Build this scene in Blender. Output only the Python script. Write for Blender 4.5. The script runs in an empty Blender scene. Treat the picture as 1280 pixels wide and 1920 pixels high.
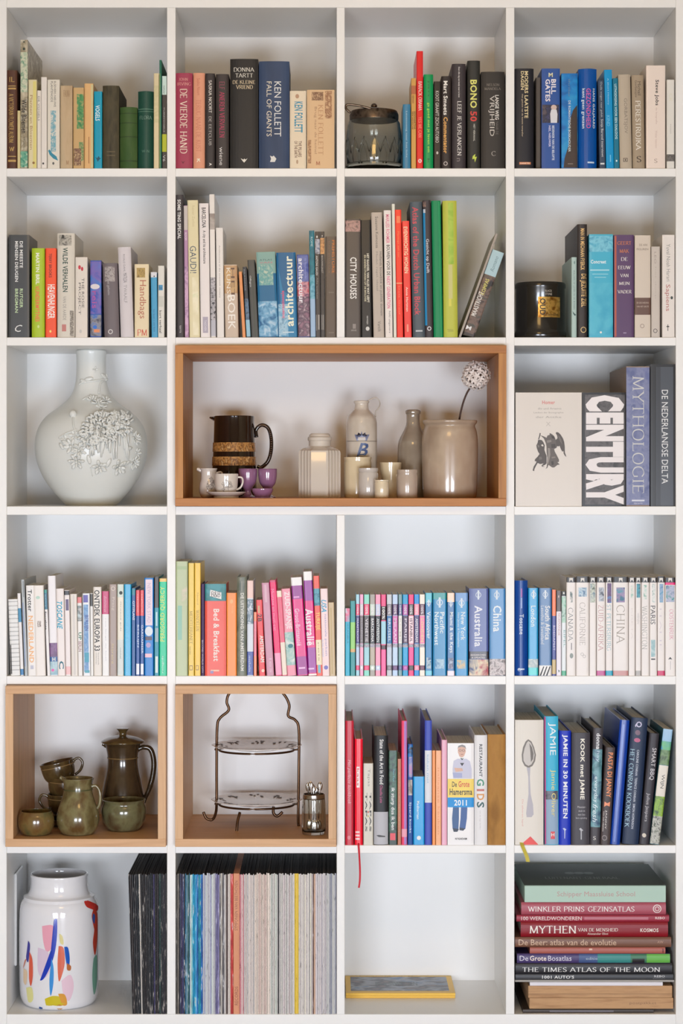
import bpy, math, random
from mathutils import Vector, Matrix
from mathutils.geometry import tessellate_polygon
random.seed(7)
SC = bpy.context.scene
COL = SC.collection

# ------------------------------------------------------------------ scale and camera
U = 0.0012            # metres per photograph pixel on the front plane of the bookcase
VX, VY = 614.0, 894.5 # where the camera axis meets the bookcase
D = 0.335             # depth of the compartments
CD = 4.93             # camera distance
ZC = 0.08 + (1902 - VY) * U

def wx(px, Y=0.0): return (px - VX) * U * (1 + Y / CD)
def wz(py, Y=0.0): return ZC + (VY - py) * U * (1 + Y / CD)

cam = bpy.data.objects.new('camera', bpy.data.cameras.new('camera'))
COL.objects.link(cam)
cam.location = (0, -CD, ZC)
cam.rotation_euler = (math.pi / 2, 0, 0)
cam.data.sensor_fit = 'HORIZONTAL'
cam.data.sensor_width = 36
cam.data.lens = 36 * (CD / U) / 1280
cam.data.shift_x = (640 - VX) / 1280
cam.data.shift_y = -(960 - VY) / 1280
cam.data.clip_start = 0.1
SC.camera = cam

# ------------------------------------------------------------------ world, lights, exposure
SC.view_settings.view_transform = 'Standard'
SC.view_settings.look = 'None'
SC.view_settings.exposure = 0.08
SC.view_settings.gamma = 1.0
SC.view_settings.use_curve_mapping = False
W = bpy.data.worlds.new('room_light'); SC.world = W
W.use_nodes = True
W.node_tree.nodes['Background'].inputs[0].default_value = (1.0, 0.93, 0.80, 1)
W.node_tree.nodes['Background'].inputs[1].default_value = 0.10

def area(name, loc, target, sx, sy, power, color):
    l = bpy.data.lights.new(name, 'AREA'); l.shape = 'RECTANGLE'
    l.size = sx; l.size_y = sy; l.energy = power; l.color = color
    o = bpy.data.objects.new(name, l); COL.objects.link(o)
    o.location = loc
    o.rotation_euler = (Vector(target) - Vector(loc)).to_track_quat('-Z', 'Z').to_euler()
    return o
# two tall windows in the wall behind the camera, and an unseen fill light added to warm the top rows
area('window_light', (-1.0, -5.3, 0.45), (-0.5, 0, -1.6), 1.2, 1.1, 104, (0.82, 0.885, 1.0))
area('window_light', (1.05, -5.3, 0.45), (0.5, 0, -1.6), 1.2, 1.1, 104, (0.82, 0.885, 1.0))
area('top_row_warm_fill', (0.0, -2.3, 2.2), (0, 0, 2.05), 0.6, 0.4, 6.2, (1.0, 0.6, 0.2))

# ------------------------------------------------------------------ materials
def lin(c):
    r = []
    for v in c[:3]:
        v = v / 255.0
        r.append(v / 12.92 if v <= 0.04045 else ((v + 0.055) / 1.055) ** 2.4)
    return (r[0], r[1], r[2], 1.0)
MATS = {}
def mat(c, rough=0.45, metal=0.0, name='paint', **kw):
    key = (c, rough, metal, name, tuple(sorted(kw.items())))
    if key in MATS: return MATS[key]
    m = bpy.data.materials.new(name); m.use_nodes = True
    b = m.node_tree.nodes['Principled BSDF']
    b.inputs['Base Color'].default_value = lin(c)
    b.inputs['Roughness'].default_value = rough
    b.inputs['Metallic'].default_value = metal
    for k, v in kw.items(): b.inputs[k.replace('_', ' ')].default_value = v
    MATS[key] = m
    return m
def ramp_mat(key, cols, scale=(60, 60, 60), detail=3.0, rough=0.45, pos=None, metal=0.0, const=False, kind='noise', dist=0.0, bump=0.0, coat=0.0):
    """noise (or wave) driving a colour ramp in object space"""
    k = ('R', key)
    if k in MATS: return MATS[k]
    m = bpy.data.materials.new(key); m.use_nodes = True
    nt = m.node_tree; b = nt.nodes['Principled BSDF']
    b.inputs['Roughness'].default_value = rough; b.inputs['Metallic'].default_value = metal
    b.inputs['Coat Weight'].default_value = coat; b.inputs['Coat Roughness'].default_value = 0.05
    tc = nt.nodes.new('ShaderNodeTexCoord'); mp = nt.nodes.new('ShaderNodeMapping')
    oi = nt.nodes.new('ShaderNodeObjectInfo')
    mul = nt.nodes.new('ShaderNodeVectorMath'); mul.operation = 'SCALE'; mul.inputs['Scale'].default_value = 37.0
    cmb = nt.nodes.new('ShaderNodeCombineXYZ')
    for i in range(3): nt.links.new(oi.outputs['Random'], cmb.inputs[i])
    nt.links.new(cmb.outputs[0], mul.inputs[0])
    mp.inputs['Scale'].default_value = scale
    nt.links.new(tc.outputs['Object'], mp.inputs['Vector'])
    nt.links.new(mul.outputs[0], mp.inputs['Location'])
    if kind == 'noise':
        n = nt.nodes.new('ShaderNodeTexNoise'); n.inputs['Scale'].default_value = 1.0
        n.inputs['Detail'].default_value = detail; n.inputs['Distortion'].default_value = dist
        out = n.outputs['Fac']
    elif kind == 'voronoi':
        n = nt.nodes.new('ShaderNodeTexVoronoi'); n.inputs['Scale'].default_value = 1.0
        out = n.outputs['Distance']
    else:
        n = nt.nodes.new('ShaderNodeTexWave'); n.inputs['Scale'].default_value = 1.0
        n.inputs['Distortion'].default_value = dist; n.inputs['Detail'].default_value = detail
        out = n.outputs['Fac']
    nt.links.new(mp.outputs[0], n.inputs['Vector'])
    r = nt.nodes.new('ShaderNodeValToRGB')
    if const: r.color_ramp.interpolation = 'CONSTANT'
    n_c = len(cols)
    if pos is None: pos = [0.32 + 0.36 * i / max(1, n_c - 1) for i in range(n_c)]
    while len(r.color_ramp.elements) < n_c: r.color_ramp.elements.new(0.5)
    for e, c, p in zip(r.color_ramp.elements, cols, pos):
        e.position = p; e.color = lin(c)
    nt.links.new(out, r.inputs['Fac']); nt.links.new(r.outputs['Color'], b.inputs['Base Color'])
    if bump:
        bp = nt.nodes.new('ShaderNodeBump'); bp.inputs['Strength'].default_value = bump; bp.inputs['Distance'].default_value = 0.001
        nt.links.new(out, bp.inputs['Height']); nt.links.new(bp.outputs[0], b.inputs['Normal'])
    MATS[k] = m
    return m
def pic_mat(cols, s=70):
    return ramp_mat('picture_' + str(cols) + str(s), [tuple(c) for c in cols], (s, s, s * 1.0), 4.0, 0.4, dist=0.6)
WHITE = ramp_mat('white_lacquer', [(243, 242, 239), (246, 245, 243)], (4, 4, 4), 2.0, 0.38)
PAGES = ramp_mat('page_block', [(176, 166, 146), (226, 217, 198)], (1500, 3, 3), 2.0, 0.85)
PAGESW = ramp_mat('page_block_white', [(205, 202, 196), (240, 237, 230)], (1500, 3, 3), 2.0, 0.85)

# ------------------------------------------------------------------ mesh building
class MB:
    def __init__(s): s.v = []; s.f = []
    def quad(s, pts):
        n = len(s.v); s.v += [tuple(p) for p in pts]; s.f.append(tuple(range(n, n + len(pts))))
    def box(s, x0, x1, y0, y1, z0, z1):
        n = len(s.v)
        s.v += [(x0, y0, z0), (x1, y0, z0), (x1, y1, z0), (x0, y1, z0), (x0, y0, z1), (x1, y0, z1), (x1, y1, z1), (x0, y1, z1)]
        s.f += [tuple(n + i for i in q) for q in ((0, 3, 2, 1), (4, 5, 6, 7), (0, 1, 5, 4), (1, 2, 6, 5), (2, 3, 7, 6), (3, 0, 4, 7))]
        return s
    def bbox(s, x0, x1, y0, y1, z0, z1, b):
        """box with chamfered edges"""
        n = len(s.v)
        X = (x0, x1); Y = (y0, y1); Z = (z0, z1)
        idx = {}
        for i in (0, 1):
            for j in (0, 1):
                for k in (0, 1):
                    sx, sy, sz = (1 - 2 * i), (1 - 2 * j), (1 - 2 * k)
                    for a in range(3):
                        p = [X[i] + sx * b, Y[j] + sy * b, Z[k] + sz * b]
                        p[a] = (X, Y, Z)[a][(i, j, k)[a]]
                        idx[(i, j, k, a)] = len(s.v); s.v.append(tuple(p))
        for a in range(3):
            o = [q for q in range(3) if q != a]
            for e in (0, 1):
                q = []
                for (p0, p1) in ((0, 0), (1, 0), (1, 1), (0, 1)):
                    c = [0, 0, 0]; c[a] = e; c[o[0]] = p0; c[o[1]] = p1
                    q.append(idx[(c[0], c[1], c[2], a)])
                s.f.append(tuple(q))
            for e0 in (0, 1):
                for e1 in (0, 1):
                    c0 = [0, 0, 0]; c0[o[0]] = e0; c0[o[1]] = e1
                    c1 = list(c0); c1[a] = 1
                    s.f.append((idx[(*c0, o[0])], idx[(*c0, o[1])], idx[(*c1, o[1])], idx[(*c1, o[0])]))
        for i in (0, 1):
            for j in (0, 1):
                for k in (0, 1): s.f.append((idx[(i, j, k, 0)], idx[(i, j, k, 1)], idx[(i, j, k, 2)]))
        return s
    def lathe(s, prof, seg=40, c=(0, 0, 0), cap0=True, cap1=False, a0=0, a1=2 * math.pi):
        n = len(s.v); full = abs(a1 - a0 - 2 * math.pi) < 1e-6
        cols = seg if full else seg + 1
        for (r, z) in prof:
            for i in range(cols):
                a = a0 + (a1 - a0) * i / seg
                s.v.append((c[0] + r * math.cos(a), c[1] + r * math.sin(a), c[2] + z))
        for j in range(len(prof) - 1):
            for i in range(seg):
                i2 = (i + 1) % cols if full else i + 1
                s.f.append((n + j * cols + i, n + j * cols + i2, n + (j + 1) * cols + i2, n + (j + 1) * cols + i))
        if cap0 and prof[0][0] > 1e-5: s.f.append(tuple(n + i for i in range(cols))[::-1])
        if cap1 and prof[-1][0] > 1e-5: s.f.append(tuple(n + (len(prof) - 1) * cols + i for i in range(cols)))
        return s
    def tube(s, pts, rad, seg=10, closed=False):
        pts = [Vector(p) for p in pts]; m = len(pts)
        if not isinstance(rad, (list, tuple)): rad = [rad] * m
        n = len(s.v)
        t0 = (pts[1] - pts[0]).normalized()
        up = Vector((0, 1, 0)) if abs(t0.y) < 0.9 else Vector((1, 0, 0))
        for i, p in enumerate(pts):
            if closed: t = (pts[(i + 1) % m] - pts[i - 1]).normalized()
            else: t = (pts[min(i + 1, m - 1)] - pts[max(i - 1, 0)]).normalized()
            a = up.cross(t)
            if a.length < 1e-4: a = Vector((1, 0, 0)).cross(t)
            a.normalize(); b = t.cross(a).normalized(); up = b.cross(t) * -1 if False else t.cross(a).cross(t) * 0 + up
            for k in range(seg):
                w = 2 * math.pi * k / seg
                s.v.append(tuple(p + (a * math.cos(w) + b * math.sin(w)) * rad[i]))
        rng = m if closed else m - 1
        for i in range(rng):
            i2 = (i + 1) % m
            for k in range(seg):
                k2 = (k + 1) % seg
                s.f.append((n + i * seg + k, n + i * seg + k2, n + i2 * seg + k2, n + i2 * seg + k))
        if not closed:
            s.f.append(tuple(n + k for k in range(seg))[::-1]); s.f.append(tuple(n + (m - 1) * seg + k for k in range(seg)))
        return s
    def blob(s, c, rx, ry, rz, mtx=None, su=10, sv=6):
        n = len(s.v); c = Vector(c)
        pts = []
        for j in range(sv + 1):
            th = math.pi * j / sv
            for i in range(su):
                a = 2 * math.pi * i / su
                p = Vector((rx * math.sin(th) * math.cos(a), ry * math.sin(th) * math.sin(a), rz * math.cos(th)))
                if mtx is not None: p = mtx @ p
                s.v.append(tuple(c + p))
        for j in range(sv):
            for i in range(su):
                i2 = (i + 1) % su
                s.f.append((n + j * su + i, n + (j + 1) * su + i, n + (j + 1) * su + i2, n + j * su + i2))
        return s
    def build(s, name, material, parent=None, loc=(0, 0, 0), smooth=False, sharp=None):
        me = bpy.data.meshes.new(name); me.from_pydata(s.v, [], s.f); me.validate(); me.update()
        me.materials.append(material)
        if smooth:
            me.polygons.foreach_set('use_smooth', [True] * len(me.polygons))
            if sharp: me.set_sharp_from_angle(angle=math.radians(sharp))
        o = bpy.data.objects.new(name, me); COL.objects.link(o)
        o.location = loc
        if parent is not None: o.parent = parent
        return o
def thing(name, label, cat, loc, group=None, rot=(0, 0, 0)):
    o = bpy.data.objects.new(name, None); COL.objects.link(o)
    o.empty_display_size = 0.02
    o.location = loc; o.rotation_euler = rot
    tag(o, label, cat, group)
    return o
def tag(o, label, cat, group=None):
    o['label'] = label; o['category'] = cat
    if group: o['group'] = group
    return o
def struct(o):
    o['kind'] = 'structure'; return o
def spline(pts, n=6, closed=False):
    out = []; P = [Vector(p) for p in pts]; m = len(P)
    rng = m if closed else m - 1
    for i in range(rng):
        if closed: p0, p1, p2, p3 = P[i - 1], P[i], P[(i + 1) % m], P[(i + 2) % m]
        else: p0, p1, p2, p3 = P[max(i - 1, 0)], P[i], P[i + 1], P[min(i + 2, m - 1)]
        for k in range(n):
            t = k / n
            out.append(0.5 * ((2 * p1) + (p2 - p0) * t + (2 * p0 - 5 * p1 + 4 * p2 - p3) * t * t + (3 * p1 - p0 - 3 * p2 + p3) * t ** 3))
    if not closed: out.append(P[-1])
    return out

# ------------------------------------------------------------------ lettering
SERIF = {  # skeletons on a 10-unit cap height; '~' strokes are smooth curves; drawn with a broad nib
 'A': (9, '0.2,0 4.4,10|4.4,10 8.8,0|1.7,3.4 7.3,3.4'), 'B': (8, '1.5,0 1.5,10|~1.5,10 4.6,10 6.7,8.8 6.6,6.6 4.6,5.3 1.5,5.3|~1.5,5.3 5.2,5.3 7.4,4 7.4,1.6 5.2,0 1.5,0'),
 'C': (9, '~8.6,8.2 6.6,9.8 4.2,9.8 1.6,8 0.8,5 1.6,2 4.2,0.2 6.6,0.2 8.6,1.8'), 'D': (9.4, '1.5,0 1.5,10|~1.5,10 4.6,10 7.8,8.4 8.8,5 7.8,1.6 4.6,0 1.5,0'),
 'E': (7.6, '1.5,0 1.5,10|1.5,9.8 7,9.8|1.5,5.2 6,5.2|1.5,0.2 7.2,0.2'), 'F': (7.2, '1.5,0 1.5,10|1.5,9.8 6.9,9.8|1.5,5.2 5.8,5.2'),
 'G': (9.6, '~8.6,8.2 6.6,9.8 4.2,9.8 1.6,8 0.8,5 1.6,2 4.2,0.2 6.6,0.3 8.4,1.3|8.4,1 8.4,4.6'), 'H': (10, '1.5,0 1.5,10|8.5,0 8.5,10|1.5,5.2 8.5,5.2'),
 'I': (3.4, '1.7,0 1.7,10'), 'J': (5, '~3.4,10 3.4,3 2.8,0.8 1.4,-0.6 0.2,-0.4'), 'K': (9, '1.5,0 1.5,10|1.6,4.6 7.4,10|3.4,6 8.6,0'),
 'L': (7.4, '1.5,0 1.5,10|1.5,0.2 7.2,0.2'), 'M': (11.6, '1.3,0 1.8,10|1.8,10 5.8,0.4|5.8,0.4 9.8,10|9.8,10 10.3,0'), 'N': (10.2, '1.5,0 1.5,10|1.5,10 8.6,0|8.6,0.2 8.6,10'),
 'O': (10, '~5,10 2,8.8 0.8,5 2,1.2 5,0 8,1.2 9.2,5 8,8.8 5,10'), 'P': (7.8, '1.5,0 1.5,10|~1.5,10 5,10 7.2,8.8 7.2,6.2 5,4.8 1.5,4.8'),
 'Q': (10, '~5,10 2,8.8 0.8,5 2,1.2 5,0 8,1.2 9.2,5 8,8.8 5,10|5.4,1.6 9.6,-1.6'), 'R': (8.8, '1.5,0 1.5,10|~1.5,10 5,10 7,8.8 7,6.4 5,5 1.5,5|4.4,5 8.6,0'),
 'S': (7, '~6.2,8.4 4.6,9.9 2.4,9.6 1.2,7.8 2.2,6 4.8,4.6 6.2,2.8 5.2,0.7 3,0.1 0.9,1.8'), 'T': (8.4, '4.2,0 4.2,10|0.4,9.8 8,9.8'),
 'U': (9.6, '~1.6,10 1.6,3.4 2.8,0.9 5,0.1 7,0.9 8.2,3.4 8.2,10'), 'V': (9, '0.4,10 4.6,0|4.6,0 8.6,10'), 'W': (12.6, '0.4,10 3.6,0|3.6,0 6.3,9.6|6.3,9.6 9.2,0|9.2,0 12.2,10'),
 'X': (9, '0.8,10 8.2,0|0.8,0 8.2,10'), 'Y': (8.6, '0.4,10 4.3,4.8|8.2,10 4.3,4.8|4.3,4.8 4.3,0'), 'Z': (8, '0.8,9.8 7,9.8|7,9.8 0.8,0.2|0.8,0.2 7.4,0.2'),
 '0': (7, '~3.5,10 1.3,8.4 0.8,5 1.3,1.6 3.5,0 5.7,1.6 6.2,5 5.7,8.4 3.5,10'), '1': (5, '2.6,0 2.6,10|1,8.6 2.6,9.8'), '3': (6.6, '~1,8.8 3,9.9 5.2,8.8 5,6.4 2.6,5.3|~2.6,5.3 5.4,4.4 5.7,1.6 3.4,0.1 0.8,1'),
 '-': (4.5, '0.8,4.2 3.7,4.2'), ' ': (4, ''), '.': (2.5, '1,0 1,1.2'), "'": (2.5, '1.2,10 1.2,7.6'), '!': (3, '1.4,3 1.4,10|1.4,0 1.4,1.2'), '&': (9, '~8.4,4.6 6,1 3.4,0 1,1.6 1.6,4.4 4.8,6.6 5,9 3.4,10 2,8.8 2.6,6.8 8.6,0')}
def serif_mesh(txt, light=False):
    V, F, LY = [], [], []; x0 = 0.0; ns = 0
    thick, thin = (1.0, 0.45) if light else (1.55, 0.5)
    def strip(pl):
        n = len(V); m = len(pl)
        for i, p in enumerate(pl):
            a = pl[max(i - 1, 0)]; b = pl[min(i + 1, m - 1)]
            dx, dy = b[0] - a[0], b[1] - a[1]; L = math.hypot(dx, dy) or 1
            th = math.atan2(dy, dx) - math.radians(14)
            hw = 0.5 * (thin + (thick - thin) * abs(math.sin(th)))
            nx, ny = -dy / L * hw, dx / L * hw
            V.append((x0 + p[0] + nx, p[1] + ny)); V.append((x0 + p[0] - nx, p[1] - ny))
        for i in range(m - 1): F.append((n + 2 * i, n + 2 * i + 1, n + 2 * i + 3, n + 2 * i + 2))
    for ch in txt.upper():
        w, g = SERIF.get(ch, SERIF['I'])
        ends = []
        strokes = []
        for s in (g.split('|') if g else []):
            cur = s[0] == '~'
            pl = [tuple(float(q) for q in p.split(',')) for p in s.lstrip('~').split()]
            strokes.append((cur, pl)); ends += [pl[0], pl[-1]]
        for cur, pl in strokes:
            strip([tuple(q) for q in spline([(a, b, 0) for a, b in pl], 3)] if cur else pl)
            ns += 1; LY += [ns % 4] * (len(V) - len(LY))
            for e in ((pl[0], pl[-1])):
                if (e[1] in (0, 10)) and ends.count(e) == 1 and (not cur or ch in 'UJ') and ch not in '.!\'':
                    n = len(V); yy = 0 if e[1] == 0 else 9.55
                    V.extend([(x0 + e[0] - 1.45, yy), (x0 + e[0] + 1.45, yy), (x0 + e[0] + 1.45, yy + .45), (x0 + e[0] - 1.45, yy + .45)]); F.append((n, n + 1, n + 2, n + 3)); LY += [4 + ns % 2] * 4
        if ch in 'EFLTZ':
            for s in g.split('|'):
                pl = [tuple(float(q) for q in p.split(',')) for p in s.split()]
                if abs(pl[0][1] - pl[1][1]) < .1:
                    for e in ((pl[0], pl[1]) if ch == 'T' else (pl[1],)):
                        dy = -1.4 if e[1] > 8 else (1.5 if e[1] < 2 else 0)
                        if dy:
                            n = len(V); V.extend([(x0 + e[0] - .3, e[1]), (x0 + e[0] + .12, e[1]), (x0 + e[0] + .12, e[1] + dy), (x0 + e[0] - .12, e[1] + dy)]); F.append((n, n + 1, n + 2, n + 3)); LY += [6] * 4
        x0 += w + 0.9
    return V, F, LY
TXT = {}; LAYER = {}   # overlapping pen strokes lie a hair apart
def text_mesh(txt, style=''):
    key = (txt, style)
    if key in TXT: return TXT[key]
    if 's' in style: V, F, LAYER[key] = serif_mesh(txt, 'l' in style)
    else:
        cu = bpy.data.curves.new('t', 'FONT'); cu.body = txt; cu.resolution_u = 2
        if 'b' in style: cu.offset = 0.018
        if 'k' in style: cu.offset = 0.025
        if 'z' in style: cu.offset = 0.075
        if 'i' in style: cu.shear = 0.3
        cu.space_character = 1.16 if 'z' in style else 1.06 if 'b' in style or 'k' in style else 1.0
        ob = bpy.data.objects.new('t', cu)
        me = bpy.data.meshes.new_from_object(ob)
        V = [(v.co.x, v.co.y) for v in me.vertices]; F = [tuple(p.vertices) for p in me.polygons]
        bpy.data.objects.remove(ob); bpy.data.meshes.remove(me); bpy.data.curves.remove(cu)
    xs = [v[0] for v in V]; ys = [v[1] for v in V]
    x0, x1, y0, y1 = min(xs), max(xs), min(ys), max(ys)
    V = [((x - x0) / (x1 - x0), (y - y0) / (y1 - y0)) for x, y in V]
    TXT[key] = (V, F)
    return V, F
# ------------------------------------------------------------------ the room around the bookcase
CX = [(12.5, 313), (329, 631), (646, 948), (964, 1266.5)]
RT = [14, 331, 648, 965.5, 1283.5, 1600]
RB = [315.5, 632.5, 949.5, 1267.5, 1585, 1902]
PLASTER = ramp_mat('wall_plaster', [(226, 222, 214), (232, 228, 220)], (9, 9, 9), 4.0, 0.9)
OAKFLOOR = ramp_mat('floor_pale_oak', [(186, 176, 164), (204, 194, 182), (176, 164, 152)], (2.5, 30, 6), 5.0, 0.5)
WARMWALL = ramp_mat('warm_wall_paint', [(150, 132, 98), (158, 140, 106)], (9, 9, 9), 4.0, 0.9)
RX, RY, RH = 2.6, -6.5, 2.75
struct(MB().box(-RX, RX, D + 0.03, D + 0.13, 0, RH).build('wall_back', PLASTER))
struct(MB().box(-RX, RX, RY, D + 0.13, -0.06, 0).build('floor', OAKFLOOR))
struct(MB().box(-RX, RX, RY, D + 0.13, RH, RH + 0.1).build('ceiling', ramp_mat('ceiling_paint', [(196, 186, 164), (202, 192, 172)], (9, 9, 9), 4.0, 0.9)))
struct(MB().box(-RX - .1, -RX, RY, D + 0.13, 0, RH).build('wall_left', WARMWALL))
struct(MB().box(RX, RX + .1, RY, D + 0.13, 0, RH).build('wall_right', WARMWALL))
struct(MB().box(-RX, RX, RY - .1, RY, 0, RH).build('wall_front', WARMWALL))

case = thing('bookcase', 'large white bookcase of square compartments filling the whole picture', 'bookcase', (0, 0, 0))
def vboard(a, b, y0, y1):
    MB().bbox(wx(a), wx(b), 0, D, wz(y1), wz(y0), 0.0009).build('upright_panel', WHITE, case)
vboard(-10, 12.5, -8, 1925); vboard(1266.5, 1289, -8, 1925)
vboard(313, 329, 14, 1902); vboard(948, 964, 14, 1902)
vboard(631, 646, 14, 632.5); vboard(631, 646, 965.5, 1902)
def hboard(a, b, y0, y1):
    MB().bbox(wx(a), wx(b), 0.0012, D, wz(y1), wz(y0), 0.0009).build('shelf_board', WHITE, case)
hboard(12.5, 1266.5, -8, 14); hboard(12.5, 1266.5, 1902, 1925)
for r in range(5):
    for c, (a, b) in enumerate(CX):
        if r in (1, 2) and c in (1, 2):
            if c == 1: hboard(329, 948, RB[r], RT[r + 1])
            continue
        hboard(a, b, RB[r], RT[r + 1])
MB().box(wx(-10), wx(1289), D, D + 0.012, wz(1925), wz(-8)).build('back_panel', WHITE, case)
MB().box(wx(-4), wx(1283), 0.03, D, 0, wz(1925)).build('plinth', WHITE, case)

# ------------------------------------------------------------------ books
ROWN = ['top row', 'second row', 'third row', 'fourth row', 'fifth row', 'bottom row']
COLN = ['first', 'second', 'third', 'fourth']
ORD = ['first', 'second', 'third', 'fourth', 'fifth', 'sixth', 'seventh', 'eighth', 'ninth', 'tenth', 'eleventh', 'twelfth', 'thirteenth', 'fourteenth', 'fifteenth',
       'sixteenth', 'seventeenth', 'eighteenth', 'nineteenth', 'twentieth', 'twenty-first', 'twenty-second', 'twenty-third', 'twenty-fourth', 'twenty-fifth', 'twenty-sixth']
ST = {'r': 0, 'c': 0, 'n': 0}
def cell(r, c): ST.update(r=r, c=c, n=0)
INK = {}
def ink(c, rough=0.45): return mat(tuple(c), rough, name='print')

class Surf:
    """flat or gently rounded face that takes print: maps photograph pixels to local points"""
    def __init__(s, fn, parent): s.fn = fn; s.p = parent; s.eps = 0.00012
    axis = 0; thr = 4.0; shear = 0.0
    def put(s, V, F, m, name, lay=None):
        s.eps += 0.00006; lay = list(lay) if lay else [0] * len(V)
        if s.thr:   # split faces so the print follows the rounding of the spine
            V = list(V); out = []; ax = s.axis
            for f in F:
                stack = [(f[0], f[i], f[i + 1]) for i in range(1, len(f) - 1)]
                while stack:
                    t = stack.pop(); c = [V[i][ax] for i in t]
                    if max(c) - min(c) <= s.thr: out.append(t); continue
                    e = max(((abs(c[i] - c[(i + 1) % 3]), i) for i in range(3)))[1]
                    a_, b_, c_ = t[e], t[(e + 1) % 3], t[(e + 2) % 3]
                    V.append(((V[a_][0] + V[b_][0]) / 2, (V[a_][1] + V[b_][1]) / 2)); lay.append(lay[a_]); n_ = len(V) - 1
                    stack += [(a_, n_, c_), (n_, b_, c_)]
            F = out
        b = MB(); b.v = [s.fn(x, y, s.eps + l * 0.000012) for (x, y), l in zip(V, lay)]; b.f = F
        return b.build(name, m, s.p)
    def band(s, xa, xb, ya, yb, m, name='spine_band', nx=6, ny=1):
        V = [(xa + (xb - xa) * i / nx, ya + (yb - ya) * j / ny) for j in range(ny + 1) for i in range(nx + 1)]
        if s.shear: V = [(x + s.shear * ((ya + yb) / 2 - y), y) for x, y in V]
        F = [(j * (nx + 1) + i, (j + 1) * (nx + 1) + i, (j + 1) * (nx + 1) + i + 1, j * (nx + 1) + i + 1) for j in range(ny) for i in range(nx)]
        return s.put(V, F, m, name)
    def text(s, t, xa, xb, ya, yb, col, st='d', rough=0.45, name='lettering', metal=0.0):
        V, F = text_mesh(t, st[1:])
        dr = st[0]
        if dr == 'd': V = [(xa + n * (xb - xa), ya + q * (yb - ya)) for q, n in V]
        elif dr == 'u': V = [(xb - n * (xb - xa), yb - q * (yb - ya)) for q, n in V]
        else: V = [(xa + q * (xb - xa), yb - n * (yb - ya)) for q, n in V]
        if s.shear: V = [(x + s.shear * ((ya + yb) / 2 - y), y) for x, y in V]   # keep lines parallel to a leaning spine
        return s.put(V, F, mat(tuple(col), rough, metal, name='print'), name, LAYER.get((t, st[1:])))
    def poly(s, pts, col, name='printed_motif'):
        F = [tuple(t) for t in tessellate_polygon([[Vector((p[0], p[1], 0)) for p in pts]])]
        return s.put(list(pts), F, col if not isinstance(col, tuple) else ink(col), name)
    def disc(s, cx, cy, rx, ry, col, name='emblem', n=14):
        return s.poly([(cx + rx * math.cos(6.2832 * i / n), cy + ry * math.sin(6.2832 * i / n)) for i in range(n)], col, name)
    def ring(s, cx, cy, r, w, col, name='emblem', n=18, asp=1.0):
        V = []
        for i in range(n):
            a = 6.2832 * i / n
            V += [(cx + r * math.cos(a), cy + r * asp * math.sin(a)), (cx + (r - w) * math.cos(a), cy + (r - w) * asp * math.sin(a))]
        F = [(2 * i, 2 * i + 1, (2 * i + 3) % (2 * n), (2 * i + 2) % (2 * n)) for i in range(n)]
        return s.put(V, F, ink(col), name)

def spine_profile(w, kind):
    if kind == 'h': b, p = min(0.14 * w, 0.0040), 3.0
    elif kind == 'r': b, p = min(0.28 * w, 0.009), 2.0
    elif kind == 'x': b, p = 0.0004, 12
    else: b, p = min(0.08 * w, 0.0012), 8
    return lambda x: b * abs(min(1, max(-1, 2 * x / w - 1))) ** p

def book_mesh(w, h, dep, kind, prof):
    """cover wrapping round the spine, and the page block inside it"""
    tb = min(0.0024 if kind in 'hr' else 0.0009, w * 0.2)
    n = 10
    out = [(w * i / n, prof(w * i / n)) for i in range(n + 1)]
    oh = 0.0035 if kind in 'hr' else 0.0004
    if kind == 'x': tb = 0.003; oh = 0.0
    outer = [(0, dep)] + out + [(w, dep)]
    yin = prof(0) + tb if kind in 'hr' else tb + prof(0)
    inner = [(w - tb, dep), (w - tb, yin), (tb, yin), (tb, dep)]
    # cover as bands: outer wall, inner wall, and the rims on top and bottom
    c = MB()
    No = len(outer); Ni = len(inner)
    for z in (0, h):
        c.v += [(x, y, z) for x, y in outer] + [(x, y, z) for x, y in inner]
    T = No + Ni
    for i in range(No - 1): c.f.append((i, i + 1, T + i + 1, T + i))
    for i in range(Ni - 1): c.f.append((No + i, No + i + 1, T + No + i + 1, T + No + i))
    c.f.append((No - 1, No, T + No, T + No - 1)); c.f.append((T - 1, 0, T, 2 * T - 1))
    rim_top = [T + 0, T + 1, T + No + 2, T + No + 3]
    for base, flip in ((0, True), (T, False)):
        fs = [(base + 0, base + 1, base + No + 2, base + No + 3),
              tuple(base + k for k in range(1, No - 1)) + (base + No + 1, base + No + 2),
              (base + No - 2, base + No - 1, base + No, base + No + 1)]
        for f in fs: c.f.append(f[::-1] if flip else f)
    p = MB().box(tb, w - tb, yin, dep - (0.003 if kind in 'hr' else 0.0002), oh, h - oh)
    return c, p

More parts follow.
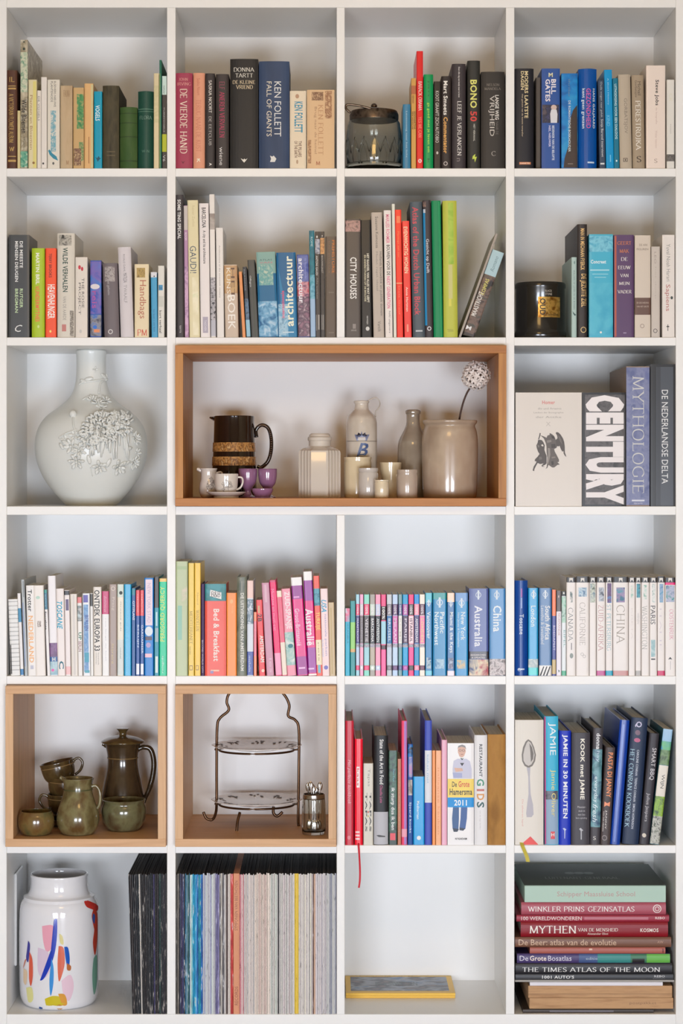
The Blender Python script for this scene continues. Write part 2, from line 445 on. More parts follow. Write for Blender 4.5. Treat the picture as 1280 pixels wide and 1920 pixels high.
def B(x0, x1, yt, col, look, items=(), k='p', b=None, d=None, yo=None, cat='book', name=None, rough=None, pg=None, base=None, cm=None, lab=None):
    r, cc = ST['r'], ST['c']; ST['n'] += 1
    base = base or RB[r]
    Y = 0.003 + random.random() * 0.004 if yo is None else yo
    kk = 1 + Y / CD
    b0, b1 = b if b else (x0, x1)
    lean = ((x0 - b0) + (x1 - b1)) / 2.0
    hpx = base - yt
    ang = math.atan2(lean, hpx)
    wpx = ((x1 - x0) + (b1 - b0)) / 2 * math.cos(ang) - 0.5
    w = wpx * U * kk
    h = hpx / math.cos(ang) * U * kk - abs(math.sin(ang)) * w * 0.5
    dep = d or min(0.30, max(0.11, h * 0.66))
    # a thick leaning book rests on one lower corner
    piv = b1 - 0.25 if lean > 0 else b0 + 0.25
    ox = -w if lean > 0 else 0.0
    lb = lab or '%s, %s from left, %s, %s compartment' % (look, ORD[ST['n'] - 1], ROWN[r], COLN[cc])
    if len(lb.split()) > 16: lb = '%s, %s in %s, %s compartment' % (look, ORD[ST['n'] - 1], ROWN[r], COLN[cc])
    root = thing(name or ('hardback_book' if k in 'hr' else 'boxed_book' if k == 'x' else 'paperback_book'), lb, cat,
                 (wx(piv, Y), Y, wz(base)), 'books in the %s, %s compartment' % (ROWN[r], COLN[cc]), (0, ang, 0))
    prof = spine_profile(w, k)
    c, p = book_mesh(w, h, dep, k, prof)
    for m_ in (c, p): m_.v = [(x + ox, y, z) for x, y, z in m_.v]
    rg = rough or (0.5 if k in 'hr' else 0.36)
    c.build('cover', cm or mat(tuple(col), rg, name='cover'), root)
    if k == 'x': p.build('inner_book', mat((60, 58, 58), 0.6, name='inner'), root)
    else: p.build('pages', pg or PAGES, root)
    tl = math.tan(ang)
    def fn(px, py, e):
        zl = (base - py) * U * kk
        u = (px - (b0 + lean * (base - py) / hpx)) * U * kk * (w / max(1e-6, w + 0.5 * U))
        u = min(max(u, 0.0), w)
        return (u + ox, prof(u) - e, min(h, max(0.0, zl / math.cos(ang))))
    S = Surf(fn, root); S.thr = max(1.2, wpx * 0.09) if k != 'x' else 0
    S.shear = lean / hpx
    def ex(ya, yb):  # the spine's own edges at that height
        ym = (ya + yb) / 2; o = b0 + lean * (base - ym) / hpx
        return o, o + wpx + 0.5
    for it in items:
        kd = it[0]
        if kd == 'T': S.text(*it[1:])
        elif kd == 'G': S.text(*it[1:], rough=0.3, metal=0.75)
        elif kd in 'bp':
            ya, yb = it[1], it[2]
            fullw = len(it) < 6 or it[4] is None
            mm = pic_mat(it[3], it[6] if len(it) > 6 else 70) if kd == 'p' else ink(it[3], rg)
            nm = 'spine_picture' if kd == 'p' else 'spine_band'
            if fullw and not b: xa, xb = ex(ya, yb); S.band(xa, xb, ya, yb, mm, nm, 8)
            elif fullw:  # follow the lean
                V = []; ny = 2; nx = 8
                for j in range(ny + 1):
                    y = ya + (yb - ya) * j / ny; o = b0 + lean * (base - y) / hpx
                    for i in range(nx + 1): V.append((o + (wpx + 0.5) * i / nx, y))
                F = [(j * (nx + 1) + i, (j + 1) * (nx + 1) + i, (j + 1) * (nx + 1) + i + 1, j * (nx + 1) + i + 1) for j in range(ny) for i in range(nx)]
                S.put(V, F, mm, nm)
            else: S.band(it[4], it[5], ya, yb, mm, nm)
        elif kd == 'D': S.disc(*it[1:])
        elif kd == 'O': S.ring(*it[1:])
        elif kd == 'P': S.poly(it[1], it[2])
        elif kd == 'LP':
            cx, cy, q = it[1:4]
            S.ring(cx, cy, q, q * 0.22, (225, 235, 245)); S.poly([(cx - q * .32, cy - q * 1.6), (cx + q * .32, cy - q * 1.6), (cx + q * .32, cy + q * 1.6), (cx - q * .32, cy + q * 1.6)], (225, 235, 245), 'emblem')
        elif kd == 'L':  # fine lines of small print: (text, xa, xb, ya, yb, colour, direction)
            S.text(*it[1:])
    return root, S
WT = (238, 234, 226); BK = (30, 28, 28); CR = (232, 224, 206)
# ---- top row, first compartment
cell(0, 0)
B(12.5, 32, 131, (84, 48, 32), 'dark brown hardback with gold lettering', [('G', 'A VICTORIAN FLOWER ALBUM', 16, 25.5, 175, 267, (222, 190, 120), 'ds'), ('b', 160, 161.5, (190, 155, 90), 15, 30), ('b', 164, 167, (190, 155, 90), 15, 30), ('G', 'IL', 17, 27, 144, 153, (222, 190, 120), 'hs'), ('G', 'W', 17, 27, 275, 283, (222, 190, 120), 'hs'), ('b', 292, 293.5, (190, 155, 90), 15, 30), ('b', 299, 303, (190, 155, 90), 15, 30)], 'h')
B(32.5, 38, 207, (216, 200, 148), 'thin plain straw-yellow booklet')
B(38, 52, 74, (218, 214, 194), 'tall pale nature guide with black title', [('p', 97, 172, [(150, 180, 150), (215, 215, 190), (95, 150, 120)], None, None, 90), ('T', 'Wilde Bloemen', 40, 50, 186, 249, BK, 'db'), ('p', 283, 313, [(40, 130, 110), (120, 180, 150), (225, 222, 200)], None, None, 90), ('D', 45, 78, 1.6, 1.6, (60, 70, 60)), ('D', 45, 91, 2.6, 2.6, (60, 70, 60)), ('T', 'Thieme', 44, 46.5, 255, 281, (80, 80, 70), 'd')], d=0.255, cm=pic_mat([(206, 196, 172), (150, 138, 112), (222, 216, 198)], 45))
B(53, 69, 149, (226, 214, 172), 'cream and yellow guide with brown print', [('b', 152, 314, (226, 214, 130), 62, 68), ('T', 'Planten en Bloemen', 56, 61, 178, 280, (170, 130, 80), 'd'), ('D', 63, 305, 2.4, 2.4, (150, 110, 60))])
B(69.5, 77, 169, (230, 222, 212), 'slim white booklet with grey capitals', [('T', 'DE VOGELS', 71, 74.5, 180, 226, (110, 110, 104), 'd')])
B(77, 88, 144, (233, 226, 218), 'plain white paperback with dot at foot', [('D', 81, 306, 1.8, 2, (60, 60, 60))])
B(88.5, 112, 149, (229, 222, 208), 'white bird guide with blue kingfisher drawing', [('T', 'ELSEVIERS NIEUWE', 101, 105, 152, 200, (70, 66, 60), 'd'), ('T', 'PLANTENGIDS', 95, 99, 152, 191, (70, 66, 60), 'd'), ('p', 207, 284, [(229, 222, 208), (90, 165, 185), (229, 222, 208)], 95, 105, 140), ('P', [(90, 282), (93, 290), (100, 297), (109, 301), (106, 293), (98, 287), (93, 280)], (50, 140, 165)), ('D', 100, 306, 2, 2.6, (90, 90, 86))])
B(113, 136, 160, (192, 166, 130), 'plain tan paperback with worn spine', [('T', 'FAUNA', 119, 131, 168, 181, (150, 120, 86), 'hs'), ('T', 'M', 124, 129, 300, 308, (150, 110, 70), 'hs')], cm=ramp_mat('worn_tan', [(182, 154, 118), (200, 174, 138), (186, 168, 136)], (30, 30, 8), 4, .6))
B(137, 157.5, 164, (206, 170, 118), 'tan paperback with green plant drawings', [('p', 176, 241, [(206, 170, 118), (80, 150, 92), (60, 120, 78)], 144, 157, 110), ('p', 266, 302, [(206, 176, 130), (90, 140, 84), (206, 176, 130)], 148, 157, 120), ('p', 278, 310, [(206, 176, 130), (110, 70, 60), (206, 176, 130)], 138, 152, 130)])
B(158, 175, 156, (228, 182, 124), 'orange-tan paperback with plain spine', [('b', 158, 314, (206, 200, 150), 171, 174.5), ('b', 256, 306, (165, 110, 70), 165.8, 167.2)])
B(176, 191.5, 171, (0, 156, 188), 'turquoise bird paperback with white title', [('T', 'VOGELS', 178.5, 187, 197, 226, (232, 244, 246), 'db'), ('P', [(178, 294), (182, 296), (185, 292), (187, 296), (190, 296), (186, 299), (183, 303), (181, 298)], (0, 82, 104))])
B(192, 223, 160, (66, 58, 38), 'thick dark olive hardback with worn spine', [('b', 283, 285, (96, 84, 56), 200, 216), ('b', 290, 292, (96, 84, 56), 200, 216)], 'h', d=0.19, cm=ramp_mat('worn_olive', [(44, 38, 22), (76, 68, 44), (56, 50, 32)], (70, 70, 14), 4, .65, bump=.3))
B(224, 257, 200, (60, 88, 40), 'short moss green cloth hardback', [('b', 211, 212.5, (40, 64, 26)), ('b', 229, 230.5, (40, 64, 26)), ('b', 255, 256.5, (40, 64, 26)), ('b', 300, 302, (40, 64, 26))], 'r', cm=ramp_mat('moss_cloth', [(52, 84, 34), (70, 96, 46)], (40, 40, 10), 4, .7))
B(258, 287.5, 170, (22, 74, 60), 'bottle green cloth hardback with silver title', [('T', 'FLORA', 261, 285, 216, 223, (120, 150, 136), 'hs'), ('b', 203, 204.3, (100, 140, 120)), ('b', 207.5, 208.5, (100, 140, 120)), ('T', 'W-N', 265, 280, 280, 285, (90, 130, 112), 'hs')], 'r')
B(288, 298, 137, (222, 206, 166), 'narrow cream booklet beside dark green book', [('p', 160, 230, [(222, 206, 166), (206, 196, 150), (222, 206, 166)], None, None, 60)])
B(298.5, 303, 112, (28, 108, 84), 'very thin tall dark green book', [('b', 137, 314, (170, 200, 130), 298.8, 300)], 'h', d=0.22)
B(303.5, 312.5, 142, (66, 62, 62), 'slim book in mint, charcoal and lime bands', [('b', 142, 177, (205, 228, 220)), ('T', 'natuur', 306, 309, 160, 176, (60, 70, 70), 'd'), ('b', 251, 284, (184, 190, 48)), ('T', 'TUINVOGELS', 306.5, 308.5, 200, 247, (205, 205, 205), 'd'), ('T', 'V6', 305, 310, 290, 302, (200, 200, 200), 'd')])
# ---- top row, second compartment
cell(0, 1)
B(329, 361, 136, (166, 58, 84), 'crimson hardback with cream vertical title', [('T', 'JOHN', 335, 352, 145, 151, (225, 160, 150), 'hs'), ('T', 'IRVING', 332, 358, 153.5, 159.5, (225, 160, 150), 'hs'), ('T', 'DE VIERDE HAND', 337, 351, 166, 287, (240, 220, 200), 'ds'), ('P', [(339, 301), (343, 303), (347, 301), (344, 304.5), (343, 307), (342, 304.5)], (110, 30, 50))], 'h')
B(362, 384, 136, (228, 158, 126), 'peach hardback with faint coral title', [('T', 'Saskia Noort', 369, 375, 146, 178, (200, 110, 84), 'd'), ('T', 'Terug naar de kust', 367, 377, 186, 284, (212, 130, 104), 'ds'), ('T', 'K', 369, 375, 297, 304, (245, 240, 215), 'dk')], 'h')
B(384.5, 402.5, 137, (54, 47, 47), 'charcoal hardback with small white capitals', [('T', 'SASKIA NOORT', 391, 397, 150, 211, WT, 'dbs'), ('T', 'DE EETCLUB', 391, 396.5, 218, 272, (180, 176, 172), 'dbs'), ('T', 'A', 392, 397, 305, 310, WT, 'db')], 'h')
B(404, 429, 138, (60, 52, 50), 'charcoal hardback with magenta title', [('T', 'ELF', 411, 421, 152, 167, (150, 70, 90), 'ds'), ('T', 'ANEREN VERVALEN', 411, 421, 171, 257, (186, 48, 92), 'dsb'), ('T', 'wiene', 411, 418, 275, 309, (222, 218, 214), 'd')], 'h')
B(431, 484, 110, (30, 27, 25), 'thick tall black hardback with white title at top', [('T', 'DONNA', 438, 477, 126, 134, (225, 220, 208), 'hs'), ('T', 'TARTT', 441, 474, 137, 145, (225, 220, 208), 'hs'), ('T', 'DE KLEINE', 436, 478, 150, 157, (225, 205, 170), 'hs'), ('T', 'VRIEND', 442, 474, 159, 166.5, (225, 205, 170), 'hs'), ('P', [(451, 296.5), (456, 299), (458, 297), (460, 299), (464, 296.5), (460, 302), (457.5, 304.5), (455, 302)], (226, 222, 210))], 'h', d=0.18)
B(485, 542.5, 114, (46, 66, 100), 'thick navy hardback with two white title lines', [('T', 'KEN FOLLETT', 514, 527, 152, 255, (232, 232, 228), 'd'), ('T', 'FALL OF GIANTS', 499.5, 509, 152, 255, (232, 222, 200), 'd'), ('P', [(506, 291), (510, 293), (513, 291), (518, 297), (515, 303), (506, 303), (508, 297)], (228, 226, 220))], 'h', d=0.17, cm=ramp_mat('navy_cloth', [(40, 60, 92), (54, 74, 108)], (30, 30, 8), 2, .5))
B(543, 574, 170, (234, 218, 192), 'cream paperback with teal author lettering', [('D', 557, 180, 3.6, 4.2, (190, 150, 120)), ('T', 'KEN FOLLETT', 551.5, 567.5, 190, 248, (70, 150, 178), 'dk'), ('T', 'THE PILLARS', 559, 565.5, 264, 294, (110, 74, 54), 'db'), ('T', 'OF THE EARTH', 551.5, 557.5, 264, 295, (110, 74, 54), 'db'), ('D', 557, 303, 2, 4, (190, 160, 130))], d=0.12)
B(575, 627, 168, (224, 188, 146), 'thick tan paperback with pale title and brown vignettes', [('p', 172, 188, [(224, 188, 146), (120, 80, 60), (224, 188, 146)], 584, 606, 130), ('p', 170, 222, [(224, 188, 146), (150, 100, 70), (224, 188, 146)], 609, 622, 120), ('T', 'KEN FOLLETT', 596, 606, 196, 290, (196, 146, 106), 'ds'), ('T', 'Brug naar de hemel', 588, 594, 200, 288, (176, 134, 104), 'd'), ('p', 262, 306, [(224, 188, 146), (160, 112, 78), (224, 188, 146)], 577, 583, 130), ('T', 'M', 592, 600, 302, 309, (170, 90, 60), 'hs')], d=0.115)
# ---- top row, third compartment
cell(0, 2)
B(755, 769.5, 195, (64, 132, 168), 'glossy steel-blue paperback beside the glass jar', [('T', 'Levensweg naar het licht', 760, 763.5, 208, 295, (170, 205, 220), 'd')], k='h', rough=.3)
B(770.5, 780, 146, (214, 162, 84), 'amber paperback with dark brown title block', [('b', 160, 176, (186, 108, 70)), ('T', 'HERMANN', 772, 776, 178, 193, (120, 60, 40), 'd'), ('T', 'SIDDHARTHA', 775.5, 779, 208, 242, (70, 40, 20), 'db'), ('T', 'EEN INDISCHE', 771.8, 774.5, 209, 242, (70, 40, 20), 'db')])
B(780.5, 793, 95, (228, 30, 38), 'tall bright red paperback with white capitals', [('T', 'BARACK OBAMA', 784, 791, 152, 207, (246, 226, 220), 'dsb'), ('T', 'YES WE CAN', 784, 790.5, 218, 257, (250, 150, 130), 'ds'), ('D', 787, 301, 3.6, 3.8, (250, 225, 220)), ('T', 'B', 785.4, 789, 299, 303, (228, 30, 38), 'hk')], rough=.3)
B(794, 812, 139, (0, 152, 84), 'bright green hardback with lime lettering', [('T', 'ga goed met je leven om', 800, 806, 192, 285, (160, 222, 84), 'db'), ('T', 'jan', 801, 805, 150, 180, (0, 110, 60), 'd'), ('T', 'k', 801, 805, 297, 306, (0, 90, 50), 'd')], 'h', rough=.35)
B(813, 826.5, 152, (38, 33, 32), 'slim black book with thin white capitals', [('T', 'KOOT GRAAFT ZICH AUTOBIO', 816, 822.5, 170, 267, (214, 210, 204), 'd'), ('D', 819.5, 286, 2, 2.8, (190, 186, 180))])
B(827, 846, 142, (46, 36, 34), 'black book with white and amber bold title', [('T', 'Mart Smeets', 831, 839, 151, 215, WT, 'dk'), ('T', 'Commentator', 831, 839, 219, 287, (238, 178, 92), 'dk'), ('O', 835, 306, 4, 1.4, (190, 180, 176))], 'h')
B(847, 873, 119, (56, 48, 52), 'dark plum hardback with white roman capitals', [('T', 'Door elke dag een beetje meer te leven', 858, 862, 125, 182, (220, 216, 212), 'db'), ('T', 'LEEF JE VERLANGEN', 856.5, 865, 189, 291, (236, 232, 226), 'ds'), ('T', 'n', 856, 862, 296, 302, (130, 120, 120), 'd')], 'h')
B(876, 900, 113, (42, 42, 38), 'black hardback with large yellow name', [('T', 'BONO', 881, 894, 149, 202, (228, 226, 120), 'dk'), ('T', '50', 881, 894, 208, 227, (216, 64, 58), 'dk'), ('T', 'HET VERHAAL', 887, 890.5, 232, 264, (190, 190, 180), 'db'), ('P', [(886, 292), (891, 288), (890, 294), (894, 293), (890, 304), (889, 297), (885, 298)], (200, 216, 80))], 'h')
B(901.5, 946, 134, (44, 39, 35), 'thick black-brown hardback with white title', [('T', 'NELSON', 912, 936, 156, 161, (130, 122, 112), 'hs'), ('T', 'MANDELA', 908, 939, 163.5, 168.5, (130, 122, 112), 'hs'), ('T', 'LANGE WEG', 928, 935, 178, 224, WT, 'db'), ('T', 'NAAR DE', 929, 934, 228, 252, (110, 104, 98), 'd'), ('T', 'VRIJHEID', 915, 926.5, 179, 255, (206, 200, 192), 'd'), ('T', 'C', 921, 929, 283, 292, (170, 164, 156), 'hs')], 'h')
# ---- top row, fourth compartment
cell(0, 3)
B(964.5, 1000.5, 128, (18, 18, 30), 'thick black hardback with cream block title', [('T', 'MODERS LAATSTE', 983, 990, 133, 221, (226, 208, 160), 'dk'), ('T', 'DAGEN', 976, 982, 133, 168, (226, 208, 160), 'dk'), ('T', 'Het geheim van de laatste tempelier', 977, 980.5, 176, 256, (200, 180, 150), 'db'), ('b', 303.5, 308, (216, 130, 84), 973, 995), ('T', 'KARAKTER', 975, 993, 304.3, 307.2, (240, 230, 210), 'hb')], 'h')
B(1004, 1013.5, 143, (88, 80, 74), 'thin grey-brown book', [('b', 145, 314, (64, 58, 56), 1004.2, 1006.5)], yo=0.02)
B(1015, 1049.5, 128, (44, 86, 160), 'blue paperback with bold white name and portrait', [('T', 'M', 1028, 1036, 136, 144, (230, 226, 190), 'hk'), ('T', 'BILL', 1033, 1042, 148, 176, (244, 236, 238), 'dk'), ('T', 'GATES', 1022, 1031, 148, 190, (244, 236, 238), 'dk'), ('p', 196, 230, [(70, 70, 110), (40, 44, 66), (90, 80, 90)], 1016, 1048, 100), ('D', 1038, 201, 5.5, 5, (214, 190, 180)), ('P', [(1033, 205), (1043, 205), (1045, 214), (1044, 230), (1032, 230), (1031, 213)], (222, 222, 228)), ('T', 'BEDENKER VAN DE BELOFTE', 1034.5, 1039, 235, 300, (214, 226, 240), 'dk'), ('T', 'NEE, NIEUWER', 1027.5, 1032, 235, 275, (214, 214, 240), 'dk')], d=.13)
B(1052, 1083, 137, (0, 118, 196), 'blue and brown picture spine with white capitals', [('p', 139, 312, [(0, 90, 170), (0, 130, 205), (40, 160, 215)], None, None, 30), ('P', [(1082, 196), (1074, 206), (1068, 225), (1066, 270), (1058, 296), (1056, 314), (1082.5, 314)], (64, 50, 44)), ('T', 'DE ROMANTISCHE BOEKHOUDER', 1065, 1069.5, 188, 284, (210, 220, 220), 'db'), ('T', 'thriller', 1065, 1068.5, 147, 182, (110, 140, 160), 'd'), ('b', 306, 307, (160, 150, 140), 1064, 1074)])
B(1084.5, 1119, 128, (4, 84, 166), 'glossy blue hardback with white and pink title', [('T', 'HANS GALJAARD', 1110, 1115.5, 165, 240, (222, 232, 236), 'db'), ('T', 'GEZONDHEID', 1098.5, 1107.5, 165, 240, (206, 92, 164), 'db'), ('T', 'kent geen grenzen', 1089.5, 1096.5, 165, 240, (222, 236, 246), 'db'), ('b', 302.5, 305.5, (200, 220, 240), 1101, 1114)], 'r', rough=.3)
B(1120.5, 1132, 150, (54, 72, 96), 'slate-blue book with white serif sentence', [('T', 'Oude wegen naar geluk', 1124.5, 1129, 153, 220, (190, 198, 204), 'd'), ('T', 'Sonja Barend interviewt', 1125.5, 1131, 223, 294, (224, 228, 230), 'd'), ('b', 305, 308, (220, 224, 226), 1125, 1133)], b=(1123.5, 1135))
B(1132, 1147, 130, (0, 152, 214), 'bright cyan paperback with white print', [('T', 'A Short History', 1138, 1141, 146, 196, (190, 230, 245), 'd'), ('T', 'KIND', 1137, 1143, 216, 236, (120, 205, 240), 'd'), ('b', 290, 303, (120, 205, 240), 1143, 1145)], b=(1136, 1151), rough=.3)
B(1148, 1158, 146, (0, 118, 148), 'slim teal book with white capitals', [('T', 'UITNODIGING VOOR EEN DIALOOG', 1152, 1156.5, 157, 260, (206, 232, 236), 'db'), ('D', 1155.5, 301, 1.5, 2, (220, 240, 240))], b=(1151, 1161))
B(1158.5, 1181.5, 139, (190, 176, 156), 'taupe hardback with dark faint capitals', [('T', 'GORBATSJOV', 1168, 1176, 184, 250, (140, 128, 116), 'd'), ('b', 296, 303, (70, 58, 46), 1168, 1176), ('b', 297, 302, (190, 176, 156), 1169, 1175), ('D', 1172, 299.5, 1.2, 1.8, (70, 58, 46))], 'h', b=(1162, 1185))
B(1183.5, 1206.5, 140, (168, 150, 126), 'brown-grey hardback with large white serif title', [('T', 'Michail', 1195, 1201, 152, 178, (90, 76, 62), 'd'), ('T', 'Gorbatsjov', 1188.5, 1194, 150, 182, (90, 76, 62), 'd'), ('T', 'PERESTROJKA', 1190.5, 1201, 188, 281, (236, 230, 218), 'ds'), ('T', 'S', 1193, 1202, 292, 304, (70, 58, 48), 'hs')], 'h', b=(1186, 1209))
B(1211, 1247, 122, (240, 224, 212), 'cream-pink thick paperback with black bold name', [('T', 'Steve Jobs', 1226.5, 1235, 149, 197, (48, 42, 40), 'db'), ('T', 'de biografie', 1228, 1232, 201, 232, (205, 180, 168), 'd'), ('T', 'Walter Isaacson', 1228, 1232, 244, 277, (210, 186, 176), 'd'), ('T', 'S', 1226, 1232, 297, 305, (160, 140, 130), 'hs')])
B(1249.5, 1264, 149, (230, 227, 219), 'off-white paperback with small dark photo at foot', [('p', 289, 302, [(40, 38, 38), (120, 116, 112), (60, 56, 56)], None, None, 150), ('T', 'CK', 1254, 1260, 175, 190, (226, 222, 200), 'd'), ('T', 'essays', 1255, 1258, 232, 250, (190, 186, 180), 'd')])
# ---- second row, first compartment
cell(1, 0)
B(16, 55, 440, (72, 74, 76), 'thick dark grey paperback with white and green title', [('T', 'DE MEESTE', 37, 43, 452, 502, (240, 240, 238), 'db'), ('T', 'MENSEN DEUGEN', 28, 34, 452, 528, (240, 240, 238), 'db'), ('T', 'RUTGER', 37, 43, 541, 577, (198, 220, 176), 'db'), ('T', 'BREGMAN', 28, 34, 541, 586, (198, 220, 176), 'db'), ('T', 'C', 28, 42, 609, 622, (230, 230, 228), 'hi')], d=.14)
B(59, 83.5, 465, (176, 202, 44), 'lime green paperback with white and coral title', [('T', 'MARTIN BRIL', 67, 74, 474, 533, (244, 246, 226), 'dk'), ('T', 'VLINDERMYTHES', 66, 74, 536, 603, (240, 112, 70), 'dk'), ('D', 72, 612, 2, 3, (210, 226, 140))], k='h', d=.13)
B(85, 105.5, 465, (250, 88, 48), 'orange-red paperback with heavy white title', [('T', 'TERRY BROOKS', 91.5, 97, 475, 520, (110, 40, 30), 'db'), ('T', 'HEAVENHUNGER', 89, 103, 533, 597, (250, 240, 234), 'dk'), ('D', 94.5, 621, 2, 2.4, (250, 220, 120))], d=.13)
B(107, 140, 437, (220, 213, 200), 'pale hardback with bear picture and green title', [('p', 440, 460, [(60, 58, 52), (190, 184, 172), (100, 96, 90)], 110, 134, 90), ('T', 'WILDE VERHALEN', 117.5, 127, 464, 547, (30, 70, 58), 'db'), ('T', 'VAN DE AARDE', 118, 124, 555, 600, (160, 154, 146), 'd'), ('b', 608, 621, (200, 130, 124), 116, 124), ('p', 582, 630, [(220, 213, 200), (120, 112, 104), (220, 213, 200)], 131, 138, 100)], 'h', d=.18)
B(141, 164, 482, (230, 221, 210), 'white novel with red mark and narrow grey capitals', [('D', 149, 501, 2.6, 4, (206, 50, 66)), ('D', 154, 504, 2.2, 4, (206, 50, 66)), ('T', 'THE ROSIE', 153, 158, 521, 577, (96, 90, 84), 'd'), ('T', 'PROJECT', 146, 151.5, 530, 590, (96, 90, 84), 'd'), ('D', 151, 621, 2.4, 3.4, (200, 196, 190))])
B(169, 190, 488, (48, 88, 176), 'blue and violet picture-spine paperback', [('p', 490, 588, [(40, 84, 180), (120, 100, 180), (60, 120, 200)], None, None, 40), ('D', 178, 537, 9, 5, (226, 218, 220)), ('T', 'reis', 172, 182, 545, 578, (170, 80, 160), 'db'), ('p', 590, 630, [(70, 70, 90), (140, 140, 150), (60, 110, 190)], None, None, 80), ('D', 178, 613, 4, 3.4, (40, 110, 210)), ('b', 617, 623, (230, 140, 90), 176, 187)])
B(192, 220, 493, (112, 102, 106), 'grey-mauve hardback leaning left', [('p', 500, 528, [(112, 102, 106), (180, 172, 170), (90, 80, 84)], 196, 215, 110), ('T', 'het geheim', 200, 206, 525, 553, (180, 176, 176), 'd'), ('O', 207, 622, 4.5, 1.4, (220, 216, 214))], 'h', b=(195.5, 224))
B(221, 245, 463, (216, 209, 212), 'tall pale lilac-grey hardback leaning left', [('T', 'ROALD DAHL', 231, 234.5, 477, 510, (130, 126, 130), 'd'), ('T', 'MATILDA', 231, 238, 512, 530, (110, 106, 110), 'd'), ('T', 'TWAALF', 232, 238, 534, 568, (160, 154, 156), 'd')], 'h', b=(226, 251), d=.18)
B(252, 279, 495, (234, 217, 180), 'cream paperback with red-brown serif title', [('p', 502, 520, [(120, 96, 50), (190, 160, 90), (90, 70, 40)], 256, 272, 90), ('T', 'Handbags', 258, 274, 525, 597, (186, 110, 84), 'd'), ('T', 'PM', 257, 276, 617, 629, (210, 80, 60), 'hs')])
B(282, 294, 510, (70, 162, 206), 'narrow sky-blue paperback with white top', [('b', 510, 520, (222, 224, 230)), ('D', 289, 518, 1.2, 1.4, (40, 40, 50)), ('T', 'het leven is een feest', 287.5, 290.5, 580, 622, (30, 90, 140), 'd')], b=(284, 295.5))
B(296, 308, 498, (226, 223, 214), 'white paperback with small blue block', [('b', 534, 544, (70, 150, 196), 297, 305), ('T', 'blauw', 298, 304, 536, 542, (30, 80, 120), 'h'), ('T', 'kort verhaal', 298.5, 303, 582, 624, (70, 70, 66), 'db'), ('b', 555, 575, (206, 206, 196), 297, 306)])
# ---- second row, second compartment
cell(1, 1)
B(329.5, 343.5, 365, (64, 58, 60), 'tall charcoal hardback with white vertical title', [('T', 'SOME TING SPECIAL', 332.5, 339, 374, 448, (232, 230, 228), 'dk'), ('T', 'terra', 336.5, 340, 610, 624, (190, 186, 186), 'd')], 'h', b=(331, 346))
B(344, 351.5, 385, (186, 142, 178), 'thin mauve book with grey top half', [('b', 386, 431, (204, 194, 190)), ('T', 'ROOM', 346, 350, 436, 450, (240, 230, 236), 'd'), ('p', 500, 630, [(186, 142, 178), (216, 176, 206), (150, 110, 150)], None, None, 60)], b=(346.5, 354))
B(352, 371, 375, (230, 219, 178), 'tall pale yellow paperback with thin dark title', [('T', 'Rainer Zerbst', 360, 365, 385, 425, (210, 196, 150), 'd'), ('T', 'GAUDI!', 356, 368, 461, 512, (84, 96, 110), 'd'), ('p', 520, 628, [(232, 222, 184), (244, 236, 206), (214, 220, 170)], 361, 372, 25)], b=(355, 376))
B(372, 391, 381, (238, 230, 228), 'tall white paperback with black condensed title', [('T', 'BARCELONA', 378, 386, 389, 427, (40, 38, 38), 'db'), ('T', 'A city and its architecture', 379, 386, 432, 494, (70, 66, 66), 'db'), ('b', 594, 624, (178, 170, 186), 380, 390), ('T', 'TASCHEN', 383, 387, 600, 620, (230, 226, 232), 'd')], b=(376, 393.5))
B(392, 402, 364, (236, 230, 224), 'tall white book with black and white photo strips', [('p', 400, 430, [(150, 138, 132), (190, 180, 172), (120, 110, 106)], None, None, 30), ('p', 520, 600, [(40, 40, 44), (200, 196, 200), (60, 60, 66)], None, None, 160), ('b', 600, 630, (186, 186, 196))], b=(395, 405))
B(404, 418, 427, (236, 231, 226), 'plain white paperback with fine grey line of print', [('T', 'Architecture of the twentieth century', 410, 413, 460, 558, (120, 114, 112), 'd')], b=(406.5, 420))
B(419, 444.5, 496, (206, 186, 166), 'brown-to-beige book with big white capitals', [('p', 498, 550, [(206, 150, 92), (190, 150, 110), (214, 176, 120)], None, None, 25), ('T', 'HET', 433, 440, 502, 560, (110, 80, 60), 'd'), ('T', 'KUNST', 424.5, 432, 502, 562, (240, 230, 214), 'd'), ('T', 'BOEK', 427, 441, 553, 618, (246, 240, 232), 'd')], b=(422, 446.5))
B(447, 453.5, 509, (232, 152, 94), 'thin orange booklet leaning left', [('b', 512, 629, (210, 120, 60), 447, 448)], b=(454.5, 460.5))
B(454.5, 462.5, 500, (44, 50, 60), 'thin dark book with pale blue foot', [('p', 560, 600, [(40, 46, 56), (100, 130, 160), (30, 30, 36)], None, None, 90), ('b', 600, 631, (150, 196, 216)), ('T', 'BRASSERIE', 457, 460, 505, 545, (130, 140, 150), 'd')], b=(462, 470))
B(463.5, 477.5, 487, (72, 74, 72), 'dark grey book with small white word', [('T', 'Offagna', 467, 471, 517, 538, (220, 220, 218), 'd'), ('b', 520, 631, (60, 70, 62), 475, 477)], b=(471, 485))
B(478.5, 516, 472, (0, 104, 150), 'thick teal picture-spine atlas', [('b', 472, 513, (132, 172, 164)), ('T', 'ATLAS', 486, 510, 486, 489, (60, 100, 96), 'h'), ('T', 'VAN', 486, 510, 491, 494, (200, 120, 130), 'h'), ('p', 497, 535, [(206, 214, 190), (90, 160, 160), (170, 196, 180)], 485, 512, 90), ('p', 565, 631, [(0, 96, 150), (110, 170, 206), (190, 216, 232)], None, None, 70)], b=(485.5, 520))
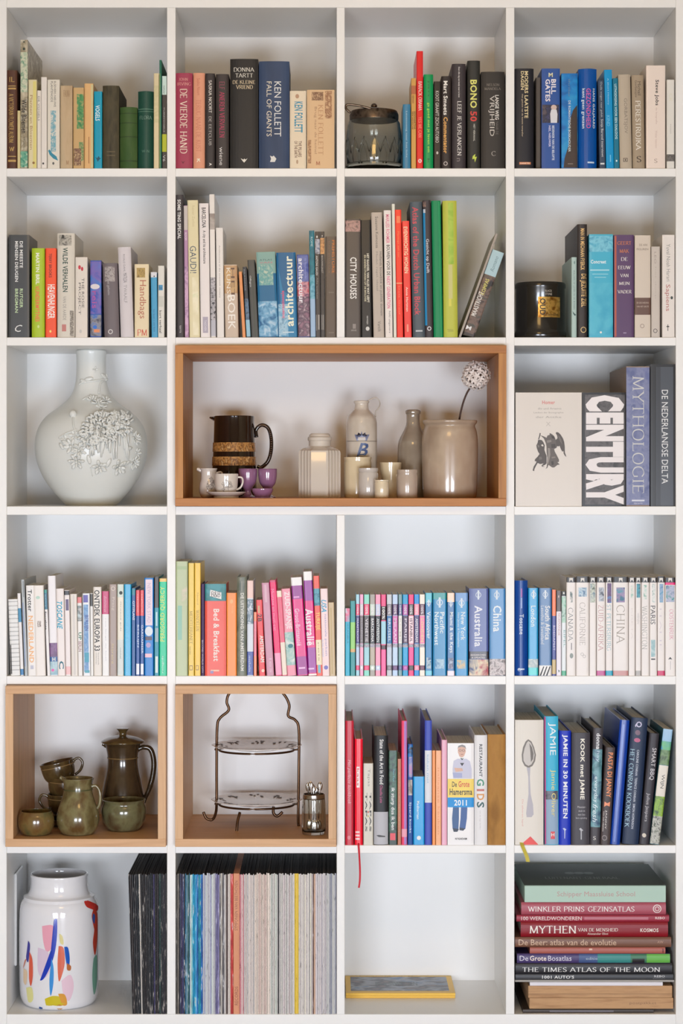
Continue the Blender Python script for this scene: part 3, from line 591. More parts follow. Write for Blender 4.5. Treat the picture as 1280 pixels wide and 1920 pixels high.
B(517, 554, 473, (0, 98, 148), 'thick blue-teal paperback with white title reading upward', [('P', [(521, 500), (526, 560), (522, 600), (540, 632), (556, 632), (553, 560), (530, 545)], (40, 130, 176)), ('p', 570, 631, [(60, 150, 196), (170, 206, 224), (20, 110, 160)], 522, 540, 60), ('T', 'architectuur', 534, 549.5, 480, 612, (240, 240, 216), 'uk'), ('T', 'internationale', 527, 533, 545, 596, (226, 70, 110), 'ub'), ('b', 622, 624, (206, 226, 236), 530, 551)], b=(521, 557.5))
B(556, 578, 477, (70, 84, 150), 'purple-blue picture paperback with white downward title', [('p', 479, 528, [(60, 80, 160), (110, 120, 180), (70, 90, 150)], None, None, 60), ('p', 528, 556, [(190, 60, 80), (210, 150, 160), (110, 60, 100)], None, None, 90), ('p', 556, 631, [(150, 110, 130), (90, 70, 90), (196, 170, 180)], None, None, 90), ('T', 'architectuur', 559.5, 569, 484, 568, (236, 234, 240), 'dk'), ('T', 'de fascinerende', 571, 574.5, 484, 522, (150, 160, 220), 'd')], b=(559, 581.5))
B(578.5, 589, 432, (8, 108, 130), 'tall slim teal book fading to pale blue', [('p', 433, 515, [(4, 96, 116), (20, 124, 140), (4, 90, 112)], None, None, 40), ('p', 515, 560, [(20, 120, 150), (130, 190, 210), (60, 150, 170)], None, None, 60), ('b', 560, 631, (160, 190, 220)), ('T', 'ROME', 582, 586, 444, 462, (190, 220, 220), 'd')], b=(582, 591.5))
B(590, 599.5, 434, (62, 57, 56), 'slim black guide with blue photo strip', [('p', 448, 476, [(50, 80, 120), (190, 190, 200), (70, 70, 80)], None, None, 80), ('D', 594, 444, 1.2, 2.4, WT), ('T', 'ANTONI GAUDI', 591.5, 595.5, 479, 516, (220, 216, 210), 'db'), ('T', 'Alle werken', 593, 596, 520, 560, (150, 146, 140), 'd'), ('b', 590, 620, (120, 116, 112), 592, 594), ('b', 590, 618, (160, 156, 150), 596, 599)], b=(591.5, 601))
B(600, 608, 434, (62, 57, 56), 'slim black guide with orange photo strip', [('p', 446, 476, [(150, 90, 50), (226, 170, 110), (110, 60, 40)], None, None, 80), ('T', '7', 602.5, 605, 441, 445, WT, 'h'), ('T', 'BOUWKUNST', 602, 605.5, 479, 512, (170, 164, 156), 'db'), ('b', 590, 618, (150, 146, 140), 602.5, 604), ('b', 590, 618, (150, 146, 140), 605.5, 607)], b=(601, 609.5))
B(609.5, 630, 443, (96, 82, 70), 'brown paperback with bronze capitals', [('G', 'PREHISTORIE', 622, 628, 450, 512, (150, 100, 64), 'd'), ('T', 'KUNST EN CULTUUR', 615, 618.5, 452, 512, (130, 100, 76), 'd'), ('b', 547, 549, (120, 110, 100), 616, 626), ('b', 623, 624, (140, 130, 120), 616, 626)])
# ---- second row, third compartment
cell(1, 2)
B(647, 676, 410, (82, 74, 70), 'thick dark grey book with tall white condensed title', [('p', 413, 434, [(70, 60, 56), (190, 150, 140), (60, 56, 60)], None, None, 90), ('T', 'CITY HOUSES', 656, 668.5, 482, 560, (240, 238, 234), 'db'), ('b', 607, 616, (140, 132, 128), 661, 667), ('T', 'LAROUSSE', 658, 668, 617.5, 620.5, (190, 184, 178), 'h')], b=(647, 676))
B(676.5, 695.5, 412, (22, 22, 23), 'black paperback with two small white title lines', [('T', 'HET RAADSEL VAN ALLES WAT LEEFT', 687.5, 692, 475, 567, (226, 222, 206), 'dk'), ('T', 'EN ANDERE STUKKEN UIT DE BIOLOGIE', 682.5, 686, 478, 565, (206, 200, 170), 'dk'), ('T', 'NIEUWEZIJDS', 686.5, 690, 592, 608, (200, 200, 196), 'db'), ('D', 689, 616, 3.6, 4, (210, 210, 206))], b=(677, 699))
B(696, 716, 398, (192, 180, 168), 'taupe paperback with grey sentence-case title', [('T', 'Susanne Komossa', 703.5, 709, 406, 465, (90, 84, 80), 'd'), ('T', 'Hollands bouwblok en publiek domein', 711, 716.5, 472, 592, (96, 90, 88), 'd'), ('T', 'Model, regel, ideaal', 704, 708.5, 472, 545, (140, 134, 128), 'd'), ('T', 'Vantilt', 708, 714, 602, 622, (110, 104, 100), 'd')], b=(700, 721))
B(719, 733, 394, (238, 230, 224), 'white paperback with pink and black capitals', [('T', 'MARLIES ROHMER', 723, 730, 402, 456, (226, 120, 150), 'db'), ('T', 'BOUWEN VOOR DE', 724.5, 731, 459, 516, (60, 56, 56), 'db'), ('T', 'NEXT GENERATION', 725, 731.5, 518, 578, (226, 110, 150), 'db'), ('T', 'NAI uitgevers', 728, 732, 583, 624, (96, 92, 92), 'd')], b=(722, 736.5))
B(734, 740, 382, (228, 228, 214), 'tall thin cream booklet between white and red books', [], b=(737.5, 743.5))
B(741, 752, 393, (250, 58, 44), 'bright red book with pale orange print', [('b', 405, 418, (250, 130, 90), 743, 750), ('T', 'Plantage aan zee', 744.5, 748.5, 434, 482, (250, 140, 80), 'd'), ('b', 530, 532, (250, 170, 130)), ('T', 'Dela Graaf', 747, 749.5, 536, 590, (250, 130, 100), 'd')], b=(744, 757), rough=.3)
B(753.5, 767, 414, (246, 70, 66), 'coral red book with white capitals', [('T', 'EVENWICHTIG WONEN', 757, 764.5, 425, 512, (250, 226, 190), 'db'), ('T', 'Anna Hartman', 761, 765, 538, 584, (250, 220, 206), 'db'), ('b', 608, 622, (250, 160, 140), 762.5, 765.5)], b=(758, 772), rough=.3)
B(768, 791, 378, (82, 92, 100), 'tall slate hardback with red title', [('T', 'Atlas of the Dutch Urban Block', 774.5, 786, 388, 591, (206, 76, 88), 'db'), ('b', 619, 622, (190, 196, 200), 779, 792)], 'h', b=(774, 797))
B(792, 807, 375, (58, 50, 54), 'tall dark book with blue stripe and white title', [('b', 392, 610, (30, 140, 196), 792, 798.5), ('p', 378, 388, [(190, 150, 130), (90, 70, 70), (220, 200, 190)], 792, 798, 90), ('b', 392, 399, (200, 206, 214), 793, 797), ('T', 'Gezicht op Delft', 797.5, 804.5, 448, 512, (236, 236, 240), 'd'), ('O', 804.5, 616, 4, 1.5, (220, 220, 224))], 'h', b=(797, 812))
B(808, 826, 376, (0, 140, 86), 'tall plain emerald green hardback', [('b', 378, 631, (60, 170, 110), 824, 826)], 'h', b=(813, 830.5))
B(828, 856, 376, (194, 198, 76), 'tall wide lime-yellow hardback', [('p', 380, 495, [(160, 196, 70), (180, 206, 80), (150, 190, 60)], 840, 850, 30), ('b', 496, 560, (206, 202, 130), 840.5, 848), ('b', 560, 574, (220, 214, 90), 841, 846), ('T', 'TERRA', 838, 850, 617, 622, (150, 150, 60), 'h')], 'h', b=(831.5, 857), d=.27, cm=None)
B(928.5, 932.5, 438, (168, 158, 148), 'very thin grey booklet leaning steeply right', [], b=(858, 864), d=.2)
B(922, 946, 471, (62, 54, 52), 'leaning picture paperback with pale blue top', [('b', 471, 520, (176, 206, 214)), ('p', 520, 628, [(30, 30, 34), (120, 96, 84), (60, 66, 60)], None, None, 60), ('T', 'Romano', 921, 928, 484, 512, (110, 140, 150), 'ui'), ('T', 'KOMPAS', 903, 910.5, 527, 556, (214, 206, 110), 'ub'), ('T', 'MAASTRICHT', 887.5, 897, 552, 597, (226, 222, 216), 'ub'), ('T', 'M', 871, 881, 616, 623, (236, 236, 236), 'hb')], b=(865, 889), d=.13)
# ---- second row, fourth compartment
cell(1, 3)
B(1071, 1081, 482, (178, 202, 196), 'slim pale mint book with grey capitals', [('T', 'WALDEN OF LEVEN IN DE BOSSEN', 1074.5, 1077.5, 506, 580, (110, 130, 128), 'db'), ('P', [(1073, 583), (1076, 587), (1080, 590), (1077, 592), (1074, 588)], (60, 90, 88)), ('D', 1076.5, 492, 1.5, 3, (120, 150, 146))], 'h', d=.2)
B(1082, 1100.5, 420, (50, 42, 40), 'tall black hardback with gold condensed title', [('G', 'MAN IN MECHAAN FYERCK', 1088, 1096, 428, 506, (236, 200, 140), 'db'), ('G', 'DE JEZUITE ZIEL', 1086.5, 1099, 513, 575, (236, 200, 140), 'db'), ('O', 1093.5, 618, 5.6, 1.4, (220, 190, 130))], 'h', d=.26)
B(1104, 1149, 439, (70, 182, 212), 'wide cyan paperback with white serif word', [('p', 442, 472, [(60, 170, 205), (130, 206, 226), (50, 150, 190)], None, None, 60), ('T', 'Concreet', 1107, 1136, 487, 494, (240, 250, 250), 'hb'), ('b', 505, 507.5, (170, 222, 236), 1106, 1142), ('b', 513, 514.5, (150, 214, 230), 1110, 1140), ('b', 519, 520.5, (150, 214, 230), 1114, 1136), ('p', 530, 628, [(70, 182, 212), (84, 190, 216), (56, 170, 204)], None, None, 20), ('D', 1126, 623, 2, 2, WT)], d=.14)
B(1150.5, 1188, 440, (94, 66, 106), 'purple hardback with stacked orange and white words', [('b', 442, 631, (190, 84, 60), 1152, 1155), ('T', 'GEERT', 1157, 1183, 452, 459, (216, 130, 66), 'hsb'), ('T', 'MAK', 1161, 1179, 467, 474, (216, 130, 66), 'hsb'), ('T', 'DE', 1164, 1176, 482, 489, WT, 'hsb'), ('T', 'EEUW', 1158, 1182, 498, 504.5, WT, 'hsb'), ('T', 'VAN', 1162, 1178, 513, 519.5, WT, 'hsb'), ('T', 'MIJN', 1160, 1180, 528, 534.5, WT, 'hsb'), ('T', 'VADER', 1157, 1184, 543.5, 550, WT, 'hsb'), ('b', 623, 625, (170, 150, 180), 1168, 1174)], d=.15)
B(1189.5, 1219.5, 441, (218, 205, 190), 'beige paperback with dark brown label band', [('T', 'DE ARK', 1198, 1214, 457, 461, (140, 120, 104), 'h'), ('T', 'FIGUREN', 1193, 1215, 465, 469, (140, 120, 104), 'h'), ('b', 558, 590, (108, 80, 70)), ('T', 'DE GESCHIEDENIS', 1193, 1216, 566, 569, (200, 180, 166), 'h'), ('T', 'VAN HET GROTE', 1193, 1216, 573, 576, (200, 180, 166), 'h'), ('O', 1203.5, 611, 4, 1, (150, 130, 116))])
B(1220.5, 1237, 462, (206, 196, 186), 'shorter grey-beige paperback with faint print', [('T', 'LEO', 1226, 1230, 472, 494, (170, 156, 146), 'd'), ('T', 'het dorp', 1227, 1230, 500, 560, (190, 178, 168), 'd'), ('O', 1228, 620, 4, 1, (70, 60, 56))], d=.12)
B(1241, 1264.5, 440, (234, 227, 220), 'cream paperback with grey name and red title', [('T', 'Yuval Noah Harari', 1249, 1256, 457, 527, (150, 146, 142), 'd'), ('T', 'Sapiens', 1245.5, 1256, 533, 583, (186, 110, 104), 'd'), ('D', 1259, 558, 2.4, 3, (70, 80, 76)), ('b', 608, 620, (60, 56, 56), 1251, 1252.2), ('b', 611, 613, (60, 56, 56), 1249, 1254)])
# ---- third row, fourth compartment: four large volumes
cell(2, 3)
r_, S = B(966, 1090.5, 736, (224, 216, 207), 'wide beige boxed volume with engraved winged figure', [
    ('T', 'Homer', 1016, 1040, 751, 758, (216, 130, 124), 'hb'), ('T', 'dtv und Artemis', 1008, 1052, 764, 768, (170, 162, 154), 'h'), ('T', 'Lexikon der Ikonographie', 1000, 1056, 772, 776, (170, 162, 154), 'h'), ('T', 'der Antike', 1004, 1052, 780, 784, (176, 168, 160), 'h'), ('T', 'X', 1023, 1032, 791, 799, (196, 188, 180), 'h')], 'x', d=.2)
G1 = (92, 86, 82); G2 = (64, 60, 58); G3 = (128, 120, 114)
E_ = lambda L: [(985 + x / 14.22, 795 + y / 14.22) for x, y in L]
for pts, cc in (([(800, 240), (830, 215), (880, 230), (940, 290), (1000, 390), (1030, 480), (1045, 600), (1050, 760), (1090, 880), (1050, 850), (1015, 790), (1010, 720), (980, 740), (945, 680), (905, 580), (880, 600), (840, 590), (830, 640), (800, 560), (800, 430), (850, 380), (840, 310)], (86, 78, 74)),
  ([(640, 240), (700, 270), (760, 320), (800, 410), (810, 520), (820, 640), (760, 670), (780, 740), (840, 850), (890, 950), (890, 1010), (850, 1020), (910, 1085), (850, 1090), (790, 1140), (760, 1160), (710, 1160), (650, 1120), (610, 1090), (580, 1170), (530, 1200), (560, 1150), (570, 1050), (580, 900), (560, 760), (555, 600), (540, 520), (500, 420), (480, 380), (400, 310), (390, 300), (480, 330), (560, 370), (580, 310), (640, 290)], (100, 92, 87)),
  ([(375, 240), (402, 245), (392, 310), (360, 410), (333, 410), (362, 310)], (80, 72, 68)),
  ([(360, 420), (430, 430), (470, 480), (510, 570), (500, 690), (530, 780), (560, 850), (560, 1050), (520, 1090), (450, 1120), (520, 1145), (440, 1140), (420, 1110), (480, 1050), (390, 1070), (320, 1040), (280, 1110), (235, 1200), (225, 1260), (185, 1240), (215, 1130), (270, 1050), (290, 1000), (240, 990), (250, 940), (320, 870), (370, 800), (330, 740), (295, 640), (285, 570), (320, 500), (330, 430)], (84, 76, 72)),
  ([(410, 560), (455, 540), (480, 590), (440, 600)], (224, 216, 207)), ([(590, 640), (650, 650), (660, 820), (620, 1000), (590, 1090), (580, 1000), (600, 820)], (150, 142, 136)), ([(560, 440), (680, 420), (690, 480), (570, 510)], (136, 128, 122)),
  ([(310, 550), (360, 570), (370, 620), (330, 630)], (124, 116, 110)), ([(680, 300), (760, 340), (780, 400), (700, 380)], (64, 56, 53)), ([(680, 540), (790, 530), (800, 630), (690, 640)], (70, 62, 58)), ([(680, 1000), (740, 990), (750, 1080), (700, 1100)], (64, 57, 54)), ([(690, 880), (790, 870), (800, 900), (700, 920)], (134, 126, 120)), ([(860, 310), (900, 320), (950, 420), (980, 560), (920, 470)], (112, 104, 99)), ([(350, 880), (420, 870), (440, 940), (360, 960)], (112, 104, 98))):
    S.poly(E_(pts), cc, 'engraving')
r_, S = B(1091, 1173, 736, (26, 25, 26), 'very thick black volume with giant white condensed capitals', [('p', 740, 946, [(50, 47, 48), (96, 92, 92), (70, 66, 66)], 1096, 1171, 60), ('T', 'CENTURY', 1097, 1170, 741, 946, (240, 234, 234), 'dz')], 'p', d=.27)
r_, S = B(1173.5, 1217.5, 687, (112, 120, 164), 'tall lilac-blue slipcased book with thin silver capitals', [('p', 689, 947, [(104, 112, 160), (128, 134, 170), (92, 100, 146)], None, None, 45), ('T', 'MYTHOLOGIE', 1185, 1207.5, 705, 925, (206, 206, 202), 'dsl'), ('b', 937, 940, (214, 216, 226), 1184, 1208), ('T', 'librero', 1188, 1204, 942, 945, (200, 200, 214), 'h')], 'x', d=.29, cm=mat((146, 126, 112), .55, name='cover'))
r_, S = B(1219, 1265.5, 683, (30, 29, 30), 'black slipcased volume with white sans title', [('b', 688, 948, (70, 74, 82), 1230, 1262), ('b', 688, 948, (52, 54, 60), 1231, 1238), ('T', 'DE NEDERLANDSE DELTA', 1240, 1252, 731, 907, (232, 232, 232), 'd')], 'x', d=.29)
# ---- fourth row, first compartment: travel guides
cell(3, 0)
WH = (240, 236, 232)
st = [('b', y, y + 1.6, (176, 174, 172)) for y in range(1128, 1262, 8)] + [('b', 1210, 1264, (40, 38, 40), 20, 21.6)]
B(15, 33, 1124, (232, 231, 228), 'white spiral-bound pad with grey rungs', st, b=(20, 38), cat='notebook', name='spiral_notepad')
B(33, 38.5, 1113, (236, 232, 230), 'thin white guide with blue block', [('b', 1141, 1167, (0, 130, 175)), ('b', 1255, 1266, (20, 120, 180))], b=(38.5, 45.5))
B(39, 45.5, 1087, (176, 182, 184), 'tall thin grey-green map booklet', [('b', 1090, 1120, (110, 116, 116), 43, 45), ('b', 1130, 1250, (130, 150, 190), 44, 46)], b=(46, 52), d=.2)
B(46, 64, 1098, WH, 'white guide with black name and orange letters', [('T', 'Trotter', 52, 60, 1106, 1147, (40, 38, 40), 'db'), ('T', 'NEDERLAND', 54, 63, 1155, 1243, (250, 190, 130), 'dk'), ('b', 1248, 1255, (190, 190, 206), 57, 63)], b=(52.5, 66))
B(64.5, 81.5, 1098, (240, 233, 226), 'cream-white guide with tiny pictures', [('D', 71, 1121, 4, 3, (190, 220, 206)), ('p', 1165, 1176, [(240, 233, 226), (130, 110, 100), (240, 233, 226)], 70, 77, 150)], b=(66.5, 88))
B(82, 88, 1106, (240, 236, 234), 'narrow guide with teal top and black word', [('b', 1106, 1112, (30, 150, 140)), ('b', 1112, 1143, (20, 110, 140)), ('T', 'Nederlands', 84, 86, 1115, 1138, (170, 210, 220), 'd'), ('T', 'Barcelona', 83.5, 87.6, 1147, 1181, (50, 46, 50), 'db')], b=(88.5, 94))
B(88, 104, 1080, (242, 238, 240), 'tall white guide with purple photo near foot', [('p', 1206, 1232, [(110, 80, 120), (140, 100, 150), (80, 60, 90)], None, None, 50), ('b', 1232, 1241, (50, 100, 160)), ('T', 'H', 98, 104, 1233, 1240, WT, 'hk'), ('p', 1241, 1266, [(150, 190, 206), (190, 216, 224), (130, 170, 200)], None, None, 50), ('D', 99, 1257, 3, 2.6, (240, 110, 190))], b=(94, 107.5))
B(104.5, 119.5, 1104, (240, 230, 226), 'cream guide with cyan slanted capitals', [('T', 'TOSCANE', 106.5, 117, 1128, 1180, (30, 170, 205), 'dki'), ('T', 'C', 110.5, 120, 1240, 1255, (30, 110, 130), 'dk')], b=(108, 122.5))
B(120, 130, 1107, (240, 230, 228), 'white guide with dark purple label', [('b', 1108, 1116, (40, 36, 40)), ('b', 1124, 1145, (84, 60, 110), 123, 129), ('b', 1250, 1265, (240, 190, 190))], b=(123, 133))
B(130.5, 144, 1114, (232, 224, 214), 'plain cream book behind travel guides', [('b', 1116, 1266, (214, 206, 198), 137, 141)], b=(133.5, 146))
B(144.5, 153, 1120, (238, 234, 230), 'white guide with green and red words', [('b', 1120, 1131, (226, 120, 120)), ('p', 1136, 1165, [(200, 216, 220), (120, 130, 130), (230, 226, 226)], None, None, 80), ('T', 'UP', 147, 153, 1186, 1200, (50, 130, 110), 'dk'), ('T', 'BERLIN', 147, 153, 1203, 1222, (140, 70, 80), 'd')], b=(146.5, 155))
B(153.5, 168, 1113, (238, 240, 244), 'white guide with violet square and blue photo', [('b', 1116, 1130, (84, 76, 170), 156, 165), ('p', 1134, 1260, [(150, 190, 226), (100, 150, 206), (190, 216, 236)], 157, 166, 40), ('T', 'BERLIJN', 157, 166, 1154, 1183, (80, 84, 160), 'd'), ('b', 1224, 1242, (20, 150, 180), 158.5, 167), ('b', 1257, 1262, (60, 160, 180), 159, 168)], b=(156, 169))
B(168.5, 174, 1113, (238, 236, 232), 'thin white book with dark top', [('b', 1114, 1137, (60, 56, 50))], b=(170, 175))
B(174.5, 190, 1101, (234, 226, 216), 'cream paperback with heavy black condensed capitals', [('T', 'ONTDEK EUROPA 33', 176.5, 187, 1107, 1221, (38, 36, 36), 'db'), ('T', 'fascinerende', 183.5, 186, 1224, 1247, (130, 124, 118), 'd'), ('T', 'stedentrips', 179, 181.5, 1224, 1246, (130, 124, 118), 'd')], b=(175.5, 191))
B(190.5, 204, 1109, (242, 241, 240), 'white guide with magenta top', [('b', 1109, 1152, (206, 66, 118)), ('T', 'dominicus', 195, 200, 1118, 1148, (236, 180, 200), 'di'), ('T', 'reis langs de kust', 197, 199.5, 1160, 1240, (200, 200, 204), 'd')], b=(191.5, 204.5))
B(204.5, 219, 1096, (168, 148, 138), 'taupe guide with gold lower lettering', [('O', 212, 1104, 4, 1.2, (220, 206, 196)), ('T', 'Praag', 209, 215, 1120, 1145, (210, 196, 186), 'd'), ('T', 'literaire', 209, 214, 1208, 1245, (206, 186, 140), 'd')])
B(219.5, 232, 1096, (238, 230, 212), 'cream guide with pale mint ends', [('b', 1096, 1120, (212, 224, 212)), ('b', 1200, 1266, (214, 220, 216)), ('D', 226.5, 1112, 3.4, 3.4, (40, 50, 46)), ('T', 'Groene gids', 225, 227.5, 1128, 1184, (140, 136, 124), 'd'), ('T', 'michel', 225, 227, 1215, 1235, (90, 120, 110), 'd')])
B(232.5, 246, 1096, (0, 166, 216), 'cyan guide with pale fine print', [('T', 'lekker wandelen in de stad', 237, 240, 1118, 1205, (110, 206, 236), 'd'), ('T', 'wandelen', 237, 240, 1225, 1262, (130, 216, 240), 'd')], rough=.3)
B(246.5, 254, 1103, (20, 84, 154), 'narrow navy guide with white capitals', [('b', 1104, 1116, (20, 130, 150)), ('T', 'CITYPLANS', 248.5, 252.5, 1127, 1163, (226, 236, 246), 'db')])
for q, (xa, xb, wd) in enumerate(((254.5, 262, 'BERLIJN'), (262.5, 270, 'GARDAMEER'))):
    B(xa, xb, 1107, (0, 76, 158), 'thin blue guide with red top and white foot' if q == 0 else 'thin blue guide with red top beside light blue guide', [('b', 1107, 1155, (236, 72, 82)), ('T', 'capitool', xa + 2, xa + 5, 1114, 1148, (250, 190, 180), 'd'), ('T', wd, xa + 2.2, xa + 6, 1172, 1172 + 6 * len(wd), (206, 222, 240), 'db'), ('b', 1245, 1265, (236, 240, 246), xa + .8, xb - .8)])
B(270.5, 288, 1084, (0, 128, 212), 'tall blue guide with pink panel and white circle', [('b', 1087, 1173, (236, 214, 226), 272.5, 286), ('T', 'NEW YORK STAD', 276, 283, 1094, 1168, (200, 180, 206), 'd'), ('D', 279, 1184, 7.6, 9, (232, 240, 248)), ('b', 1194, 1201, (70, 40, 60), 272, 285), ('D', 278, 1210, 4.6, 5, (190, 170, 216)), ('b', 1226, 1233, (240, 190, 206), 271.5, 285)])
B(289, 298, 1082, (0, 142, 166), 'tall slim teal guide with black top', [('b', 1082, 1140, (60, 48, 48)), ('b', 1148, 1174, (190, 220, 226), 292, 295), ('b', 1178, 1204, (150, 170, 180), 290.5, 297), ('b', 1231, 1262, (220, 230, 226), 291, 296)])
B(298.5, 312.5, 1085, (0, 206, 152), 'mint green guide with yellow upward capitals', [('b', 1081, 1091, (244, 200, 110)), ('T', 'PERIGORD QUERCY', 300, 310, 1100, 1203, (220, 236, 130), 'ub'), ('T', 'reisgids', 303, 307, 1230, 1262, (226, 244, 236), 'u')])
# ---- fourth row, second compartment
cell(3, 1)
B(329.5, 352, 1053, (188, 200, 158), 'tall pale green book with teal picture', [('p', 1100, 1136, [(206, 206, 176), (190, 200, 160), (216, 206, 184)], 340, 351, 40), ('b', 1136, 1200, (140, 190, 166), 333, 341), ('b', 1062, 1068, (170, 190, 140), 332, 350)])
B(353, 364, 1056, (242, 208, 88), 'tall yellow guide with serif title and square mark', [('T', 'MEDITERRANEE', 355, 361, 1146, 1208, (140, 110, 40), 'dsl'), ('T', 'reizen door', 355, 358, 1212, 1228, (150, 120, 50), 'd'), ('b', 1248, 1257, (150, 110, 30), 355, 361), ('b', 1249.3, 1255.7, (242, 208, 88), 356, 360)])
B(364.5, 376, 1056, (246, 204, 72), 'second tall yellow guide with square mark', [('T', 'WANDELEN', 367, 373.5, 1144, 1184, (140, 110, 40), 'dsl'), ('T', 'Noord', 369, 372, 1112, 1134, (200, 160, 60), 'd'), ('b', 1248, 1257, (150, 110, 30), 366.5, 372.5), ('b', 1249.3, 1255.7, (246, 204, 72), 367.5, 371.5)])
B(376.5, 383.5, 1095, (66, 32, 86), 'thin dark purple book with small white capitals', [('T', 'SECOND WORLD CITY', 378, 381, 1200, 1262, (210, 200, 220), 'd')], k='h')
B(384, 424, 1095, (242, 82, 58), 'thick orange-red paperback with white title and sign picture', [('p', 1095, 1127, [(80, 140, 180), (30, 120, 120), (60, 150, 160)], None, None, 40), ('P', [(394, 1106), (415, 1111), (415, 1124), (393, 1118)], (240, 238, 236)), ('T', 'B&B', 396, 413, 1109, 1120, (70, 50, 50), 'hs'), ('T', 'Bed & Breakfast', 400, 411, 1142, 1240, (248, 240, 232), 'db'), ('b', 1256, 1259, (246, 190, 160), 395, 411), ('b', 1258, 1263, (150, 130, 180), 394, 400)], d=.14)
B(424.5, 443.5, 1112, (255, 146, 50), 'plain orange paperback', [('T', 'Amsterdam', 434, 438, 1136, 1150, (255, 186, 120), 'd'), ('D', 434, 1128, 3, 4, (250, 190, 130))], d=.13)
B(444, 462.5, 1082, (122, 126, 112), 'grey-green picture spine with white capitals', [('p', 1084, 1266, [(96, 104, 92), (140, 142, 126), (116, 122, 106)], None, None, 30), ('T', 'DE UITVINDING VAN AMSTERDAM', 451, 457, 1112, 1258, (232, 230, 222), 'db'), ('b', 1090, 1110, (170, 168, 156), 452.5, 454)], 'h')
B(463, 475, 1089, (216, 222, 232), 'pale blue guide with pink top and indigo foot', [('b', 1089, 1122, (240, 206, 196)), ('p', 1124, 1170, [(216, 222, 232), (90, 120, 140), (200, 210, 220)], None, None, 100), ('b', 1222, 1266, (74, 92, 170)), ('T', 'michelin', 466, 470, 1230, 1260, (200, 210, 236), 'd')])
B(475.5, 481, 1148, (250, 150, 110), 'short thin orange-pink booklet', [('b', 1165, 1230, (240, 130, 150))])
B(481.5, 491.5, 1125, (238, 62, 66), 'red guide with black code and white capitals', [('b', 1136, 1150, (210, 170, 120), 483, 487), ('T', '2B', 482.5, 491, 1152, 1166, (60, 30, 36), 'db'), ('T', 'AMSTERDAM', 487.5, 495, 1192, 1242, (250, 238, 230), 'dk'), ('D', 493, 1258, 3, 3, (250, 220, 200))], b=(485.5, 499))
B(492, 504.5, 1093, (208, 146, 170), 'dusty pink paperback leaning left', [('b', 1097, 1130, (220, 176, 190), 496, 500), ('T', 'les', 505, 510, 1235, 1262, (230, 190, 210), 'd')], b=(499.5, 516))
B(505, 517, 1088, (240, 0, 102), 'hot pink paperback with pale pink foot', [('T', 'Mustsee en must-eat', 510, 516, 1105, 1183, (250, 150, 190), 'd'), ('b', 1225, 1266, (246, 160, 196)), ('b', 1089, 1092, (206, 60, 110))], b=(516.5, 529))
B(518, 527.5, 1108, (236, 92, 122), 'slim pink guide with cream ends', [('b', 1108, 1120, (244, 230, 206)), ('b', 1205, 1266, (240, 224, 206)), ('b', 1120, 1204, (240, 140, 150), 521, 523.5)], b=(529, 538.5))
B(528, 544, 1104, (242, 152, 172), 'pink guide with white title and pale photo', [('T', 'ZUID-SPANJE', 532, 545, 1110, 1180, (252, 236, 238), 'dk'), ('p', 1186, 1248, [(236, 236, 230), (150, 196, 190), (220, 226, 216)], None, None, 45), ('D', 544.5, 1212, 5, 4, (60, 130, 140))], b=(538.5, 556.5))
B(544.5, 565.5, 1083, (228, 0, 126), 'magenta guide with white top and small white title', [('b', 1083, 1099, (240, 238, 236)), ('b', 1099, 1124, (150, 30, 142)), ('b', 1119, 1122, (226, 150, 210), 550, 561), ('T', 'Groot-Brittannië', 554, 563, 1142, 1212, (250, 210, 232), 'db'), ('b', 1232, 1266, (160, 20, 140)), ('b', 1252, 1255, (236, 180, 226), 560, 572)], b=(557, 577.5), rough=.3)
B(566.5, 584.5, 1072, (228, 0, 126), 'magenta guide with white top and large white title', [('b', 1072, 1089, (244, 240, 238)), ('b', 1089, 1127, (156, 50, 160)), ('T', 'Australië', 572.5, 588, 1142, 1211, (252, 240, 246), 'dk'), ('b', 1215, 1262, (160, 50, 160)), ('b', 1253, 1256, (226, 180, 226), 577, 589), ('b', 1264, 1267, (246, 240, 226))], b=(578, 593), rough=.3)
B(585.5, 598, 1080, (242, 92, 72), 'orange-red guide with teal photos', [('p', 1104, 1136, [(20, 130, 150), (90, 170, 190), (20, 70, 110)], None, None, 80), ('T', 'TURKIJE', 590, 600, 1148, 1182, (250, 216, 120), 'db'), ('b', 1200, 1247, (244, 228, 190)), ('b', 1247, 1262, (110, 190, 206), 596, 601), ('T', 'reis', 596, 599, 1205, 1240, (190, 170, 120), 'd')], b=(593.5, 603.5))
B(599, 614, 1104, (246, 220, 220), 'pale pink guide with blue slanted capitals', [('T', 'USA', 602, 612, 1125, 1148, (70, 170, 206), 'dki'), ('T', 'nationale parken', 608, 613, 1152, 1230, (160, 150, 196), 'd'), ('T', 'in het westen', 604, 607, 1200, 1232, (160, 190, 226), 'd'), ('D', 611, 1252, 4, 4, (130, 130, 206))], b=(604, 617))
B(615.5, 626, 1130, (208, 182, 138), 'short tan booklet at the compartment edge', [('b', 1140, 1264, (196, 168, 110), 620, 623)], b=(618, 629.5))
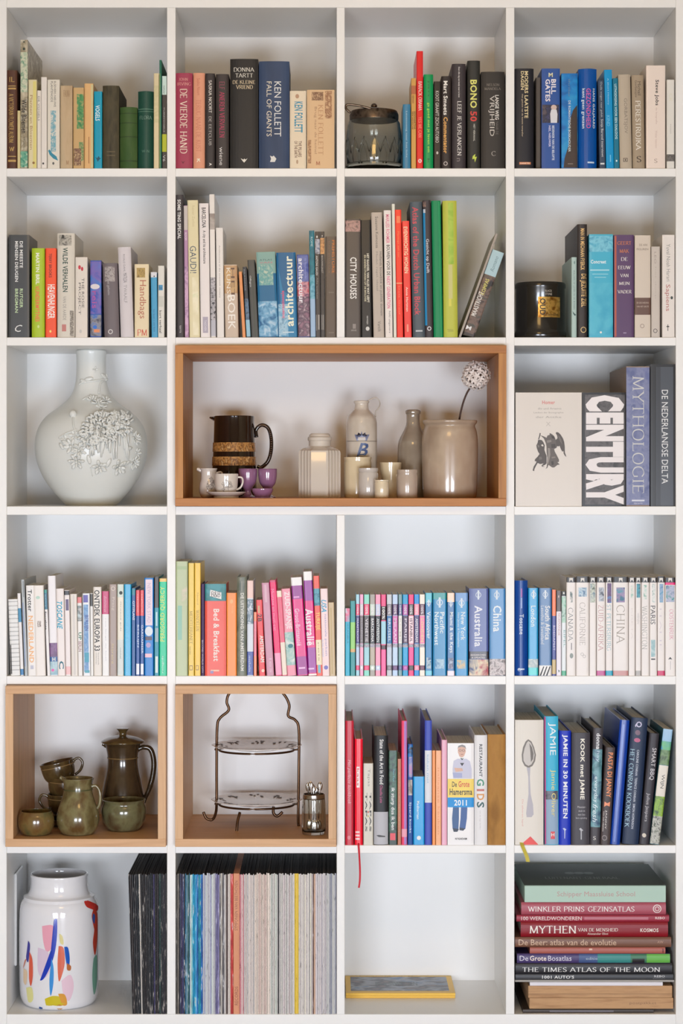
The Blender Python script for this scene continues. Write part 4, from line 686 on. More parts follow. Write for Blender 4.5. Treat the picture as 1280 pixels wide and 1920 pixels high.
# ---- fourth row, third compartment
cell(3, 2)
B(647, 656, 1141, (0, 174, 206), 'narrow cyan guide with picture top', [('p', 1141, 1166, [(200, 226, 236), (240, 110, 150), (90, 200, 220)], None, None, 70), ('T', 'ISTANBUL', 650, 653.5, 1170, 1208, (10, 120, 150), 'd')])
B(656.5, 666, 1127, (28, 150, 154), 'teal guide with lime middle band', [('b', 1167, 1217, (150, 214, 110)), ('b', 1217, 1223, (220, 170, 100))])
xs = [(667, 673.7), (674.3, 681.2), (682, 692.3), (693, 703), (703.6, 713.3), (714, 723.6), (724.8, 734.6), (735.6, 745.6), (746.6, 753.8), (754.4, 765), (765.5, 775.6), (776, 785.8), (786.2, 796.4)]
ser = [((170, 220, 236), (242, 70, 122), (72, 62, 132), 'MAASTRICHT', (220, 214, 240), (190, 215, 240), 'pale blue city guide with indigo title block'),
 ((246, 172, 210), (216, 206, 216), (112, 102, 106), 'FLORENCE', (170, 160, 166), (250, 172, 202), 'pink city guide with grey title block'),
 ((142, 226, 206), (236, 60, 112), (86, 76, 80), 'VENETIE', (220, 214, 216), (162, 216, 226), 'aqua city guide with pink label'),
 ((172, 166, 156), (206, 220, 206), (46, 46, 50), 'BARCELONA', (232, 232, 230), (190, 180, 160), 'khaki city guide with black title block'),
 ((250, 162, 192), (200, 210, 236), (40, 46, 48), 'ANTWERPEN', (230, 236, 236), (250, 166, 196), 'pink city guide with black title block'),
 ((240, 70, 132), (36, 30, 34), (160, 214, 230), 'SINGAPORE', (110, 180, 206), (246, 96, 162), 'hot pink city guide with pale blue middle'),
 ((200, 206, 212), (122, 116, 126), (26, 110, 172), 'BRUSSEL', (214, 230, 240), (196, 210, 226), 'grey city guide with blue title block'),
 ((190, 215, 245), (96, 62, 112), (216, 112, 182), 'MILAAN', (246, 214, 236), (196, 220, 245), 'pale blue city guide with pink title block'),
 ((122, 162, 166), (86, 96, 146), (240, 235, 228), 'ROME', (222, 216, 206), (116, 166, 170), 'grey-teal city guide with cream title block'),
 ((0, 160, 216), (176, 82, 166), (76, 52, 86), 'PARIJS', (226, 216, 232), (0, 166, 226), 'cyan city guide with plum title block'),
 ((250, 42, 122), (60, 60, 58), (250, 216, 226), 'ISTANBUL', (80, 60, 66), (246, 72, 152), 'hot pink city guide with pale title block'),
 ((0, 150, 226), (250, 150, 176), (82, 76, 126), 'AMSTERDAM', (232, 230, 240), (22, 150, 202), 'blue city guide with pink label'),
 ((246, 240, 226), (100, 52, 76), (246, 136, 182), 'LONDEN', (240, 216, 150), (250, 242, 228), 'cream city guide with pink title block')]
for (xa, xb), (c1, c2, c3, t, tc, c4, lk) in zip(xs, ser):
    w_ = xb - xa
    if t == 'SINGAPORE': it = [('b', 1137, 1163, c2), ('T', '100%', xa + 2, xb - 2, 1139, 1161, WT, 'dk'), ('b', 1165, 1208, c3), ('b', 1210, 1218, (70, 40, 50)), ('b', 1219, 1267, c4)]
    else: it = [('b', 1133, 1154, c2), ('T', '100%', xa + .26 * w_, xb - .26 * w_, 1136, 1152, (244, 236, 240), 'db'), ('b', 1155, 1207, c3), ('T', t, xa + .24 * w_, xb - .24 * w_, 1160, 1204, tc, 'db'), ('p', 1208, 1214, [(60, 50, 70), (200, 196, 210), (90, 80, 100)], None, None, 400), ('b', 1214, 1247, c4), ('b', 1248, 1257, c2), ('D', (xa + xb) / 2, 1252.5, w_ * .26, 2.6, tuple(min(255, v + 40) for v in c2))]
    B(xa, xb, 1115, c1, lk, it, d=.11)
lpb = lambda c: tuple(c)
B(797, 810, 1112, (0, 124, 184), 'narrow blue guide with white globe mark', [('b', 1112, 1130, (90, 196, 216)), ('LP', 803.5, 1131, 4), ('T', 'Vancouver', 800, 807, 1147, 1198, (236, 244, 248), 'db'), ('p', 1233, 1254, [(20, 90, 150), (190, 210, 220), (30, 110, 150)], 799, 808, 100), ('b', 1258, 1266, (110, 206, 230))], d=.125, rough=.3)
B(811, 837, 1112, (0, 132, 186), 'wide teal-blue guide with two-line white title', [('b', 1112, 1124, (20, 150, 150)), ('LP', 824, 1130, 6), ('T', 'Pacific', 824.5, 833, 1148, 1188, (236, 246, 250), 'db'), ('T', 'Northwest', 814, 822.5, 1148, 1210, (236, 246, 250), 'db'), ('p', 1236, 1254, [(0, 120, 180), (190, 220, 236), (60, 130, 170)], 816, 832, 90)], d=.125, rough=.3)
B(838, 852, 1112, (24, 104, 166), 'blue guide with peach top and white title', [('b', 1112, 1129, (250, 216, 190)), ('LP', 845, 1132, 4), ('T', 'Miami & the Keys', 841, 849.5, 1148, 1224, (236, 244, 250), 'db'), ('p', 1234, 1254, [(190, 200, 220), (90, 100, 130), (226, 210, 230)], 840, 850, 90), ('b', 1258, 1267, (240, 226, 236))], d=.125, rough=.3)
B(853, 877, 1112, (0, 140, 198), 'blue guide with title and white subtitle line', [('b', 1112, 1128, (100, 150, 206)), ('LP', 865, 1131, 5.6), ('T', 'New York', 863.5, 872, 1148, 1201, (236, 246, 250), 'db'), ('T', 'New Jersey & Pennsylvania', 856.5, 861, 1149, 1214, (206, 230, 246), 'db'), ('p', 1238, 1254, [(90, 180, 220), (230, 200, 150), (60, 130, 180)], 856, 872, 80)], d=.125, rough=.3)
B(879, 915.5, 1104, (70, 86, 152), 'thick indigo guide with large white title and photo foot', [('LP', 896.5, 1116, 5.4), ('T', 'Australia', 889, 904, 1136, 1213, (240, 242, 250), 'db'), ('b', 1222, 1236, (44, 34, 44)), ('T', 'RESEARCHED', 882, 911, 1227, 1230, (236, 226, 226), 'hb'), ('T', '& UPDATED', 884, 909, 1232, 1235, (236, 226, 226), 'hb'), ('p', 1237, 1267, [(176, 50, 80), (236, 220, 190), (60, 80, 130)], None, None, 45)], d=.13, rough=.3)
B(917, 947, 1104, (66, 136, 192), 'thick steel-blue guide with grey photo foot', [('LP', 931, 1116, 5.4), ('T', 'China', 924, 940, 1136, 1185, (240, 246, 250), 'db'), ('p', 1236, 1267, [(110, 90, 90), (226, 216, 216), (70, 60, 60)], None, None, 80)], d=.13, rough=.3)
# ---- fourth row, fourth compartment
cell(3, 3)
B(964.5, 989.5, 1089, (20, 76, 160), 'rounded royal blue guide with white title', [('T', 'Toscane', 973.5, 981.5, 1152, 1190, (222, 230, 244), 'db'), ('b', 1104, 1120, (150, 60, 160), 976, 979), ('b', 1121, 1141, (130, 150, 206), 976, 979), ('b', 1254, 1256.5, (230, 236, 246), 971, 983), ('O', 973, 1256, 3, 1, (200, 214, 240))], 'r', rough=.3)
B(990, 1008.5, 1103, (0, 156, 212), 'cyan guide with white globe mark and photo foot', [('LP', 1000, 1115, 5), ('T', 'London', 995, 1004, 1136, 1175, (236, 246, 250), 'db'), ('p', 1236, 1252, [(220, 226, 226), (170, 190, 196), (236, 236, 230)], None, None, 60), ('b', 1252, 1266, (60, 206, 206))], d=.13, rough=.3)
zz = [('P', [(1011 + i * 6, 1267), (1014 + i * 6, 1267), (1020 + i * 6, 1250), (1018 + i * 6, 1250)], (50, 46, 46)) for i in range(3)]
B(1010, 1034, 1103, (60, 110, 162), 'denim-blue guide with zebra stripes at foot', [('LP', 1022, 1115, 5), ('T', 'South Africa', 1021.5, 1031, 1136, 1200, (240, 240, 240), 'db'), ('T', 'Lesotho & Swaziland', 1013.5, 1020, 1136, 1208, (226, 230, 236), 'd'), ('b', 1248, 1267, (226, 222, 216))] + zz, d=.13, rough=.3)
B(1034.5, 1042, 1106, (62, 72, 152), 'narrow indigo guide with orange top', [('b', 1106, 1155, (250, 130, 80)), ('T', 'BOEDAPEST', 1036.5, 1040.5, 1173, 1220, (210, 206, 236), 'db'), ('b', 1237, 1264, (206, 180, 120))])
B(1042.5, 1052, 1108, (238, 230, 238), 'narrow white guide with charcoal top', [('b', 1108, 1147, (90, 78, 74)), ('T', 'NORMANDIE', 1046, 1049.5, 1150, 1192, (190, 150, 140), 'd'), ('P', [(1046, 1256), (1049, 1258), (1047, 1262)], (60, 110, 100)), ('b', 1117, 1121, (210, 190, 180), 1046, 1048)])
B(1052.5, 1061, 1109, (230, 236, 238), 'narrow guide with green picture and green foot', [('b', 1109, 1118, (36, 40, 40)), ('D', 1056.5, 1112.5, 1.8, 1.8, WT), ('p', 1119, 1168, [(90, 190, 150), (200, 226, 214), (60, 130, 110)], None, None, 60), ('T', 'EIFEL', 1056, 1060, 1182, 1214, (150, 190, 186), 'd'), ('b', 1258, 1267, (80, 180, 140))])
cap = [  # visual guides: white spines with a dark top, a small picture and a serif title
 (1061.5, 1079, 1083, 'CANADA', 1064.5, 1074, 1140, 1203, (120, 124, 124), [(206, 210, 206), (90, 110, 110), (238, 232, 228)], (1068, 1073, 1110, 1130), None, 'with a totem drawing'),
 (1079.5, 1104, 1081, 'CALIFORNIE', 1086, 1097, 1130, 1210, (180, 170, 164), [(130, 170, 200), (200, 220, 230), (80, 120, 160)], (1084, 1100, 1102, 1119), None, 'with pale blue fountain picture'),
 (1104.5, 1117.5, 1082, '', 0, 0, 0, 0, (0, 0, 0), [(60, 110, 140), (210, 216, 200), (70, 90, 80)], (1106, 1116, 1094, 1130), None, 'without title, with tree picture'),
 (1118, 1134.5, 1082, 'ZUID-AFRIKA', 1121, 1131, 1135, 1221, (196, 140, 140), [(90, 120, 150), (200, 206, 216), (60, 70, 90)], (1122, 1132, 1102, 1128), (196, 80, 146), 'with rose title and purple foot'),
 (1135, 1148.5, 1082, 'ST PETERSBURG', 1137, 1145, 1134, 1220, (110, 176, 190), [(60, 140, 210), (110, 80, 130), (90, 60, 110)], (1138, 1146, 1094, 1131), (0, 166, 196), 'with teal title and cyan foot'),
 (1149, 1177.5, 1082, 'CHINA', 1155, 1171, 1135, 1208, (170, 160, 148), [(60, 150, 170), (170, 140, 180), (40, 110, 140)], (1155, 1171, 1102, 1130), (206, 150, 146), 'widest, with big title and pagoda'),
 (1178, 1190.5, 1083, 'KRETA', 1183, 1186, 1140, 1200, (220, 210, 204), [(150, 196, 180), (232, 230, 222), (110, 170, 150)], (1182, 1187, 1098, 1122), None, 'with narrow green picture'),
 (1191, 1201.5, 1083, 'WENEN', 1194, 1198, 1150, 1170, (206, 200, 196), [(40, 60, 80), (60, 160, 180), (120, 140, 150)], (1193, 1200, 1095, 1121), (180, 176, 172), 'with dark teal picture and grey foot'),
 (1202, 1217, 1083, 'WASHINGTON', 1203, 1213, 1136, 1218, (168, 166, 160), [(190, 216, 206), (232, 232, 226), (120, 180, 160)], (1206, 1212, 1097, 1124), None, 'with tall grey title and column picture'),
 (1217.5, 1231.5, 1083, 'PARIS', 1219, 1228, 1136, 1171, (80, 78, 78), [(190, 206, 200), (236, 236, 232), (150, 176, 170)], (1222, 1228, 1095, 1130), None, 'with dark short title and tower'),
 (1232, 1246, 1081, 'ITALIE', 1236, 1240, 1140, 1220, (216, 206, 214), [(60, 150, 190), (150, 180, 210), (90, 130, 180)], (1236, 1243, 1095, 1130), (210, 40, 100), 'with blue picture and crimson foot'),
 (1246.5, 1265.5, 1083, 'OOSTENRIJK', 1254, 1262, 1143, 1200, (214, 110, 146), [(60, 120, 150), (190, 190, 214), (40, 150, 150)], (1248, 1264, 1098, 1129), None, 'with pink title and mountain photo')]
for (xa, xb, yt, t, ta, tb_, ya, yb, tc, pc, pr, foot, lk) in cap:
    it = [('b', yt, 1092.5, (40, 36, 36)), ('P', [((xa + xb) / 2 - 3.5, 1092), ((xa + xb) / 2 - 3.5, 1084), ((xa + xb) / 2 + 3.5, 1084), ((xa + xb) / 2 + 3.5, 1092), ((xa + xb) / 2, 1087)], (232, 228, 222)), ('p', pr[2], pr[3], pc, pr[0], pr[1], 80)]
    if t: it.append(('T', t, ta, tb_, ya, yb, tc, 'dsl' if yb - ya > 45 else 'd'))
    if foot: it.append(('b', 1258, 1267, foot))
    if t == 'CANADA': it += [('b', 1206, 1219, (150, 140, 140), 1070, 1072), ('D', 1071, 1230, 3.4, 5, (150, 160, 156))]
    if t == 'CALIFORNIE': it += [('O', 1091, 1227, 3, .8, (190, 184, 180)), ('O', 1095, 1231, 3, .8, (190, 184, 180))]
    if t == 'PARIS': it += [('p', 1200, 1232, [(200, 220, 220), (150, 190, 196), (236, 236, 230)], 1220, 1228, 60), ('b', 1235, 1237.5, (50, 46, 46), 1220, 1228)]
    if t == 'OOSTENRIJK': it += [('b', 1092.5, 1097, (236, 0, 120)), ('P', [(1252, 1237), (1256, 1232), (1260, 1237), (1256, 1236)], (60, 60, 60)), ('b', 1240, 1256, (190, 184, 186), 1256, 1257)]
    B(xa, xb, yt, (238, 231, 226), 'white visual guide ' + lk, it, d=.14)
# ---- fifth row, third compartment: cookery books
cell(4, 2)
B(647, 663, 1352, (202, 34, 58), 'tall dark red hardback with pink script title', [('T', 'Het perfecte kookboek', 650, 658, 1425, 1508, (240, 180, 190), 'di'), ('D', 654, 1571, 3, 4, (226, 130, 140))], 'h', d=.24, rough=.35)
RIB, S = B(664.5, 680, 1386, (244, 0, 44), 'bright red hardback with ribbon hanging out', [('b', 1438, 1477, (244, 236, 232), 668, 674), ('T', 'kaas', 669, 673, 1441, 1474, (226, 60, 70), 'db'), ('T', 'III', 666, 674, 1559, 1575, (250, 220, 220), 'dk')], 'h', d=.2, rough=.3)
B(681, 699.5, 1432, (216, 211, 196), 'off-white paperback with dotted black capitals', [('T', 'Tapas', 688, 694, 1442, 1475, (150, 146, 134), 'd'), ('T', 'TAPAS', 684.5, 688, 1487, 1560, (44, 40, 38), 'dk'), ('T', 'TAPAS', 692.5, 696, 1487, 1560, (44, 40, 38), 'dk'), ('D', 690, 1523, 1.4, 2, (206, 80, 60)), ('D', 690, 1531, 1.4, 2, (206, 190, 110))])
B(700.5, 727.5, 1380, (22, 22, 26), 'thick black hardback with silver foot', [('T', 'State of the Art in Food', 711.5, 719, 1387, 1471, (240, 238, 236), 'db'), ('T', 'Claudia Lute', 712, 717, 1473, 1506, (190, 84, 130), 'db'), ('b', 1523, 1584, (190, 190, 196)), ('P', [(705, 1567), (710, 1566), (722, 1568), (722, 1570), (710, 1570)], (60, 58, 62))], 'h', d=.22)
B(728.5, 744.5, 1408, (44, 66, 58), 'dark green picture spine with white sentence', [('p', 1410, 1560, [(30, 44, 42), (70, 110, 90), (40, 56, 60)], None, None, 70), ('T', 'ik sturp dus ik ben', 731.5, 740, 1478, 1557, (240, 240, 240), 'db'), ('T', 'Onno Kleyn', 735, 740, 1443, 1466, (120, 190, 200), 'd'), ('b', 1563, 1576, (230, 70, 84), 731, 741)])
B(745, 752, 1424, (188, 104, 66), 'thin terracotta booklet', [('T', 'kruiden en specerijen', 747, 749.5, 1450, 1560, (220, 160, 100), 'd')])
B(752.5, 763, 1352, (246, 70, 112), 'tall pink and lilac striped book', [('b', 1353, 1584, (178, 134, 208), 757.5, 762.5), ('b', 1555, 1570, (246, 170, 190))], 'h', d=.26)
B(764, 774, 1396, (20, 80, 160), 'blue and black picture spine', [('p', 1398, 1420, [(20, 30, 40), (10, 120, 200), (20, 60, 120)], None, None, 60), ('p', 1420, 1458, [(206, 110, 190), (170, 160, 190), (90, 120, 200)], 766, 773, 50), ('p', 1463, 1492, [(190, 180, 170), (120, 110, 100), (210, 200, 196)], 765, 773, 60), ('T', 'Sjoerd kookt', 766, 771, 1505, 1563, (206, 226, 246), 'db')], 'h')
B(774.5, 795.5, 1457, (0, 160, 226), 'short azure paperback with white word', [('T', 'Mediterraan', 781, 786, 1503, 1537, (220, 240, 250), 'db'), ('D', 785, 1572, 4, 4, (236, 240, 240))], rough=.3)
B(796, 809.5, 1352, (66, 86, 192), 'tall indigo book with white panel', [('b', 1408, 1506, (228, 232, 240)), ('T', 'koken met', 800, 804, 1416, 1470, (150, 190, 220), 'd')], 'h', d=.26)
B(810, 816, 1408, (250, 150, 60), 'thin bright orange booklet', [('b', 1410, 1583, (240, 130, 30), 810.3, 811.5)])
B(816.5, 827, 1408, (250, 178, 126), 'pale orange paperback', [('T', 'italiaanse keuken', 820, 824, 1440, 1565, (240, 150, 90), 'd')])
B(827.5, 838, 1388, (246, 184, 208), 'light pink hardback', [('b', 1389, 1583, (246, 200, 220), 830, 833)], 'h', d=.22)
r_, S = B(838.5, 888.5, 1394, (244, 242, 242), 'wide white guide with standing man and yellow band', [], d=.15)
SK = (222, 180, 160)
S.poly([(858, 1401), (865, 1398), (872, 1401), (873, 1410), (870, 1418), (866, 1421), (861, 1419), (858, 1411)], SK, 'portrait')
S.poly([(857, 1405), (859, 1399), (866, 1396.5), (872, 1399), (874, 1406), (871, 1402), (865, 1400.5), (859, 1402)], (150, 146, 146), 'portrait')
S.ring(862.3, 1407.5, 2.7, .6, (80, 60, 60), 'portrait', asp=.8); S.ring(868.7, 1407.5, 2.7, .6, (80, 60, 60), 'portrait', asp=.8); S.band(863.4, 868.2, 1414.6, 1415.4, ink((160, 90, 84)), 'portrait', 2)
S.poly([(850, 1427), (858, 1423), (866, 1424), (874, 1423), (881, 1428), (884, 1442), (884, 1460), (849, 1460), (848, 1442)], (206, 206, 226), 'portrait')
S.poly([(862, 1431), (870, 1431), (866, 1437)], (50, 48, 54), 'portrait'); S.poly([(862, 1421), (866, 1426), (870, 1421), (867, 1423)], (60, 80, 80), 'portrait')
S.poly([(851, 1440), (866, 1441), (868, 1446), (854, 1448)], SK, 'portrait'); S.poly([(848, 1449), (866, 1450), (866, 1459), (850, 1459)], (170, 176, 214), 'portrait')
S.poly([(849, 1512), (860, 1512), (860, 1535), (859, 1555), (848, 1554), (847, 1535)], (62, 98, 150), 'portrait'); S.poly([(864, 1512), (876, 1512), (875, 1535), (872, 1555), (861, 1553), (863, 1535)], (62, 98, 160), 'portrait')
S.poly([(848, 1553), (860, 1555), (857, 1560), (850, 1560)], (50, 60, 80), 'portrait'); S.poly([(861, 1552), (872, 1554), (868, 1558), (861, 1557)], (50, 60, 80), 'portrait')
S.band(838.8, 888.2, 1461, 1495.5, ink((250, 220, 104)), 'title_band'); S.band(838.8, 888.2, 1496, 1514, ink((0, 150, 226)), 'title_band')
S.text('De', 847, 856, 1466, 1476, (60, 50, 40), 'hb'); S.text('Grote', 859, 880, 1465, 1476, (214, 70, 60), 'hb'); S.text('Hamersma', 842.5, 885, 1479, 1491, (50, 44, 40), 'hb')
S.text('2011', 851, 875, 1500, 1511, (246, 250, 252), 'hk'); S.text("N'IGADAM", 853, 875, 1571, 1575, (60, 56, 56), 'hb')
r_, S = B(889, 913.5, 1379, (238, 237, 238), 'white hardback with multicoloured capitals', [('T', 'RESTAURANT', 898, 904, 1396, 1457, (70, 70, 74), 'dk'), ('T', 'G', 893.5, 907.5, 1461, 1474, (70, 150, 120), 'dk'), ('T', 'I', 893.5, 907.5, 1480, 1484, (200, 120, 110), 'dk'), ('T', 'D', 893.5, 907.5, 1489, 1501, (226, 160, 90), 'dk'), ('T', 'S', 893.5, 907.5, 1504, 1515, (60, 100, 100), 'dk'), ('T', 'van de lage landen', 898.5, 901, 1520, 1556, (190, 186, 186), 'd')], 'h', d=.2)
B(914, 947.5, 1378, (172, 122, 56), 'book wrapped in brown kraft paper', [], 'h', d=.21, cm=ramp_mat('kraft_paper', [(150, 104, 44), (182, 132, 64), (166, 116, 56)], (24, 24, 10), 4, .7, bump=.4))
# ---- fifth row, fourth compartment: cookery books
cell(4, 3)
SPN, S = B(965, 1019, 1351, (234, 228, 218), 'thick cream hardback with printed silver spoon', [('T', 'De zilveren lepel', 977, 981, 1500, 1550, (226, 170, 160), 'd')], 'h', d=.2)
S.poly([(990, 1387), (996, 1391), (1001, 1402), (1004.5, 1416), (1003, 1428), (998, 1437), (990.5, 1441), (983, 1437), (978.5, 1428), (977.5, 1416), (980, 1402), (985, 1391)], (120, 112, 104), 'printed_spoon')
S.poly([(990, 1390), (995, 1394), (999, 1404), (1002, 1416), (1000, 1427), (996, 1434), (990.5, 1437), (985, 1434), (981, 1427), (980.5, 1416), (983, 1404), (987, 1394)], (206, 200, 194), 'printed_spoon')
S.poly([(992, 1394), (997, 1402), (1000, 1414), (999, 1424), (995, 1430), (994, 1412)], (110, 102, 94), 'printed_spoon')
S.poly([(987, 1440), (994, 1440), (993, 1458), (994.5, 1490), (999, 1510), (1000, 1528), (996, 1533), (987, 1533), (986, 1526), (988, 1508), (990.5, 1490), (990, 1458)], (186, 182, 190), 'printed_spoon')
S.poly([(994, 1569), (1009, 1584.5), (976, 1584.5)], (236, 80, 76), 'corner_label')
B(1019.5, 1046.5, 1344, (62, 186, 222), 'tall cyan and grey hardback with white and yellow title', [('b', 1345, 1584, (200, 80, 140), 1019.5, 1023), ('b', 1490, 1584, (150, 176, 202), 1023.5, 1046.3), ('p', 1484, 1500, [(60, 60, 80), (110, 110, 120), (40, 90, 120)], 1022, 1046, 60), ('T', 'JAMIE', 1027, 1042, 1356, 1417, (240, 246, 248), 'd'), ('T', 'Jamie Oliver', 1031, 1042, 1444, 1532, (236, 220, 130), 'd'), ('b', 1560, 1574, (226, 80, 90), 1032, 1040), ('T', 'H', 1033, 1039, 1563, 1569, WT, 'hk')], 'h', b=(1021, 1047), d=.25)
B(1048, 1071, 1371, (0, 46, 192), 'royal blue hardback with bold white capitals', [('T', 'JAMIE IN 30 MINUTEN', 1053.5, 1064.5, 1378, 1535, (240, 242, 248), 'dk'), ('P', [(1055, 1554), (1058, 1553), (1062, 1556), (1060, 1558), (1059.5, 1573), (1058, 1573), (1058, 1558)], (190, 200, 236))], 'h', b=(1048, 1070), d=.25)
B(1071.5, 1107, 1375, (66, 62, 70), 'thick charcoal hardback with bold white title', [('T', 'KOOK met JAMIE', 1086, 1096.5, 1386, 1500, (246, 240, 226), 'dk'), ('T', 'Meester-', 1083, 1099, 1512, 1516, (190, 186, 190), 'h'), ('T', 'stuk in', 1085, 1097, 1519, 1523, (190, 186, 190), 'h'), ('T', 'een los-', 1084, 1098, 1526, 1530, (190, 186, 190), 'h'), ('T', 'bare opleiding', 1080, 1101, 1533, 1537, (190, 186, 190), 'h'), ('P', [(1086, 1555), (1089, 1553), (1094, 1558), (1091, 1559), (1091, 1575), (1089, 1575), (1089, 1559)], (190, 190, 196))], 'h', b=(1071.5, 1105.5), d=.25)
B(1112, 1131, 1366, (70, 66, 72), 'dark hardback with teal photo and white lowercase title', [('p', 1406, 1552, [(60, 110, 120), (120, 170, 180), (60, 90, 120)], None, None, 40), ('T', 'donna', 1118, 1126, 1376, 1406, (240, 240, 242), 'db'), ('T', 'hay', 1117, 1125, 1409, 1430, (190, 210, 226), 'd'), ('T', 'everyday', 1112.5, 1121, 1457, 1506, (226, 240, 244), 'd'), ('T', 'fresh', 1111, 1120, 1509, 1542, (226, 240, 244), 'di'), ('T', 'S', 1112, 1117, 1569, 1576, WT, 'hs')], 'h', b=(1106.5, 1124.5), d=.24)
B(1135, 1153.5, 1402, (76, 64, 64), 'dark brown hardback with orange title', [('T', 'PASTA DI JANNY', 1135.5, 1147.5, 1412, 1496, (244, 150, 96), 'db'), ('P', [(1133, 1504), (1138, 1507), (1144, 1504), (1143, 1513), (1137, 1511), (1132, 1514)], (240, 150, 110)), ('T', 'JANNY', 1133.5, 1137.2, 1520, 1556, (206, 200, 196), 'db'), ('T', 'VAN DER HEIJDEN', 1129, 1132, 1522, 1560, (206, 200, 196), 'db'), ('O', 1133, 1572, 5, 1.4, (150, 140, 140))], 'h', b=(1125.5, 1143.5), d=.24)
B(1162, 1182, 1351, (0, 62, 164), 'tall glossy blue hardback leaning right', [('b', 1360, 1580, (90, 120, 206), 1160, 1163)], 'h', b=(1145, 1162), d=.27, rough=.28)
B(1184, 1216, 1347, (26, 46, 78), 'thick navy hardback with pale blue serif title', [('T', 'Q', 1191, 1204, 1355, 1366, (206, 200, 226), 'dk'), ('D', 1196, 1376, 5, 5, (120, 90, 110)), ('D', 1195, 1390, 6, 4, (190, 90, 130)), ('T', 'HET CONRAN KOOKBOEK', 1176.5, 1185, 1407, 1554, (170, 206, 224), 'ds'), ('T', 'CAROLINE CONRAN  TERENCE CONRAN  SIMON HOPKINSON', 1189, 1193.5, 1408, 1556, (200, 206, 220), 'db')], 'h', b=(1167, 1197), d=.26, cm=None)
B(1217.5, 1236, 1376, (54, 50, 58), 'charcoal hardback with white slanted title', [('T', 'SMART BBQ', 1218.5, 1228, 1404, 1464, (226, 222, 226), 'd'), ('T', 'Julius Jaspers', 1208.5, 1216, 1489, 1542, (190, 186, 190), 'd'), ('D', 1207, 1568, 4, 4, (216, 206, 190))], 'h', b=(1198, 1216.5), d=.24)
B(1243, 1261.5, 1368, (60, 116, 130), 'rightmost leaning picture book with cream label', [('p', 1369, 1392, [(140, 190, 226), (170, 206, 236), (150, 196, 230)], None, None, 20), ('p', 1392, 1408, [(60, 150, 190), (110, 190, 130), (90, 170, 160)], None, None, 50), ('p', 1408, 1436, [(70, 110, 60), (120, 150, 100), (60, 84, 50)], None, None, 60), ('b', 1437, 1495, (228, 220, 206)), ('T', 'WIJN', 1237, 1245, 1454, 1480, (70, 66, 60), 'd'), ('p', 1495, 1532, [(70, 130, 40), (150, 190, 60), (60, 90, 50)], None, None, 80), ('p', 1532, 1584, [(50, 50, 44), (200, 200, 190), (70, 80, 56)], None, None, 130)], b=(1217.5, 1235.5), d=.2)
# ribbons that hang out of two of the books
def ribbon(parent, px, col, w, label=None):
    pts = [Vector((wx(x), Y, wz(y))) for x, y, Y in px]
    loc = Vector(parent.location)
    m = MB()
    inv = parent.matrix_basis.inverted()
    sp = spline(pts, 6)
    for i, p in enumerate(sp):
        t = i / (len(sp) - 1); tw = math.sin(t * 4) * 0.35
        for sgn in (-1, 1): m.v.append(tuple(inv @ (p + Vector((sgn * w / 2 * math.cos(tw), sgn * w / 2 * math.sin(tw), 0)))))
    for i in range(len(sp) - 1): m.f.append((2 * i, 2 * i + 1, 2 * i + 3, 2 * i + 2))
    o = m.build('ribbon_marker', mat(col, .6, name='ribbon'), parent); md = o.modifiers.new('thickness', 'SOLIDIFY'); md.thickness = 0.0005
    if label: o['label'] = label
ribbon(RIB, [(672, 1580, .010), (672, 1585, -.003), (673, 1600, -.004), (674.5, 1630, -.004), (674.3, 1650, -.004), (672.5, 1664, -.004)], (206, 20, 44), .0042, 'red ribbon marker')
ribbon(SPN, [(978, 1580, .010), (979, 1586, -.003), (983, 1596, -.005), (987, 1606, -.006), (989, 1615, -.006)], (206, 190, 70), .0085, 'yellow ribbon marker')
# ------------------------------------------------------------------ helpers for turned ware
def ware(name, label, cat, cx, Y, base_py, group=None, rot=(0, 0, 0)):
    return thing(name, label, cat, (wx(cx, Y), Y, wz(base_py, Y)), group, rot)
def K(Y): return U * (1 + Y / CD)
def turn(parent, name, m, prof, base, Y, seg=48, smooth=True, off=(0, 0, 0), cap0=True, sharp=40, n=4, sp=True):
    """prof in photograph pixels (radius, y); swept to a vessel; the last points may run down the inside"""
    k = K(Y)
    pr = [(max(r, 0.0) * k, (base - y) * k) for r, y in prof]
    if sp and len(pr) > 2:
        q = spline([(a, b, 0) for a, b in pr], n); pr = [(max(a.x, 0.0), a.y) for a in q]
    return MB().lathe(pr, seg, off, cap0).build(name, m, parent, smooth=smooth, sharp=sharp)
def strap(parent, name, m, pts, rad, Y, cx, base, yy=0.0, seg=10, n=5):
    k = K(Y)
    P = [((x - cx) * k, yy, (base - y) * k) for x, y in pts]
    sp = spline(P, n)
    if isinstance(rad, (list, tuple)):
        R = [rad[min(len(rad) - 1, int(i / (len(sp) - 1) * (len(rad) - 1)))] * k for i in range(len(sp))]
    else: R = rad * k
    return MB().tube(sp, R, seg).build(name, m, parent, smooth=True)
